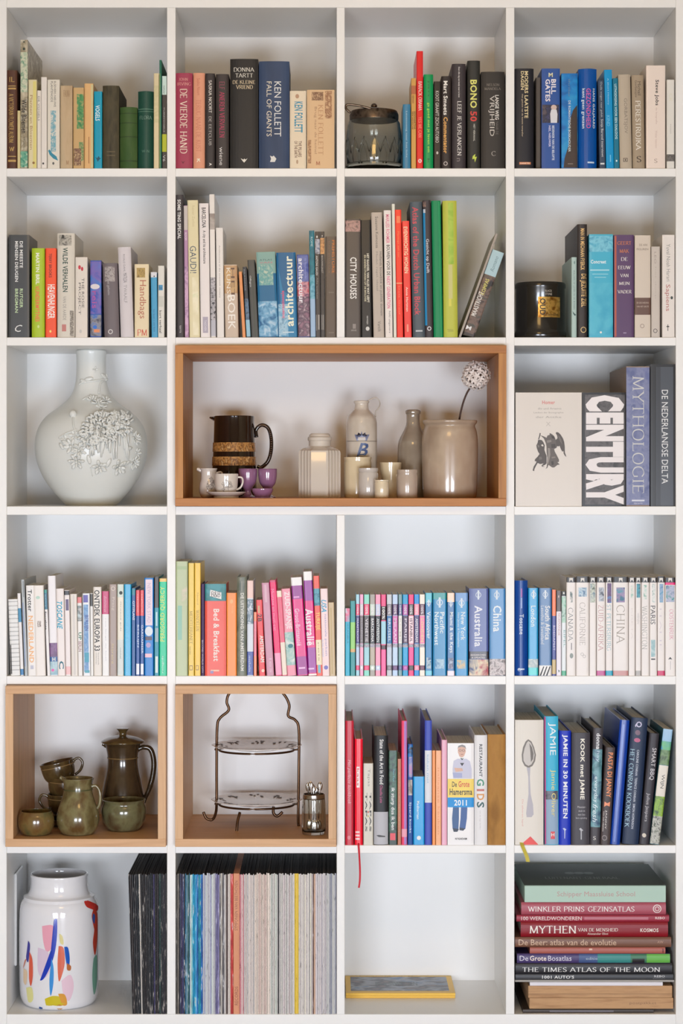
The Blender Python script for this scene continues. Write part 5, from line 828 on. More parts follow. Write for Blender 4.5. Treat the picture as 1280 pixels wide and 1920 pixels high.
def wrap(parent, name, m, pts, rf, cx, base, Y, e=0.0006, sub=3):
    """patch laid on a round body; pts are photograph pixels, rf(y) the body radius in pixels"""
    k = K(Y)
    V, F = pts if isinstance(pts, tuple) else (None, None)
    if V is None:
        cxp = sum(p[0] for p in pts) / len(pts); cyp = sum(p[1] for p in pts) / len(pts)
        rings = 4; n = len(pts); V = []
        for j in range(rings): 
            t = 1 - j / rings
            V += [(cxp + (p[0] - cxp) * t, cyp + (p[1] - cyp) * t) for p in pts]
        V.append((cxp, cyp)); F = []
        for j in range(rings - 1):
            for i in range(n): F.append((j * n + i, j * n + (i + 1) % n, (j + 1) * n + (i + 1) % n, (j + 1) * n + i))
        for i in range(n): F.append(((rings - 1) * n + i, (rings - 1) * n + (i + 1) % n, rings * n))
    b = MB()
    for x, y in V:
        r = rf(y) + e / k; dx = max(-r * .999, min(r * .999, x - cx))
        b.v.append((dx * k, -math.sqrt(r * r - dx * dx) * k, (base - y) * k))
    b.f = F
    return b.build(name, m, parent, smooth=True)
def rfun(prof):
    P = sorted([(y, r) for r, y in prof])
    def f(y):
        if y <= P[0][0]: return P[0][1]
        for (a, ra), (b_, rb) in zip(P, P[1:]):
            if a <= y <= b_: return ra + (rb - ra) * (y - a) / max(1e-6, b_ - a)
        return P[-1][1]
    return f
def glaze(c, rough=0.12, name='glaze', coat=0.6):
    return mat(c, rough, 0.0, name, Coat_Weight=coat, Coat_Roughness=0.04)
GLASS = mat((236, 238, 234), 0.02, 0.0, 'clear_glass', Transmission_Weight=1.0, IOR=1.45)

# ------------------------------------------------------------------ oak boxes set into the shelves
OAK = ramp_mat('oak_veneer', [(164, 102, 44), (192, 126, 60), (178, 114, 52)], (3, 30, 60), 5.0, 0.5, dist=0.4)
OAKV = ramp_mat('oak_veneer_upright', [(166, 106, 48), (194, 134, 66), (180, 120, 58)], (60, 30, 3), 5.0, 0.5, dist=0.4)
OAKL = ramp_mat('pale_oak_veneer', [(200, 152, 106), (218, 172, 126), (208, 162, 116)], (3, 30, 60), 5.0, 0.5, dist=0.4)
OAKLV = ramp_mat('pale_oak_veneer_upright', [(200, 156, 110), (220, 176, 130), (210, 164, 120)], (60, 30, 3), 5.0, 0.5, dist=0.4)
def oak_box(x0, x1, y0, y1, lab, mh, mv):
    o = thing('oak_box', lab, 'box shelf', (0, 0, 0), 'oak boxes slotted into the bookcase')
    a, b, zt, zb = wx(x0), wx(x1), wz(y0), wz(y1); t = 15.5 * U; f = -0.026; k = D - 0.002; g = 0.0008
    MB().bbox(a + g, b - g, f, k, zt - t, zt - g, .0006).build('top_panel', mh, o)
    MB().bbox(a + g, b - g, f, k, zb + g, zb + t, .0006).build('bottom_panel', mh, o)
    MB().bbox(a + g, a + t, f, k, zb + t, zt - t, .0004).build('side_panel', mv, o)
    MB().bbox(b - t, b - g, f, k, zb + t, zt - t, .0004).build('side_panel', mv, o)
    return zb + t
F3 = oak_box(329, 948, 648, 949.5, 'wide honey oak box holding stoneware jars, in the middle of the third row', OAK, OAKV)
F5 = oak_box(12.5, 313, 1283.5, 1585, 'square pale oak box holding green stoneware, left end of fifth row', OAKL, OAKLV)
oak_box(329, 631, 1283.5, 1585, 'square pale oak box holding the two-tier cake stand', OAKL, OAKLV)
def fpy(zf, Y): return VY - (zf - ZC) / (U * (1 + Y / CD))   # where a floor at that height shows

# ------------------------------------------------------------------ glass jar with metal lid (top row)
Y = 0.075; bp = fpy(wz(315.5), Y); cx = 701
j = ware('glass_jar', 'clear cut-glass jar with dark metal lid and swing handle, top row', 'jar', cx, Y, bp)
MET = ramp_mat('tarnished_metal', [(64, 54, 48), (120, 106, 94), (84, 72, 64)], (60, 60, 60), 4, .32, metal=.9)
pr = [(44, bp), (50, bp - 4), (52, bp - 30), (52, bp - 70), (49, bp - 92), (44, bp - 100), (44, bp - 106), (41.5, bp - 106), (41.5, bp - 99), (46, bp - 91), (48.5, bp - 70), (48.5, bp - 30), (47, bp - 9), (40, bp - 6), (0.01, bp - 6)]
turn(j, 'glass_body', GLASS, pr, bp, Y, sp=False, sharp=60)
turn(j, 'lid', MET, [(45.5, bp - 97), (46, bp - 108), (43, bp - 115), (25, bp - 119), (4, bp - 121), (0.01, bp - 121)], bp, Y, sp=False, cap0=True)
k = K(Y)
MB().blob((0, 0, 125 * k), 6 * k, 6 * k, 5.5 * k, None, 14, 8).build('lid_knob', MET, j, smooth=True)
strap(j, 'swing_handle', MET, [(656, bp - 106), (648, bp - 114), (651, bp - 121), (672, bp - 119), (700, bp - 112), (712, bp - 108)], 2.2, Y, cx, bp, yy=-.05)
cut = MB()
for i in range(16):   # engraved leaves round the body
    a = 2 * math.pi * i / 16 + .2; r = 52.4 * k
    for s in (-1, 1):
        P = [(r * math.cos(a + s * t * .22), r * math.sin(a + s * t * .22), (32 + 44 * t - 14 * t * t) * k) for t in (0, .33, .66, 1)]
        cut.tube(P, [.5 * k, .9 * k, .9 * k, .3 * k], 6)
cut.build('cut_pattern', GLASS, j, smooth=True)
turn(j, 'base_ring', GLASS, [(50.5, bp - 9), (53.4, bp - 11), (53.4, bp - 14), (50.5, bp - 16)], bp, Y, sp=False, cap0=False)

# ------------------------------------------------------------------ black candle pot with gold label (second row)
Y = 0.055; bp = fpy(wz(632.5), Y); cx = 1012.5; k = K(Y)
j = ware('candle_pot', 'black glossy candle pot with gold label, second row right', 'candle pot', cx, Y, bp)
BLK = glaze((26, 24, 23), .22, 'black_ceramic', .5)
turn(j, 'pot_body', BLK, [(47, bp), (48.5, bp - 3), (48.5, bp - 10), (47, bp - 13), (46, bp - 16), (46, bp - 92), (47.5, bp - 95), (47.5, bp - 101), (45.5, bp - 104), (42, bp - 104), (42, bp - 80), (0.01, bp - 78)], bp, Y, sp=False)
rf = lambda y: 46.2
def grid(x0, x1, y0, y1, nx=8, ny=2): 
    V = [(x0 + (x1 - x0) * i / nx, y0 + (y1 - y0) * jj / ny) for jj in range(ny + 1) for i in range(nx + 1)]
    return V, [(jj * (nx + 1) + i, (jj + 1) * (nx + 1) + i, (jj + 1) * (nx + 1) + i + 1, jj * (nx + 1) + i + 1) for jj in range(ny) for i in range(nx)]
wrap(j, 'gold_label', ramp_mat('gold_foil', [(150, 100, 40), (236, 196, 110), (180, 130, 60)], (70, 20, 70), 2, .28, metal=.85), grid(1004, 1046, 560, 598), rf, cx, bp, Y, .0004)
def wtext(par, t, x0, x1, y0, y1, m, rf_, e, st='', nm='lettering', up=False):
    V, F = text_mesh(t, st); V = [(x0 + a * (x1 - x0), y1 - b_ * (y1 - y0)) for a, b_ in V]
    if up: V = [(x0 + b_ * (x1 - x0), y0 + a * (y1 - y0)) for a, b_ in text_mesh(t, st)[0]]
    return wrap(par, nm, m, (V, F), rf_, cx, bp, Y, e)
wtext(j, 'OUD', 1007, 1018, 563, 594, mat((30, 24, 20), .4, name='print'), rf, .0007, 'k', up=True)
wtext(j, 'candle', 1018, 1042, 590, 595, mat((40, 30, 20), .4, name='print'), rf, .0007)
wtext(j, 'BLACK', 1017, 1030, 547, 551, mat((200, 190, 176), .4, name='print'), rf, .0007)
wtext(j, 'STONE', 1017, 1030, 553, 557, mat((200, 190, 176), .4, name='print'), rf, .0007)
turn(j, 'wax', mat((226, 216, 196), .6, name='wax'), [(41.8, bp - 79), (0.01, bp - 80)], bp, Y, sp=False, cap0=False)

# ------------------------------------------------------------------ white vase with modelled flowers (third row)
Y = 0.165; bp = fpy(wz(949.5), Y); cx = 171; k = K(Y)
vase = ware('relief_vase', 'large round white ceramic vase covered with modelled flowers', 'vase', cx, Y, bp)
POR = glaze((226, 228, 224), .35, 'matt_porcelain', .15)
vp = [(47, bp), (56, 938), (71, 921), (86, 901), (96, 881), (103, 860), (105, 836), (103, 816), (96, 797), (84, 781), (66, 767), (48, 753), (36, 738), (30, 720), (28, 700), (27.6, 680), (28, 664), (28.6, 659), (27, 657.5), (24, 659), (24, 690), (25, 720)]
turn(vase, 'vase_body', POR, vp, bp, Y, 64)
vrf = rfun(vp[:17])
def vpt(x, y, e=0.0):
    r = vrf(y) + e / k; dx = max(-r * .97, min(r * .97, x - cx))
    n = Vector((dx / r, -math.sqrt(1 - (dx / r) ** 2), 0))
    dr = (vrf(y + 4) - vrf(y - 4)) / 8.0
    nn = Vector((n.x, n.y, dr)).normalized()
    return Vector((n.x * r * k, n.y * r * k, (bp - y) * k)), nn
rnd = random.Random(3)
def flower(x, y, rad, petals=6, layers=1, long=1.0, droop=0.0, parent=vase, nm='flower_relief'):
    p, n = vpt(x, y)
    t1 = n.cross(Vector((0, 0, 1))).normalized(); t2 = n.cross(t1)
    m = MB(); R = rad * k
    for L in range(layers):
        rr = R * (1 - .3 * L)
        for i in range(petals):
            a = 2 * math.pi * (i + .5 * L) / petals + rnd.uniform(-.15, .15)
            d = (t1 * math.cos(a) + t2 * math.sin(a)); s = n.cross(d)
            M = Matrix((d, s, n)).transposed()
            tilt = Matrix.Rotation(-.35 - .25 * L + rnd.uniform(-.12, .12), 3, s)
            c = p + d * rr * .55 + n * (R * (.10 + .16 * L))
            m.blob(c, rr * .5 * long, rr * (.9 / petals ** .5) * .62, rr * .12, tilt @ M, 8, 5)
    m.blob(p + n * R * .2, R * .17, R * .17, R * .15, None, 8, 5)
    return m.build(nm, POR, parent, smooth=True)
for a in [(181, 694, 6, 4), (178, 751, 12, 5, 2), (190, 758, 14, 6, 2), (202, 752, 12, 5, 2), (196, 765, 12, 6, 1), (228, 790, 18, 9, 2), (238, 804, 13, 7, 2), (259, 823, 14, 8, 2), (256, 868, 15, 8, 2), (262, 850, 11, 6, 1), (230, 876, 17, 5, 2), (196, 876, 15, 5, 2), (155, 866, 16, 6, 2), (160, 846, 15, 7, 2), (145, 838, 15, 6, 1), (134, 826, 10, 4, 1), (150, 818, 10, 5, 1), (170, 826, 13, 7, 2)]:
    flower(*a)
def curls(n_, box, seed, r0=1.3):
    rr = random.Random(seed); m = MB()
    for i in range(n_):
        t = rr.random() * 6.283; q = math.sqrt(rr.random()); x = box[0] + box[2] * q * math.cos(t); y = box[1] + box[3] * q * math.sin(t)
        a = math.atan2(y - box[1], x - box[0]) + rr.uniform(-.8, .8); L = rr.uniform(5, 10); bend = rr.uniform(-.9, .9); pts = []
        for s in range(5):
            u = s / 4; pp, nn = vpt(x + math.cos(a + bend * u) * L * u, y + math.sin(a + bend * u) * L * u); pts.append(pp + nn * k * (2 + 5.5 * math.sin(u * 2.7)))
        m.tube(pts, [r0 * k, 1.9 * k, 2.3 * k, 2.1 * k, 1.0 * k], 6)
    return m.build('chrysanthemum_relief', POR, vase, smooth=True)
curls(120, (200, 806, 30, 24), 5); curls(70, (228, 798, 18, 18), 6); curls(50, (180, 822, 16, 18), 9)
rr = random.Random(8); m = MB()
for i in range(30):
    x = 182 + 62 * rr.random(); y0 = rr.uniform(806, 822); L = rr.uniform(26, 44); pts = []
    for s in range(4):
        u = s / 3; pp, nn = vpt(x + rr.uniform(-1, 1) + 3 * u * (x - 212) / 30, y0 + L * u); pts.append(pp + nn * k * (4 - 1.5 * u))
    m.tube(pts, [1.8 * k, 1.6 * k, 2.1 * k, 1.4 * k], 6)
m.build('petal_stalk_relief', POR, vase, smooth=True)
def twig(pts, r=1.2):
    P = [vpt(x, y)[0] + vpt(x, y)[1] * k * 1.5 for x, y in pts]
    return MB().tube(spline(P, 5), r * k, 7).build('twig_relief', POR, vase, smooth=True)
twig([(206, 702), (198, 710), (182, 715), (160, 718), (152, 722)], 1.8); twig([(205, 712), (190, 720), (188, 740)], 1.6); twig([(147, 783), (149, 800), (156, 818)], 1.8); twig([(172, 745), (160, 752)], 1.2); twig([(122, 823), (136, 815), (156, 808)], 1.4); twig([(180, 876), (183, 892)], 1.0)
p_, n_ = vpt(147, 781); MB().blob(p_ + n_ * .004, 7 * k, 6 * k, 7 * k, None, 10, 8).build('bud_relief', POR, vase, smooth=True)
for x, y, a, s in ((170, 712, .2, 9), (160, 716, 2.8, 8), (195, 706, -.5, 9), (203, 712, .3, 7), (135, 832, 2.6, 10), (128, 838, 2.2, 8), (205, 785, .4, 12), (185, 785, 2.6, 11), (178, 800, 2.9, 12), (185, 812, 2.5, 12), (246, 842, .2, 10), (243, 868, .5, 9), (178, 862, 1.8, 10), (212, 868, 1.2, 10)):
    p_, n_ = vpt(x, y); t1 = n_.cross(Vector((0, 0, 1))).normalized() * -1; t2 = n_.cross(t1)
    d_ = (t1 * math.cos(a) + t2 * math.sin(a)); M = Matrix((d_, n_.cross(d_), n_)).transposed()
    MB().blob(p_ + n_ * k * 2, s * k, s * .42 * k, 1.6 * k, M, 8, 5).build('leaf_relief', POR, vase, smooth=True)

# ------------------------------------------------------------------ wares in the wide oak box (third row)
def fl3(Y): return fpy(F3, Y)
GRP3 = 'stoneware in the wide oak box'
Y = .20; bp = fl3(Y); cx = 439; k = K(Y)
DBR = glaze((34, 20, 15), .08, 'dark_brown_glaze', 1.0)
BANDM = ramp_mat('speckled_band', [(96, 56, 26), (206, 150, 84), (120, 74, 40), (220, 176, 116)], (140, 140, 90), 3, .2, coat=.8)
j = ware('brown_jug', 'glossy dark brown jug with two speckled tan bands', 'jug', cx, Y, bp, GRP3)
jp = [(43, bp), (43.5, 920), (42, 900), (41, 872), (39.5, 840), (38.5, 810), (38, 790), (38.5, 781), (37.5, 780), (35, 783), (35, 860), (36, 925), (0.01, 927)]
turn(j, 'jug_body', DBR, jp, bp, Y, 56, sp=False)
jr = lambda y: 38.3 + (y - 785) / 130 * 4.6
for y0, y1 in ((830, 847), (856.5, 873)):
    turn(j, 'speckled_band', BANDM, [(jr(y1) + .5, y1), (jr(y0) + .5, y0)], bp, Y, 56, sp=False, cap0=False)
sp = MB()   # pouring lip
for i, (x, w_) in enumerate(((-36, 9), (-41, 6), (-45.5, 2))):
    for s, dz in ((-1, 0), (0, -7), (1, 0)):
        sp.v.append((x * k, s * w_ * k, (bp - 781.5 + dz * (1 - i * .45) - 0) * k))
for i in range(2):
    for q in range(2): sp.f.append((i * 3 + q, i * 3 + q + 1, (i + 1) * 3 + q + 1, (i + 1) * 3 + q))
o = sp.build('pouring_lip', DBR, j, smooth=True); o.modifiers.new('t', 'SOLIDIFY').thickness = .0025
strap(j, 'handle', DBR, [(481, 820), (480, 806), (490, 797), (502, 802), (508, 820), (508, 845), (502, 865), (490, 876), (482, 874)], 3.6, Y, cx, bp)
rope = MB(); hp = spline([Vector(((x - cx) * k, 0, (bp - y) * k)) for x, y in [(484, 800), (490, 797), (502, 802), (508, 820), (508, 845), (502, 865), (490, 876)]], 6)
for i, p in enumerate(hp): rope.blob(p + Vector((0, -.0035, 0)), .0022, .002, .0012, None, 6, 4)
rope.build('rope_relief', mat((120, 96, 80), .2, name='rope_pale_glaze'), j, smooth=True)  # paler brown glaze on the rope relief of the handle
# white ware with grey transfer print
WHT = glaze((226, 216, 206), .15, 'cream_china', .6)
PRN = ramp_mat('grey_transfer', [(226, 216, 206), (110, 102, 98), (226, 216, 206), (140, 130, 124)], (260, 260, 260), 3, .2, pos=[.40, .5, .56, .64], coat=.6)
Y = .10; bp = fl3(Y); cx = 391; k = K(Y)
j = ware('milk_jug', 'small cream china milk jug with grey flower print', 'jug', cx, Y, bp, GRP3)
mp = [(12, bp), (15, bp - 3), (17.5, bp - 12), (17, bp - 24), (14.5, bp - 38), (15, bp - 50), (16.5, bp - 54), (15.5, bp - 54), (13, bp - 40), (15, bp - 15), (0.01, bp - 5)]
turn(j, 'jug_body', WHT, mp, bp, Y); rf = rfun(mp[:7])
wrap(j, 'flower_print', PRN, [(387, bp - 20), (390, bp - 34), (397, bp - 40), (402, bp - 34), (403, bp - 24), (398, bp - 16), (391, bp - 14)], rf, cx, bp, Y)
strap(j, 'pouring_lip', WHT, [(378, bp - 50), (372, bp - 53), (369, bp - 54)], [3.5, 3, 1.5], Y, cx, bp)
strap(j, 'handle', WHT, [(405, bp - 46), (414, bp - 48), (417, bp - 40), (412, bp - 28), (406, bp - 20)], 1.8, Y, cx, bp)
Y = .045; bp = fl3(Y); cx = 424; k = K(Y)
GRD = 'white cup and saucer'
s_ = ware('saucer', 'cream china saucer under the flower-printed teacup', 'saucer', cx, Y, bp, GRP3)
turn(s_, 'saucer_dish', WHT, [(20, bp), (22, bp - 3), (30, bp - 6), (37, bp - 10.5), (36.5, bp - 11.5), (28, bp - 8), (20, bp - 5), (0.01, bp - 5)], bp, Y)
turn(s_, 'foot_ring', WHT, [(24, bp), (24, bp - 3.5), (20, bp - 3.5)], bp, Y, sp=False)
b2 = bp - 6; j = ware('teacup', 'small cream teacup with grey flower print', 'teacup', cx, Y, b2, GRP3); bp = b2
cp = [(13, bp), (17, bp - 4), (21, bp - 14), (22.2, bp - 28), (22.6, bp - 38), (21.6, bp - 38.5), (20.5, bp - 28), (19, bp - 14), (12, bp - 4), (0.01, bp - 3)]
turn(j, 'cup_body', WHT, cp, bp, Y); rf = rfun(cp[:5])
wrap(j, 'flower_print', PRN, [(415, bp - 10), (416, bp - 22), (424, bp - 29), (434, bp - 25), (438, bp - 14), (430, bp - 7), (420, bp - 6)], rf, cx, bp, Y)
strap(j, 'handle', WHT, [(445, bp - 33), (453, bp - 32), (455, bp - 24), (451, bp - 14), (443, bp - 9)], 1.9, Y, cx, bp)
LUS = glaze((150, 104, 140), .12, 'lilac_lustre', .9)
for cx, Y, lab in ((464.5, .09, 'lilac lustre egg cup beside the printed teacup'), (501.5, .09, 'lilac lustre egg cup nearest the empty middle of the box')):
    bp = fl3(Y); j = ware('egg_cup', lab, 'egg cup', cx, Y, bp, GRP3)
    turn(j, 'egg_cup_bowl', LUS, [(15, bp), (15, bp - 2), (9, bp - 5), (6, bp - 12), (9, bp - 19), (15, bp - 28), (17.3, bp - 40), (17.8, bp - 53), (16.8, bp - 53), (15.5, bp - 40), (12, bp - 28), (0.01, bp - 20)], bp, Y)
    turn(j, 'rim', mat((90, 50, 80), .2, name='dark_rim'), [(17.6, bp - 52), (17.9, bp - 53.4), (16.8, bp - 53.6)], bp, Y, sp=False, cap0=False)
Y = .045; bp = fl3(Y); cx = 492
j = ware('lustre_dish', 'tiny lilac lustre footed dish in front of egg cups', 'dish', cx, Y, bp, GRP3)
turn(j, 'dish_bowl', LUS, [(13, bp), (14, bp - 2), (16, bp - 6), (19, bp - 12), (20, bp - 17), (19, bp - 17), (15, bp - 8), (0.01, bp - 5)], bp, Y)
turn(j, 'dish_foot', LUS, [(21, bp), (19, bp - 1.4), (12, bp - 2.4)], bp, Y, sp=False)
# ribbed jar
Y = .10; bp = fl3(Y); cx = 599; k = K(Y)
j = ware('ribbed_jar', 'cream ribbed octagonal jar with stepped neck', 'jar', cx, Y, bp, GRP3)
CRM = glaze((216, 206, 194), .18, 'cream_glaze', .6)
def octa(r, z, ch=.28):
    pts = []; n8 = 8
    for i in range(n8):
        a0 = math.pi / 8 + i * math.pi / 4; a1 = a0 + math.pi / 4
        m_ = 1 if i in (5, 1) else 6   # front and back faces stay plain, the others are fluted
        for s in range(12):
            t = s / 12; x = math.cos(a0) * (1 - t) + math.cos(a1) * t; y = math.sin(a0) * (1 - t) + math.sin(a1) * t
            f = 1.0 if i in (5, 1) else 1 + .018 * math.cos(t * 2 * math.pi * 4)
            pts.append((x * r * f, y * r * f, z))
    return pts
m = MB(); lv = [(40, 0), (41.5, 3), (41.5, 84), (40, 88), (34, 92), (25, 95)]
for r, z in lv: m.v += octa(r * k, z * k)
N_ = 96
for q in range(len(lv) - 1):
    for i in range(N_): m.f.append((q * N_ + i, q * N_ + (i + 1) % N_, (q + 1) * N_ + (i + 1) % N_, (q + 1) * N_ + i))
m.f.append(tuple(range(N_))[::-1]); m.f.append(tuple((len(lv) - 1) * N_ + i for i in range(N_)))
m.build('jar_body', CRM, j, smooth=True, sharp=22)
turn(j, 'jar_neck', CRM, [(24, bp - 94), (20.5, bp - 97), (20.5, bp - 106), (22.5, bp - 108), (22.5, bp - 113), (20, bp - 115), (19.5, bp - 118), (17, bp - 120.5), (14, bp - 120), (0.01, bp - 119)], bp, Y, sp=False)
# stoneware bottle with blue crowned letter
Y = .17; bp = fl3(Y); cx = 677.5; k = K(Y)
STW = ramp_mat('salt_glaze', [(206, 194, 178), (222, 212, 198), (196, 182, 164)], (20, 20, 12), 3, .2, coat=.6)
j = ware('stoneware_bottle', 'tall cream stoneware bottle with blue crown and letter B', 'bottle', cx, Y, bp, GRP3)
sbp = [(28, bp), (29, bp - 4), (29, 860), (29, 800), (28.4, 790), (26, 781), (19, 773), (14.5, 768), (13, 763), (13, 757), (14.5, 755), (14.5, 752), (12, 751.5), (10, 753), (10, 770)]
turn(j, 'bottle_body', STW, sbp, bp, Y, 48, n=3); rf = lambda y: 29.2
turn(j, 'groove_line', mat((150, 140, 128), .3, name='groove'), [(29.3, 828.2), (29.3, 826.8)], bp, Y, sp=False, cap0=False)
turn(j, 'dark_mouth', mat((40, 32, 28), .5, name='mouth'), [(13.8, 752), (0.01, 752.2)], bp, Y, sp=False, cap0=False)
BLU = mat((70, 92, 140), .3, name='blue_print')
wtext(j, 'B', 668, 690, 831, 856, BLU, rf, .0005, 'bi')
wrap(j, 'crown_print', mat((120, 128, 160), .3, name='blue_print'), [(668, 827), (664, 815), (669, 818), (671, 811), (675, 817), (677, 809), (680, 817), (684, 811), (686, 818), (692, 815), (687, 827)], rf, cx, bp, Y, .0005)
wrap(j, 'crown_print', mat((206, 198, 192), .3, name='crown_gap'), [(670, 825.5), (671, 820), (684, 820), (685, 825.5)], rf, cx, bp, Y, .0009)
strap(j, 'wire_handle', mat((190, 180, 166), .3, .8, name='wire'), [(688, 752), (696, 748), (706, 746), (712, 755), (710, 764), (704, 772), (704, 782)], .9, Y, cx, bp)
# small pots
def pot(cx, Y, prof, c, lab, nm='small_pot', extra=None, rim=None):
    bp = fl3(Y); j = ware(nm, lab, 'pot', cx, Y, bp, GRP3)
    m_ = ramp_mat('pot_glaze_' + str(c), [tuple(max(0, v - 14) for v in c), c, tuple(min(255, v + 8) for v in c)], (18, 18, 10), 3, .2, coat=.6)
    turn(j, 'pot_body', m_, [(r, bp - h) for r, h in prof], bp, Y, sp=False)
    if rim: turn(j, 'rim_band', mat(rim, .2, name='rim'), [(prof[-4][0] + .4, bp - prof[-4][1] + 4), (prof[-4][0] + .4, bp - prof[-4][1])], bp, Y, sp=False, cap0=False)
pot(670.5, .11, [(24, 0), (25, 2), (25.4, 8), (25.4, 66), (24.6, 70), (25.6, 73), (25.6, 76), (23, 76), (23, 20), (.01, 18)], (222, 204, 170), 'yellowish cream pot in front of crowned bottle')
pot(690, .06, [(17.5, 0), (18.5, 2), (18.5, 46), (17, 48), (18.5, 50), (18.5, 56), (16.5, 56), (16.5, 10), (.01, 8)], (206, 198, 190), 'pale grey small pot, second from the yellowish one')
pot(732, .12, [(14, 0), (15, 2), (17, 40), (20, 56), (20.4, 66), (18.5, 66), (16, 40), (13, 8), (.01, 6)], (222, 204, 168), 'straw-coloured flared beaker behind smallest pot')
pot(715.5, .025, [(12.5, 0), (13.4, 1.5), (13.4, 28), (12.8, 30), (13.6, 31), (13.6, 34), (12, 34), (12, 8), (.01, 6)], (228, 212, 182), 'smallest cream pot at front of the box')
pot(763, .05, [(18.5, 0), (19.5, 3), (19.8, 40), (18.6, 46), (19.4, 48), (19.4, 53), (17.4, 53), (17.4, 10), (.01, 8)], (190, 172, 156), 'grey-brown small pot beside the large crock')
Y = .19; bp = fl3(Y); cx = 774; k = K(Y)
j = ware('narrow_neck_bottle', 'grey-brown salt-glazed bottle with narrow neck', 'bottle', cx, Y, bp, GRP3)
GBR = ramp_mat('grey_brown_glaze', [(138, 124, 108), (160, 146, 128), (126, 112, 98)], (16, 16, 10), 3, .14, coat=.9)
turn(j, 'bottle_body', GBR, [(27, bp), (29, bp - 5), (29.5, bp - 60), (28.5, 835), (26, 824), (20, 812), (15, 802), (12.5, 792), (12.5, 778), (14, 776), (14.5, 771), (13, 769), (10.5, 769.5), (10, 785)], bp, Y, n=3)
Y = .13; bp = fl3(Y); cx = 843; k = K(Y)
j = ware('large_crock', 'large grey-brown stoneware crock holding a dried flower', 'crock', cx, Y, bp, GRP3)
CRK = ramp_mat('crock_glaze', [(170, 150, 130), (194, 174, 152), (180, 156, 134)], (12, 12, 8), 3, .22, coat=.5)
turn(j, 'crock_body', CRK, [(48, bp), (50, bp - 4), (51.5, 905), (52.5, 860), (52.3, 825), (50, 808), (47.5, 801), (47.5, 797), (50.5, 793), (51, 789), (48.5, 788), (45.5, 790), (45.5, 810), (48, 840), (46, 920), (.01, 925)], bp, Y, 56, n=3)
# dried flower head standing in the crock
al = thing('dried_allium', 'dried white globe flower on dark stem standing in the crock', 'dried flower', (wx(cx, Y), Y, wz(bp - 8, Y)))
zb = bp - 8
stm = spline([Vector(((x - cx) * k, yy, (zb - y) * k)) for x, y, yy in ((850, bp - 10, .01), (856, 830, 0), (860, 789, -.01), (866, 760, -.014), (874, 738, -.016), (884, 722, -.016))], 6)
MB().tube(stm, .0022, 8).build('stem', mat((74, 50, 40), .6, name='dry_stem'), al, smooth=True)
hc = Vector(((891 - cx) * k, -.016, (zb - 705) * k))
HEADM = ramp_mat('dried_petals', [(228, 216, 208), (246, 238, 232), (238, 228, 222)], (90, 90, 90), 2, .8)
MB().blob(hc, .012, .012, .012, None, 10, 8).build('flower_core', mat((150, 130, 116), .9, name='seed_core'), al, smooth=True)
rr = random.Random(11); ga = math.pi * (3 - 5 ** .5); fl = MB(); stalks = MB()
for i in range(70):
    zz_ = 1 - 2 * (i + .5) / 70; q = math.sqrt(1 - zz_ * zz_); d_ = Vector((q * math.cos(ga * i), q * math.sin(ga * i), zz_))
    R = (24.5 + rr.uniform(-2.5, 1.5)) * k; c = hc + d_ * R
    stalks.tube([hc + d_ * .01, c], .0005, 4)
    t1 = d_.orthogonal().normalized(); t2 = d_.cross(t1); a0 = rr.random() * 6
    for s in range(5):
        a = a0 + s * 1.2566; e = t1 * math.cos(a) + t2 * math.sin(a); M = Matrix((e, d_.cross(e), d_)).transposed()
        fl.blob(c + e * .0044 + d_ * .001, .0058, .0032, .0008, Matrix.Rotation(-.3, 3, d_.cross(e)) @ M, 6, 4)
fl.build('florets', HEADM, al, smooth=True); stalks.build('flower_stalks', mat((120, 96, 80), .8, name='stalk'), al)

# ------------------------------------------------------------------ green stoneware in the left oak box (fifth row)
def fl5(Y): return fpy(F5, Y)
GRP5 = 'green-brown stoneware in the left oak box'
def green(nm, a, b_, c): return ramp_mat(nm, [a, b_, c], (26, 26, 18), 4, .18, coat=.7)
G1 = green('olive_glaze', (64, 48, 26), (92, 74, 42), (78, 56, 32)); G2 = green('green_glaze', (92, 80, 48), (130, 122, 84), (96, 72, 42)); G3 = green('brown_glaze', (50, 37, 24), (72, 56, 36), (60, 46, 32))
GB = green('bowl_glaze', (104, 72, 40), (120, 98, 56), (80, 86, 54))
Y = .035; bp = fl5(Y); cx = 68
j = ware('small_bowl', 'small round olive stoneware bowl at front left', 'bowl', cx, Y, bp, GRP5)
turn(j, 'bowl_body', GB, [(20, bp), (25, bp - 2), (32, bp - 12), (34, bp - 24), (32.5, bp - 36), (29, bp - 43), (27.5, bp - 44), (29, bp - 36), (31, bp - 24), (22, bp - 5), (.01, bp - 4)], bp, Y)
Y = .045; bp = fl5(Y); cx = 146; k = K(Y)
j = ware('stoneware_creamer', 'green glazed pear-shaped milk jug in front of stacked cups', 'jug', cx, Y, bp, GRP5)
cpf = [(26, bp), (31, bp - 3), (38, bp - 16), (40, bp - 30), (37, bp - 47), (31, bp - 64), (27, bp - 80), (26.5, bp - 92), (29, bp - 102), (30, bp - 104), (28, bp - 104), (25, bp - 92), (26, bp - 78), (34, bp - 40), (.01, bp - 6)]
turn(j, 'jug_body', G2, cpf, bp, Y); strap(j, 'handle', G2, [(170, bp - 88), (180, bp - 90), (187, bp - 78), (187, bp - 58), (180, bp - 44), (174, bp - 34)], [3.2, 3, 3, 2.6], Y, cx, bp)
strap(j, 'pouring_lip', G2, [(122, bp - 100), (116, bp - 104), (112, bp - 106)], [4, 3.4, 1.4], Y, cx, bp)
turn(j, 'ring_groove', mat((80, 84, 54), .2, name='groove'), [(27.5, bp - 83), (27.3, bp - 85)], bp, Y, sp=False, cap0=False)
Y = .10; bp = fl5(Y); cx = 232
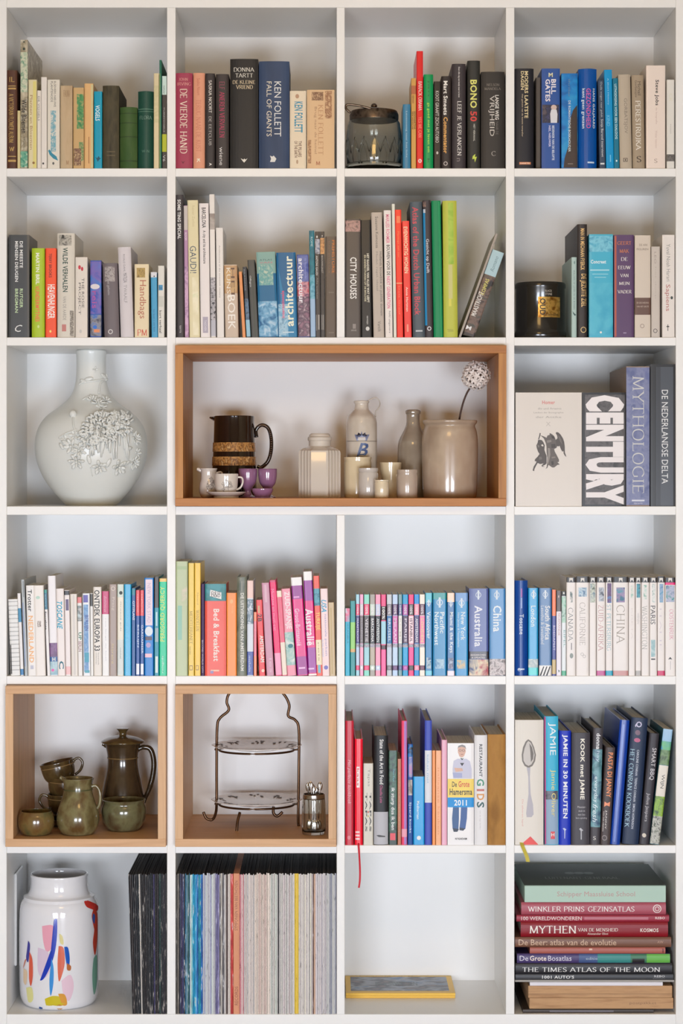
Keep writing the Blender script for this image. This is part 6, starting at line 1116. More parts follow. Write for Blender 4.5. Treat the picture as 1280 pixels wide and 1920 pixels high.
j = ware('sugar_bowl', 'round green stoneware sugar bowl in front of coffee pot', 'bowl', cx, Y, bp, GRP5)
turn(j, 'bowl_body', green('sugar_glaze', (82, 68, 44), (112, 110, 78), (80, 62, 42)), [(24, bp), (30, bp - 3), (39, bp - 18), (42, bp - 32), (41.5, bp - 42), (39, bp - 50), (40, bp - 55), (41, bp - 57.5), (38.5, bp - 57), (37, bp - 48), (39, bp - 32), (28, bp - 8), (.01, bp - 6)], bp, Y)
Y = .20; bp = fl5(Y); cx = 230; k = K(Y)
j = ware('coffee_pot', 'tall brown-green stoneware coffee pot with knobbed lid', 'coffee pot', cx, Y, bp, GRP5)
turn(j, 'pot_body', G3, [(32, bp), (38, bp - 4), (41, 1520), (40, 1495), (36, 1470), (31, 1448), (28.5, 1430), (29, 1415), (32, 1400), (34.5, 1393), (32, 1393), (28, 1410), (27, 1430)], bp, Y)
turn(j, 'ring_groove', mat((120, 96, 60), .2, name='groove'), [(29.2, 1421), (28.9, 1419)], bp, Y, sp=False, cap0=False)
turn(j, 'lid', G1, [(38, 1393), (40.5, 1391), (38, 1387.5), (26, 1382), (12, 1379), (8, 1378), (.01, 1378)], bp, Y, n=3)
turn(j, 'lid_knob', G1, [(8, 1380), (6.8, 1375), (9, 1370), (11.5, 1367), (11, 1365.5), (.01, 1365)], bp, Y, n=3)
strap(j, 'handle', G3, [(252, 1418), (258, 1406), (270, 1401), (282, 1405), (288, 1425), (287, 1450), (280, 1478), (272, 1496), (268, 1505)], [4.5, 5, 5, 4.5, 4], Y, cx, bp)
strap(j, 'pouring_lip', G3, [(202, 1399), (196, 1396), (192, 1394)], [5, 4, 1.6], Y, cx, bp)
def mug(cx, by, Y, tilt, hand, lab):
    bp = by; j = ware('coffee_cup', lab, 'cup', cx, Y, bp, GRP5, (0, tilt, 0))
    turn(j, 'cup_body', G1, [(16, bp), (20, bp - 2), (28, bp - 12), (31, bp - 24), (31.5, bp - 34), (32.5, bp - 40), (31, bp - 40.5), (29.5, bp - 33), (27, bp - 14), (.01, bp - 4)], bp, Y)
    turn(j, 'ring_groove', mat((140, 112, 72), .2, name='groove'), [(31.9, bp - 32), (31.9, bp - 33.5)], bp, Y, sp=False, cap0=False)
    s = hand
    strap(j, 'handle', G1, [(cx + s * 29, bp - 10), (cx + s * 40, bp - 16), (cx + s * 47, bp - 28), (cx + s * 43, bp - 38), (cx + s * 35, bp - 38), (cx + s * 29, bp - 32)], 2.5, Y, cx, bp)
Y = .17; f = fl5(Y)
s_ = ware('stoneware_saucer', 'brown stoneware saucer at the bottom of the cup stack', 'saucer', 112, Y, f, GRP5)
turn(s_, 'saucer_dish', G3, [(24, f), (28, f - 3), (40, f - 9), (47, f - 15), (46, f - 16.5), (38, f - 11), (24, f - 6), (.01, f - 6)], f, Y)
s_ = ware('stoneware_saucer', 'upper stoneware saucer directly under the cup stack', 'saucer', 110, Y, f - 10, GRP5)
turn(s_, 'saucer_dish', G3, [(24, f - 10), (28, f - 13), (40, f - 19), (47, f - 25), (46, f - 26.5), (38, f - 21), (24, f - 16), (.01, f - 16)], f - 10, Y)
mug(121, f - 18, Y, 0.0, -1, 'lowest cup of the stack with handle to the left')
mug(121, f - 49, Y, .03, 1, 'middle cup of the leaning stoneware stack')
mug(115, f - 79, Y, -.22, 1, 'topmost cup of the stack, tilted to the left')

# ------------------------------------------------------------------ cake stand and spoon jar in the second oak box
Y = .175; f = fl5(Y); cx = 481; k = K(Y)
st = ware('cake_stand', 'two-tier wire cake stand with two patterned plates', 'cake stand', cx, Y, f)
BRZ = mat((96, 70, 50), .28, .85, 'bronze_wire')
def rod(nm, pts, r=2.6):
    P = [((x - cx) * k, yy, (f - y) * k) for x, y, yy in pts]
    MB().tube(spline(P, 6), r * k, 8).build(nm, BRZ, st, smooth=True)
rod('arched_rod', [(382, 1520, -.02), (388, 1532, -.02), (399, 1534, -.02), (405, 1522, -.01), (406, 1500, 0), (406, 1440, 0), (407, 1365, 0), (412, 1347, 0), (426, 1335, 0), (429, 1328, 0), (425, 1316, 0), (430, 1300, 0), (450, 1286, 0), (480, 1282, 0), (512, 1286, 0), (532, 1302, 0), (542, 1322, 0), (540, 1342, 0), (553, 1350, 0), (560, 1368, 0), (560, 1440, 0), (559, 1530, -.01), (560, 1546, -.02)])
rod('front_leg', [(452, 1514, -.075), (448, 1530, -.085), (446, 1550, -.09), (441, 1557, -.09), (432, 1553, -.09)])
rod('front_leg', [(512, 1516, .03), (512, 1528, .03), (519, 1534, .03), (529, 1526, .03)], 2.8)
for yr, nm in ((1406, 'upper_ring'), (1508, 'lower_ring')):
    MB().tube([(70 * k * math.cos(a), 62 * k * math.sin(a), (f - yr) * k) for a in [6.2832 * i / 40 for i in range(40)]], 2 * k, 7, True).build(nm, BRZ, st, smooth=True)
    for s in (-1, 1): rod(nm + '_arm', [(cx + s * 70, yr, 0), (cx + s * 79, yr - 1, 0)], 1.8)
def plate(yc, R, lab):
    # porcelain plate with a band of grey sprigs and a scalloped edge
    o = thing('patterned_plate', lab, 'plate', (wx(cx, Y), Y, wz(yc + 7, Y)), 'plates on the cake stand')
    PL = glaze((222, 212, 204), .2, 'plate_china', .5)
    m = MB(); seg = 72
    prof = [(.5, 0), (.55, 0), (.6, .02), (.8, .05), (1.0, .085), (1.0, .10), (.8, .068), (.6, .035), (.02, .03)]
    for r, z in prof:
        for i in range(seg):
            a = 6.2832 * i / seg; q = R * k * r * (1 + (.018 * math.cos(12 * a) if r >= 1 else 0))
            m.v.append((q * math.cos(a), q * math.sin(a), z * R * k))
    for q in range(len(prof) - 1):
        for i in range(seg): m.f.append((q * seg + i, q * seg + (i + 1) % seg, (q + 1) * seg + (i + 1) % seg, (q + 1) * seg + i))
    m.f.append(tuple(range(seg))[::-1]); m.f.append(tuple((len(prof) - 1) * seg + i for i in range(seg)))
    m.build('plate_dish', PL, o, smooth=True, sharp=50)
    sg = MB(); rr = random.Random(int(yc))
    for i in range(9):
        a = 6.2832 * i / 9 + .2
        for q in range(7):
            r = R * k * rr.uniform(.68, .88); aa = a + rr.uniform(-.18, .18); zz_ = (.05 + (r / (R * k) - .68) * .15) * R * k + .0008
            sg.blob((r * math.cos(aa), r * math.sin(aa), zz_), .0045, .003, .0004, Matrix.Rotation(rr.random() * 3, 3, 'Z'), 6, 4)
    sg.build('sprig_print', mat((110, 96, 88), .3, name='sprig'), o)
plate(1397, 83, 'patterned plate on the upper tier of the cake stand')
plate(1499, 84, 'patterned plate on the lower tier of the cake stand')
Y = .045; f = fl5(Y); cx = 588; k = K(Y)
j = ware('spoon_jar', 'small glass jar with metal collar full of teaspoons', 'jar', cx, Y, f)
turn(j, 'glass_body', GLASS, [(20, f), (22, f - 3), (22.5, f - 20), (22, f - 50), (21, f - 66), (19.5, f - 72), (18.5, f - 72), (20, f - 60), (20.6, f - 20), (19.5, f - 6), (.01, f - 5)], f, Y, n=3)
SIL = mat((190, 184, 178), .18, 1.0, 'silver')
turn(j, 'metal_collar', SIL, [(20.5, f - 66), (21, f - 68), (20.5, f - 74), (19, f - 75)], f, Y, sp=False, cap0=False)
rr = random.Random(4)
for i, (bx, tx, by_, ty, tz) in enumerate(((-8, -11, .004, -.004, 94), (2, -6, -.006, -.008, 97), (8, 12, .002, .002, 95), (-3, 4, .008, .006, 84), (6, -2, -.002, .004, 90))):
    s = thing('teaspoon', ['silver teaspoon leaning furthest left in the jar', 'silver teaspoon at the front of the jar', 'silver teaspoon leaning right in the jar', 'silver teaspoon at the back of the jar', 'silver teaspoon in the middle of the jar'][i], 'spoon', (wx(cx + bx, Y), Y + by_, wz(f - 6, Y)), 'teaspoons in the glass jar')
    d_ = Vector(((tx - bx) * k, ty - by_, (tz - 6) * k)); L = d_.length; d_.normalize()
    t1 = Vector((1, 0, 0)) - d_ * d_.x; t1.normalize(); M = Matrix((t1, d_.cross(t1) * -1, d_)).transposed()
    MB().tube([d_ * L * t for t in (.25, .4, .6, .8, .93, 1)], [.0012, .0013, .0016, .002, .0024, .002], 8).blob(d_ * L * .93, .0058, .0016, .0105, M, 12, 8).build('handle', SIL, s, smooth=True)
    MB().blob(d_ * .012, .0078, .0022, .0125, M, 12, 8).build('bowl', SIL, s, smooth=True)

# ------------------------------------------------------------------ bottom row, first compartment
Y = .115; F6 = wz(1902); bp = fpy(F6, Y); cx = 111; k = K(Y)
gv = ware('art_glass_vase', 'white opal glass vase with splashes of blue, red and yellow', 'vase', cx, Y, bp)
OPAL = mat((238, 238, 242), .07, 0.0, 'opal_glass', Coat_Weight=.8, Coat_Roughness=.03)
gp = [(58, bp), (66, bp - 2), (72, bp - 14), (74, bp - 40), (74.5, bp - 100), (74, bp - 160), (72, bp - 185), (66, bp - 197), (57, bp - 207), (54, bp - 218), (53.5, bp - 232), (54.5, bp - 240), (53, bp - 242), (50.5, bp - 240), (50, bp - 222), (58, bp - 205), (69, bp - 185), (70, bp - 40), (60, bp - 8), (.01, bp - 6)]
turn(gv, 'vase_body', OPAL, gp, bp, Y, 64, n=3); rf = rfun(gp[:11])
def splash(c, pts, nm='colour_streak'): wrap(gv, nm, mat(c, .07, 0.0, 'art_glass', Coat_Weight=.8, Coat_Roughness=.03), [(p.x, p.y) for p in spline([(x, y, 0) for x, y in list(pts) + [pts[0]]], 4)[:-1]], rf, cx, bp, Y, .0004 + splash.n * .00006); splash.n += 1
splash.n = 0
for c, pts in (((240, 170, 190), [(88, 1722), (108, 1720), (110, 1740), (106, 1762), (96, 1768), (90, 1748)]), ((226, 206, 226), [(80, 1762), (100, 1770), (104, 1800), (92, 1818), (80, 1805)]),
               ((20, 60, 190), [(111, 1700), (116, 1708), (116, 1740), (112, 1770), (104, 1795), (92, 1818), (84, 1822), (95, 1808), (104, 1780), (109, 1750), (111, 1720)]), ((60, 150, 226), [(106, 1780), (110, 1800), (109, 1830), (104, 1850), (102, 1820)]),
               ((226, 110, 84), [(119, 1758), (128, 1762), (130, 1790), (124, 1815), (119, 1822), (117, 1790)]), ((10, 90, 196), [(129, 1760), (136, 1762), (139, 1785), (136, 1802), (132, 1785)]), ((190, 110, 60), [(134, 1790), (141, 1796), (140, 1804), (134, 1802)]),
               ((238, 206, 222), [(124, 1822), (140, 1812), (146, 1835), (138, 1860), (128, 1850)]), ((214, 196, 40), [(93, 1856), (108, 1850), (122, 1852), (132, 1862), (126, 1872), (108, 1868), (97, 1872)]), ((200, 140, 50), [(112, 1872), (120, 1866), (127, 1872), (120, 1878)]), ((226, 160, 60), [(118, 1846), (130, 1848), (134, 1866), (126, 1868)]),
               ((40, 40, 150), [(60, 1752), (64, 1758), (63, 1775), (60, 1792), (56, 1785), (58, 1768)]), ((226, 90, 60), [(63, 1772), (69, 1785), (70, 1815), (66, 1835), (62, 1820)]), ((206, 110, 80), [(57, 1786), (52, 1800), (49, 1806), (53, 1790)]), ((236, 206, 170), [(50, 1806), (58, 1810), (56, 1834), (50, 1830)]), ((230, 226, 150), [(56, 1840), (68, 1838), (70, 1860), (60, 1866)]), ((40, 80, 150), [(82, 1872), (88, 1874), (86, 1882), (80, 1880)]),
               ((206, 60, 50), [(161, 1678), (172, 1684), (183, 1694), (184, 1705), (176, 1698), (166, 1690)]), ((196, 70, 50), [(178, 1700), (184, 1710), (184.2, 1760), (181, 1785), (178, 1760), (180, 1735), (176, 1712)]), ((60, 90, 160), [(178, 1706), (181, 1712), (180, 1726), (177, 1716)]), ((120, 170, 150), [(179, 1790), (184, 1788), (183.5, 1840), (179, 1858), (177, 1820)]), ((226, 216, 150), [(120, 1735), (126, 1740), (128, 1755), (122, 1752)])):
    splash(c, pts)
# white cover plate fixed to the compartment's left side
xw = wx(12.5)
Yn, Yf = .115, .225
cpz0, cpz1 = wz(1812, Yn), wz(1638, Yn)
o = MB().bbox(xw + .0002, xw + .006, Yn, Yf, cpz0, cpz1, .0025).build('cover_plate', mat((240, 240, 240), .3, name='white_plastic'))
tag(o, 'white plastic cover plate on the left side of the bottom row', 'cover plate')

# ------------------------------------------------------------------ long-playing records, bottom row
LPM = {}
def lp_mat(c, pr):
    key = (c, pr)
    if key in LPM: return LPM[key]
    nm = 'record_sleeve_%d_%d_%d' % c
    up = lambda d_: tuple(max(0, min(255, v + d_)) for v in c)
    if pr == 'd': m_ = ramp_mat(nm, [c, up(-12), up(16), (150, 144, 138), (214, 208, 200), c], (300, 300, 34), 4, .45, pos=[.36, .50, .61, .66, .70, .73])
    elif pr == 'm': m_ = ramp_mat(nm, [up(-34), c, up(14), up(60), (226, 228, 230), c], (240, 240, 26), 4, .45, pos=[.34, .42, .56, .61, .66, .69])
    else: m_ = ramp_mat(nm, [up(-46), c, up(8), up(-14), up(-84), c], (420, 420, 46), 4, .5, pos=[.26, .31, .58, .66, .71, .74])
    LPM[key] = m_; return m_
SLV = {}
def record(x0, x1, yt, c, pr, lab, grp, xt=None, inner=(40, 36, 36), body=None):
    """square card sleeve: rounded spine, open back, disc edge just inside"""
    Y = .002 + random.random() * .006
    w_ = (x1 - x0 - .25) * U; h = (1902 - yt) * U; dp = .314
    lean = 0 if xt is None else (xt - x0); ang = math.atan2(lean, 1902 - yt)
    piv, ox = (x1, -w_) if lean > 0 else (x0 + .12, 0)
    o = thing('record_sleeve', lab, 'record', (wx(piv, Y), Y, wz(1902)), grp, (0, ang, 0))
    key = (round(w_, 5), round(h, 4), ox)
    if key not in SLV:
        m = MB(); b_ = min(.0007, w_ * .25)
        prof = [(0, dp), (0, b_), (w_ * .25, 0), (w_ * .75, 0), (w_, b_), (w_, dp)]
        for z in (0, h): m.v += [(x + ox, y, z) for x, y in prof]
        for i in range(6): m.f.append((i, (i + 1) % 6, 6 + (i + 1) % 6, 6 + i))
        m.f.append((5, 4, 3, 2, 1, 0)); m.f.append((6, 7, 8, 9, 10, 11))
        me = bpy.data.meshes.new('sleeve'); me.from_pydata(m.v, [], m.f); me.update(); me.materials.append(WHITE)
        me.materials.append(WHITE)
        for p in me.polygons: p.material_index = 0 if p.center.y < b_ * 1.01 and abs(p.normal.z) < .5 else 1
        m2 = MB().box(w_ * .2 + ox, w_ * .8 + ox, .004, dp - .003, h - .0004, h + .0004)
        me2 = bpy.data.meshes.new('inner_edge'); me2.from_pydata(m2.v, [], m2.f); me2.update(); me2.materials.append(mat(inner, .6, name='inner_edge'))
        SLV[key] = (me, me2)
    me, me2 = SLV[key]
    s = bpy.data.objects.new('sleeve', me); COL.objects.link(s); s.parent = o
    for i, mm in enumerate((lp_mat(c, pr), body or mat((58, 52, 50), .6, name='sleeve_card'))):
        s.material_slots[i].link = 'OBJECT'; s.material_slots[i].material = mm
    s2 = bpy.data.objects.new('disc_edge', me2); COL.objects.link(s2); s2.parent = o
    return o
gA = 'dark record sleeves beside the glass vase'
x = 248.0; i = 0; DK = [(34, 30, 30), (46, 38, 38), (24, 24, 28), (40, 40, 44), (30, 34, 40), (22, 30, 34), (38, 32, 44), (28, 26, 26)]
rr = random.Random(21)
while x < 309.5:
    w_ = rr.choice((2.2, 2.5, 2.9, 3.2)); w_ = min(w_, 312.6 - x)
    lean = -(8.0 * max(0, (300 - x) / 52.0))
    c = DK[i % 8]; lab = 'black vinyl record sleeve with speckled spine beside the glass vase'
    lab = '%s black vinyl record sleeve counting right from the glass vase' % ORD[i] if i < 26 else lab
    if i == 6: c = (222, 216, 208); lab = 'single white spine among the black records beside the glass vase'
    if i == 15: c = (66, 60, 110); lab = 'indigo spine among the black records beside the glass vase'
    if i == 19: c = (30, 66, 62); lab = 'dark green spine among the black records beside the glass vase'
    record(x, x + w_, 1639.5 + rr.uniform(-1, 2), c, 'd' if c[0] < 120 else 'l', lab, gA, x + lean)
    x += w_; i += 1
gB = 'record sleeves packed in the second bottom compartment'
zones = [(330, 337, [(70, 66, 60), (120, 112, 104), (44, 42, 44)], 'd', 'dark grey record spine at far left of the packed records, counting rightward'),
 (337, 347, [(28, 36, 70), (60, 44, 90), (40, 60, 110), (22, 26, 40)], 'm', 'navy and purple record spine left of the teal records, counting rightward'),
 (347, 356, [(0, 96, 130), (110, 150, 170), (20, 80, 80)], 'm', 'dark teal record spine near the left end, counting rightward'),
 (356, 361, [(216, 230, 232), (150, 216, 220)], 'm', 'pale aqua record spine between teal spines, counting rightward'),
 (361, 369, [(0, 150, 200), (0, 170, 210), (60, 160, 220)], 'm', 'bright cyan record spine, counting rightward'),
 (369, 380, [(0, 90, 170), (0, 130, 160), (20, 150, 180)], 'm', 'blue-teal record spine right of the cyan ones, counting rightward'),
 (380, 404, [(200, 202, 212), (186, 190, 220), (214, 224, 220), (206, 206, 214)], 'l', 'pale lavender-grey record spine right of the blue records, counting rightward'),
 (404, 411, [(126, 120, 168), (110, 104, 150)], 'm', 'violet record spine left of the red one, counting rightward'),
 (411, 422, [(120, 116, 116), (196, 190, 180), (84, 80, 86), (210, 206, 206)], 'm', 'mottled grey record spine left of the red one, counting rightward'),
 (422, 432, [(226, 216, 206), (70, 50, 46), (232, 220, 210)], 'l', 'cream record spine touching the red one, counting rightward')]
def fill(z0, z1, cols, pr, lab, body=None):
    x = z0; i = 0
    while x < z1 - .8:
        w_ = min(rr.choice((2.0, 2.4, 2.8, 3.1)), z1 - x)
        if z1 - x - w_ < 1.2: w_ = z1 - x
        record(x, x + w_, 1639.5 + rr.uniform(-2, 2.5), cols[i % len(cols)], pr, '%s %s' % (ORD[i], lab), gB, None, rr.choice(((30, 28, 28), (90, 84, 80), (50, 46, 46))), body)
        x += w_; i += 1
for z in zones: fill(*z)
record(432, 437, 1639, (190, 40, 34), 'm', 'dark red record spine left of the orange box set', gB)
bx = thing('record_box_set', 'wide orange record box set with dark upright lettering', 'record', (wx(437.2), .002, wz(1902)), gB)
w_ = 11.4 * U; h = 264 * U
MB().bbox(0, w_, 0, .316, 0, h, .0008).build('box_body', ramp_mat('orange_card', [(214, 140, 104), (228, 158, 120)], (20, 20, 6), 2, .6), bx)
S = Surf(lambda px, py, e: ((px - 437.2) * U, -e, (1902 - py) * U), bx); S.thr = 0
S.text('SYMFONIEN VAN BEETHOVEN', 439.5, 445.5, 1652, 1745, (150, 86, 60), 'u'); S.text('RECORDS', 440, 446, 1850, 1885, (150, 86, 60), 'u')
fill(449, 457, [(226, 140, 150), (232, 190, 190), (240, 214, 210)], 'l', 'pink record spine right of the orange box set, counting rightward')
fill(457, 478, [(214, 204, 200), (226, 214, 206), (200, 196, 196), (232, 222, 214)], 'l', 'off-white record spine between the pink and the peach ones, counting rightward')
fill(478, 505, [(232, 216, 202), (236, 222, 210), (226, 206, 194), (222, 196, 186)], 'l', 'peach-white record spine left of the thin black one, counting rightward')
fill(505, 521, [(222, 216, 208), (214, 222, 212), (206, 202, 198)], 'l', 'greyish white record spine touching the thin black one, counting rightward')
record(521, 523.2, 1639, (44, 40, 40), 'm', 'single thin black record spine among the white records', gB)
fill(523.2, 552, [(224, 218, 214), (206, 204, 198), (234, 228, 222), (222, 208, 208)], 'l', 'white record spine left of the yellow record, counting rightward')
record(552, 559.5, 1639, (226, 190, 50), 'l', 'bright yellow record spine among the white records', gB)
fill(559.5, 586, [(232, 226, 210), (222, 214, 214), (236, 230, 222), (206, 200, 196)], 'l', 'cream record spine right of the yellow record, counting rightward')
record(586, 588.6, 1639, (120, 92, 80), 'm', 'brown record spine near the right end', gB)
record(588.6, 591.2, 1639, (236, 196, 170), 'l', 'peach record spine beside the brown one', gB)
fill(591.2, 612, [(224, 216, 218), (214, 208, 212), (230, 224, 222)], 'l', 'pale mauve-white record spine near the right end, counting rightward')
fill(612, 630.5, [(206, 208, 206), (222, 222, 220), (196, 196, 202), (150, 154, 170)], 'l', 'cool grey record spine at far right of the packed records, counting rightward')

# ------------------------------------------------------------------ bottom row, third compartment: two magazines
YEL = mat((240, 192, 66), .4, name='yellow_border')
for q, (z, lab) in enumerate(((0.0, 'lower of the two yellow-bordered magazines lying flat'), (.0062, 'upper yellow-bordered magazine with blue photo cover'))):
    y0, y1 = .155 - q * .003, D - .006
    o = thing('magazine', lab, 'magazine', (wx(646.5, .15) + .002, 0, wz(1902) + z), 'magazines lying in the third bottom compartment')
    w_ = .254 - q * .0 
    MB().bbox(0, w_, y0, y1, 0, .006, .0006).build('cover', YEL, o)
    MB().box(.001, w_ + .0006, y0 + .001, y1 - .001, .001, .005).build('pages', PAGESW, o)
    if q: 
        MB().box(.012, w_ - .013, y0 + .022, y1 - .012, .0055, .0063).build('cover_photo', ramp_mat('fjord_photo', [(92, 124, 160), (160, 166, 178), (84, 92, 104), (140, 130, 136)], (22, 40, 30), 5, .4), o)
        S = Surf(lambda px, py, e, o=o, y0=y0, y1=y1: (px, py, .0064 + e), o); S.thr = 0
        V, F = text_mesh('Noorwegen', 's')
        S.put([(.07 + a * .10, y0 + .075 + b_ * .035) for a, b_ in V], F, ink((110, 126, 130)), 'lettering')
        V, F = text_mesh('GEOGRAFIE', 'sl')
        S.put([(.012 + a * .16, y1 - .0105 + b_ * .006) for a, b_ in V], F, ink((200, 150, 60)), 'lettering')

# ------------------------------------------------------------------ bottom row, fourth compartment: the lying stack
GS = 'books lying flat in the bottom right compartment'
def flat(x0, x1, y0, y1, col, lab, items=(), d=.26, kind='h', yo=.012, nm='lying_book', cat='book', roll=0.0, cm=None):
    k = 1 + yo / CD
    W_ = (x1 - x0) * U * k; H_ = (y1 - y0) * U * k; Z_ = wz(1902) + (1902 - y1) * U * k
    o = thing(nm, lab, cat, (wx(x0, yo), yo, Z_), GS, (0, roll, 0))
    prof = spine_profile(H_, kind) if kind in 'hr' else (lambda z: 0.0)
    c = cm or mat(col, .45, name='cover')
    if kind == 'x': MB().bbox(0, W_, 0, d, 0, H_, .001).build('box', c, o)
    else:
        cv, pg = book_mesh(H_, W_, d, kind, prof)
        for m_ in (cv, pg): m_.v = [(z, y, x) for x, y, z in m_.v]; m_.f = [f_[::-1] for f_ in m_.f]
        cv.build('cover', c, o); pg.build('pages', PAGES, o)
    S = Surf(lambda px, py, e: ((px - x0) * U * k, prof(min(max((y1 - py) * U * k, 0), H_)) - e, min(max((y1 - py) * U * k, 0), H_)), o); S.axis = 1; S.thr = (y1 - y0) * .09 if kind in 'hr' else 0
    for it in items:
        if it[0] == 'T': S.text(*it[1:])
        elif it[0] == 'b': S.band(it[1], it[2], it[3], it[4], ink(it[5]), nx=2, ny=6)
        elif it[0] == 'O': S.ring(*it[1:])
    return o
CARD = ramp_mat('corrugated_card', [(176, 134, 96), (200, 158, 116), (186, 144, 106)], (10, 10, 90), 4, .8, bump=.3)
flat(980, 1225, 1895, 1902, (62, 52, 48), 'dark brown book at the very bottom of the stack', [('b', 1030, 1150, 1897, 1900, (110, 104, 112))], .28)
flat(992, 1262, 1874, 1894.5, (190, 148, 108), 'lower cardboard mailer in the lying stack', [('T', 'postpakket', 1180, 1230, 1881, 1887, (150, 112, 78), 'h')], .27, 'x', .014, 'cardboard_mailer', 'mailer', cm=CARD)
flat(990, 1260, 1851, 1873.6, (190, 148, 108), 'upper cardboard mailer in the lying stack', [('b', 990, 1260, 1866, 1866.8, (140, 104, 70))], .26, 'x', .013, 'cardboard_mailer', 'mailer', cm=CARD)
flat(993, 1242, 1844, 1850.6, (230, 226, 232), 'thin white magazine between mailers and black books', [], .25, 'p')
flat(964.8, 1264, 1840, 1843.8, (170, 166, 160), 'thin pale grey board under the black books', [], .27, 'x', nm='thin_board', cat='board')
flat(966, 1262, 1829, 1839.8, (62, 64, 70), 'thin dark grey book with small white capitals', [('T', "1001 AUTO'S", 1016, 1076, 1831.5, 1837.5, (232, 232, 230), 'hb'), ('T', 'REBO', 1226, 1246, 1831, 1835, (190, 190, 190), 'hb'), ('T', 'publishers', 1224, 1246, 1836, 1838, (150, 150, 150), 'h')], .25)
flat(966, 1260, 1809, 1828.6, (40, 40, 46), 'black atlas with wide-spaced white serif capitals', [('T', 'THE TIMES ATLAS OF THE MOON', 979, 1237, 1816, 1825, (236, 236, 234), 'hs'), ('b', 969, 1256, 1811, 1812, (90, 90, 96))], .27)
flat(969, 1256, 1791, 1808.6, (70, 56, 110), 'glossy atlas fading from purple through teal to green', [('b', 1085, 1120, 1791.5, 1808, (66, 90, 140)), ('b', 1120, 1182, 1791.5, 1808, (50, 140, 136)), ('b', 1182, 1212, 1791.5, 1808, (60, 120, 90)), ('b', 1212, 1255.6, 1791.5, 1808, (104, 184, 76)), ('b', 1185, 1208, 1800, 1808, (30, 30, 34)), ('T', 'De', 974, 990, 1794.5, 1804, (226, 222, 236), 'h'), ('T', 'Grote', 993, 1024, 1794.5, 1804, (244, 226, 214), 'hb'), ('T', 'Bosatlas', 1027, 1071, 1794.5, 1804, (226, 222, 236), 'h'), ('T', 'editie', 1098, 1120, 1797, 1802, (170, 190, 206), 'h')], .27)
flat(993, 1247, 1779, 1790.6, (176, 96, 84), 'narrower terracotta book in the lying stack', [('b', 1104, 1110, 1781, 1784, (226, 190, 170)), ('b', 1241, 1244, 1781, 1789, (120, 50, 44))], .24)
flat(965, 1258, 1760, 1778.6, (124, 84, 66), 'brown book with cream lowercase lettering', [('T', 'De Beer: atlas van de evolutie', 972, 1155, 1764, 1775, (216, 184, 156), 'h'), ('T', 'AW', 1232, 1243, 1766, 1771, (190, 150, 126), 'h')], .26)
flat(976, 1252, 1731, 1759.6, (140, 0, 26), 'deep crimson book with large white serif capitals', [('T', 'MYTHEN', 992, 1080, 1738, 1753, (244, 234, 226), 'hs'), ('T', 'VAN DE MENSHEID', 1083, 1158, 1742.5, 1749, (240, 226, 216), 'hs'), ('T', 'Alexander Eliot', 1101, 1140, 1751, 1755.5, (226, 200, 190), 'hb'), ('T', 'KOSMOS', 1200, 1234, 1743, 1750, (240, 226, 216), 'hb')], .27)
flat(968, 1254, 1718.5, 1730.6, (160, 44, 66), 'thin red book with white sans capitals', [('T', '100 WERELDWONDEREN', 977, 1090, 1721, 1728, (240, 222, 216), 'h'), ('b', 1095, 1215, 1722, 1727, (190, 110, 124)), ('T', 'REBO', 1228, 1246, 1721.5, 1726, (236, 210, 206), 'hb')], .27)
flat(977, 1248, 1694.6, 1718, (176, 84, 100), 'dusty rose atlas with white serif capitals', [('T', 'WINKLER PRINS', 989, 1095, 1702, 1712, (246, 236, 232), 'hs'), ('T', 'GEZINSATLAS', 1102, 1189, 1702, 1712, (246, 236, 232), 'hs'), ('O', 1231.5, 1706.5, 8, 1.6, (240, 226, 222)), ('O', 1231.5, 1706.5, 4.4, 1.2, (240, 226, 222))], .27)
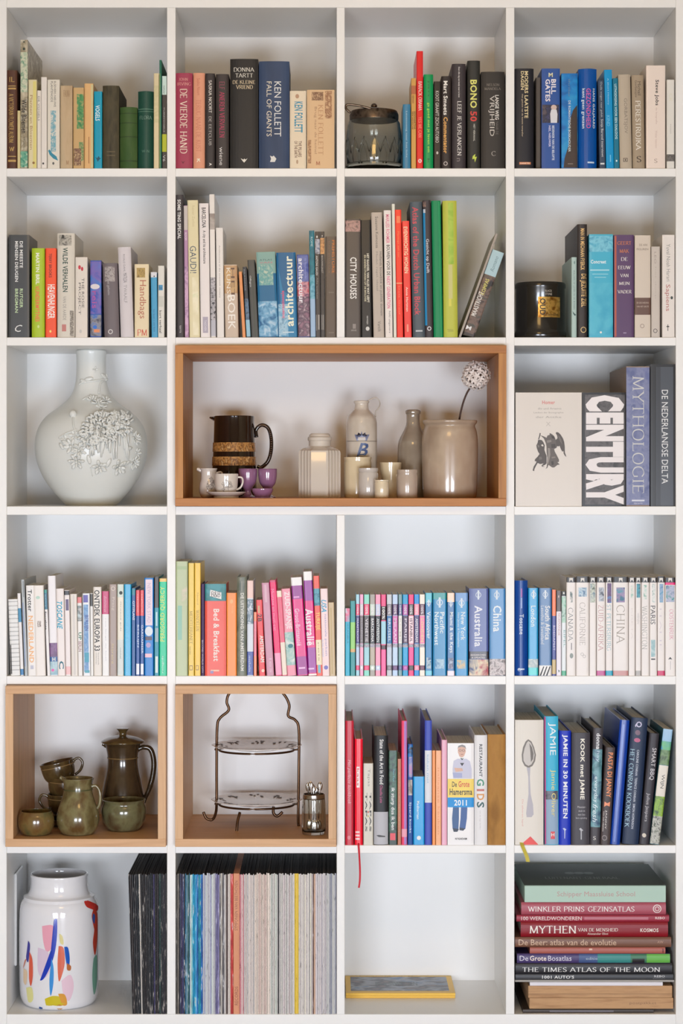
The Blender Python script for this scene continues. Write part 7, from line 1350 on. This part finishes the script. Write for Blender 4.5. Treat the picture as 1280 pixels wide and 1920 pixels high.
mb = flat(983, 1248, 1663, 1694.4, (178, 206, 190), 'mint green gift box on top of the lying stack', [('T', 'Schipper Maassluise School', 1044, 1190, 1674, 1686, (190, 150, 146), 'h')], .27, 'x', .012, 'gift_box', 'box')
W_ = (1248 - 983) * U
MB().bbox(-.0006, W_ + .0006, .0012, .2706, .0378, .0382 + .0004, .0002).build('dark_lid', mat((78, 92, 84), .55, name='dark_green_card'), mb)
S = Surf(lambda px, py, e: (px, py, .0386 + e), mb); S.thr = 0
V, F = text_mesh('Luitenant-generaal', 's'); S.put([(.055 + a * .17, .075 + b_ * .03) for a, b_ in V], F, ink((140, 154, 146)), 'lettering')
for dx in (-.022, 0, .022): S.disc(.14 + dx, .15, .012, .014, (120, 138, 128))

# ------------------------------------------------------------------ print, relief and small fittings belong to the part they sit on
MAIN = ['cover', 'box', 'box_body', 'pot_body', 'cup_body', 'jug_body', 'bottle_body', 'jar_body', 'vase_body', 'bowl_body', 'glass_body', 'egg_cup_bowl', 'plate_dish', 'sleeve']
SUB = ('lettering', 'spine_band', 'spine_picture', 'emblem', 'printed_motif', 'engraving', 'portrait', 'title_band', 'printed_spoon', 'corner_label', 'flower_print', 'sprig_print', 'crown_print', 'speckled_band', 'ring_groove', 'groove_line',
       'gold_label', 'colour_streak', 'flower_relief', 'leaf_relief', 'twig_relief', 'bud_relief', 'chrysanthemum_relief', 'petal_stalk_relief', 'cover_photo', 'cut_pattern', 'base_ring', 'rim', 'rim_band', 'dark_mouth', 'pouring_lip', 'dark_lid')
for o in list(COL.objects):
    if o.parent is not None: continue
    ch = list(o.children)
    main = next((c for n in MAIN for c in ch if c.name.split('.')[0] == n), None)
    for c in ch:
        b_ = c.name.split('.')[0]
        if main is not None and c is not main and b_ in SUB: c.parent = main
        elif b_ == 'lid_knob' or b_ == 'swing_handle':
            l = next((q for q in ch if q.name.split('.')[0] == 'lid'), None)
            if l is not None: c.parent = l
        elif b_ == 'rope_relief':
            l = next((q for q in ch if q.name.split('.')[0] == 'handle'), None)
            if l is not None: c.parent = l
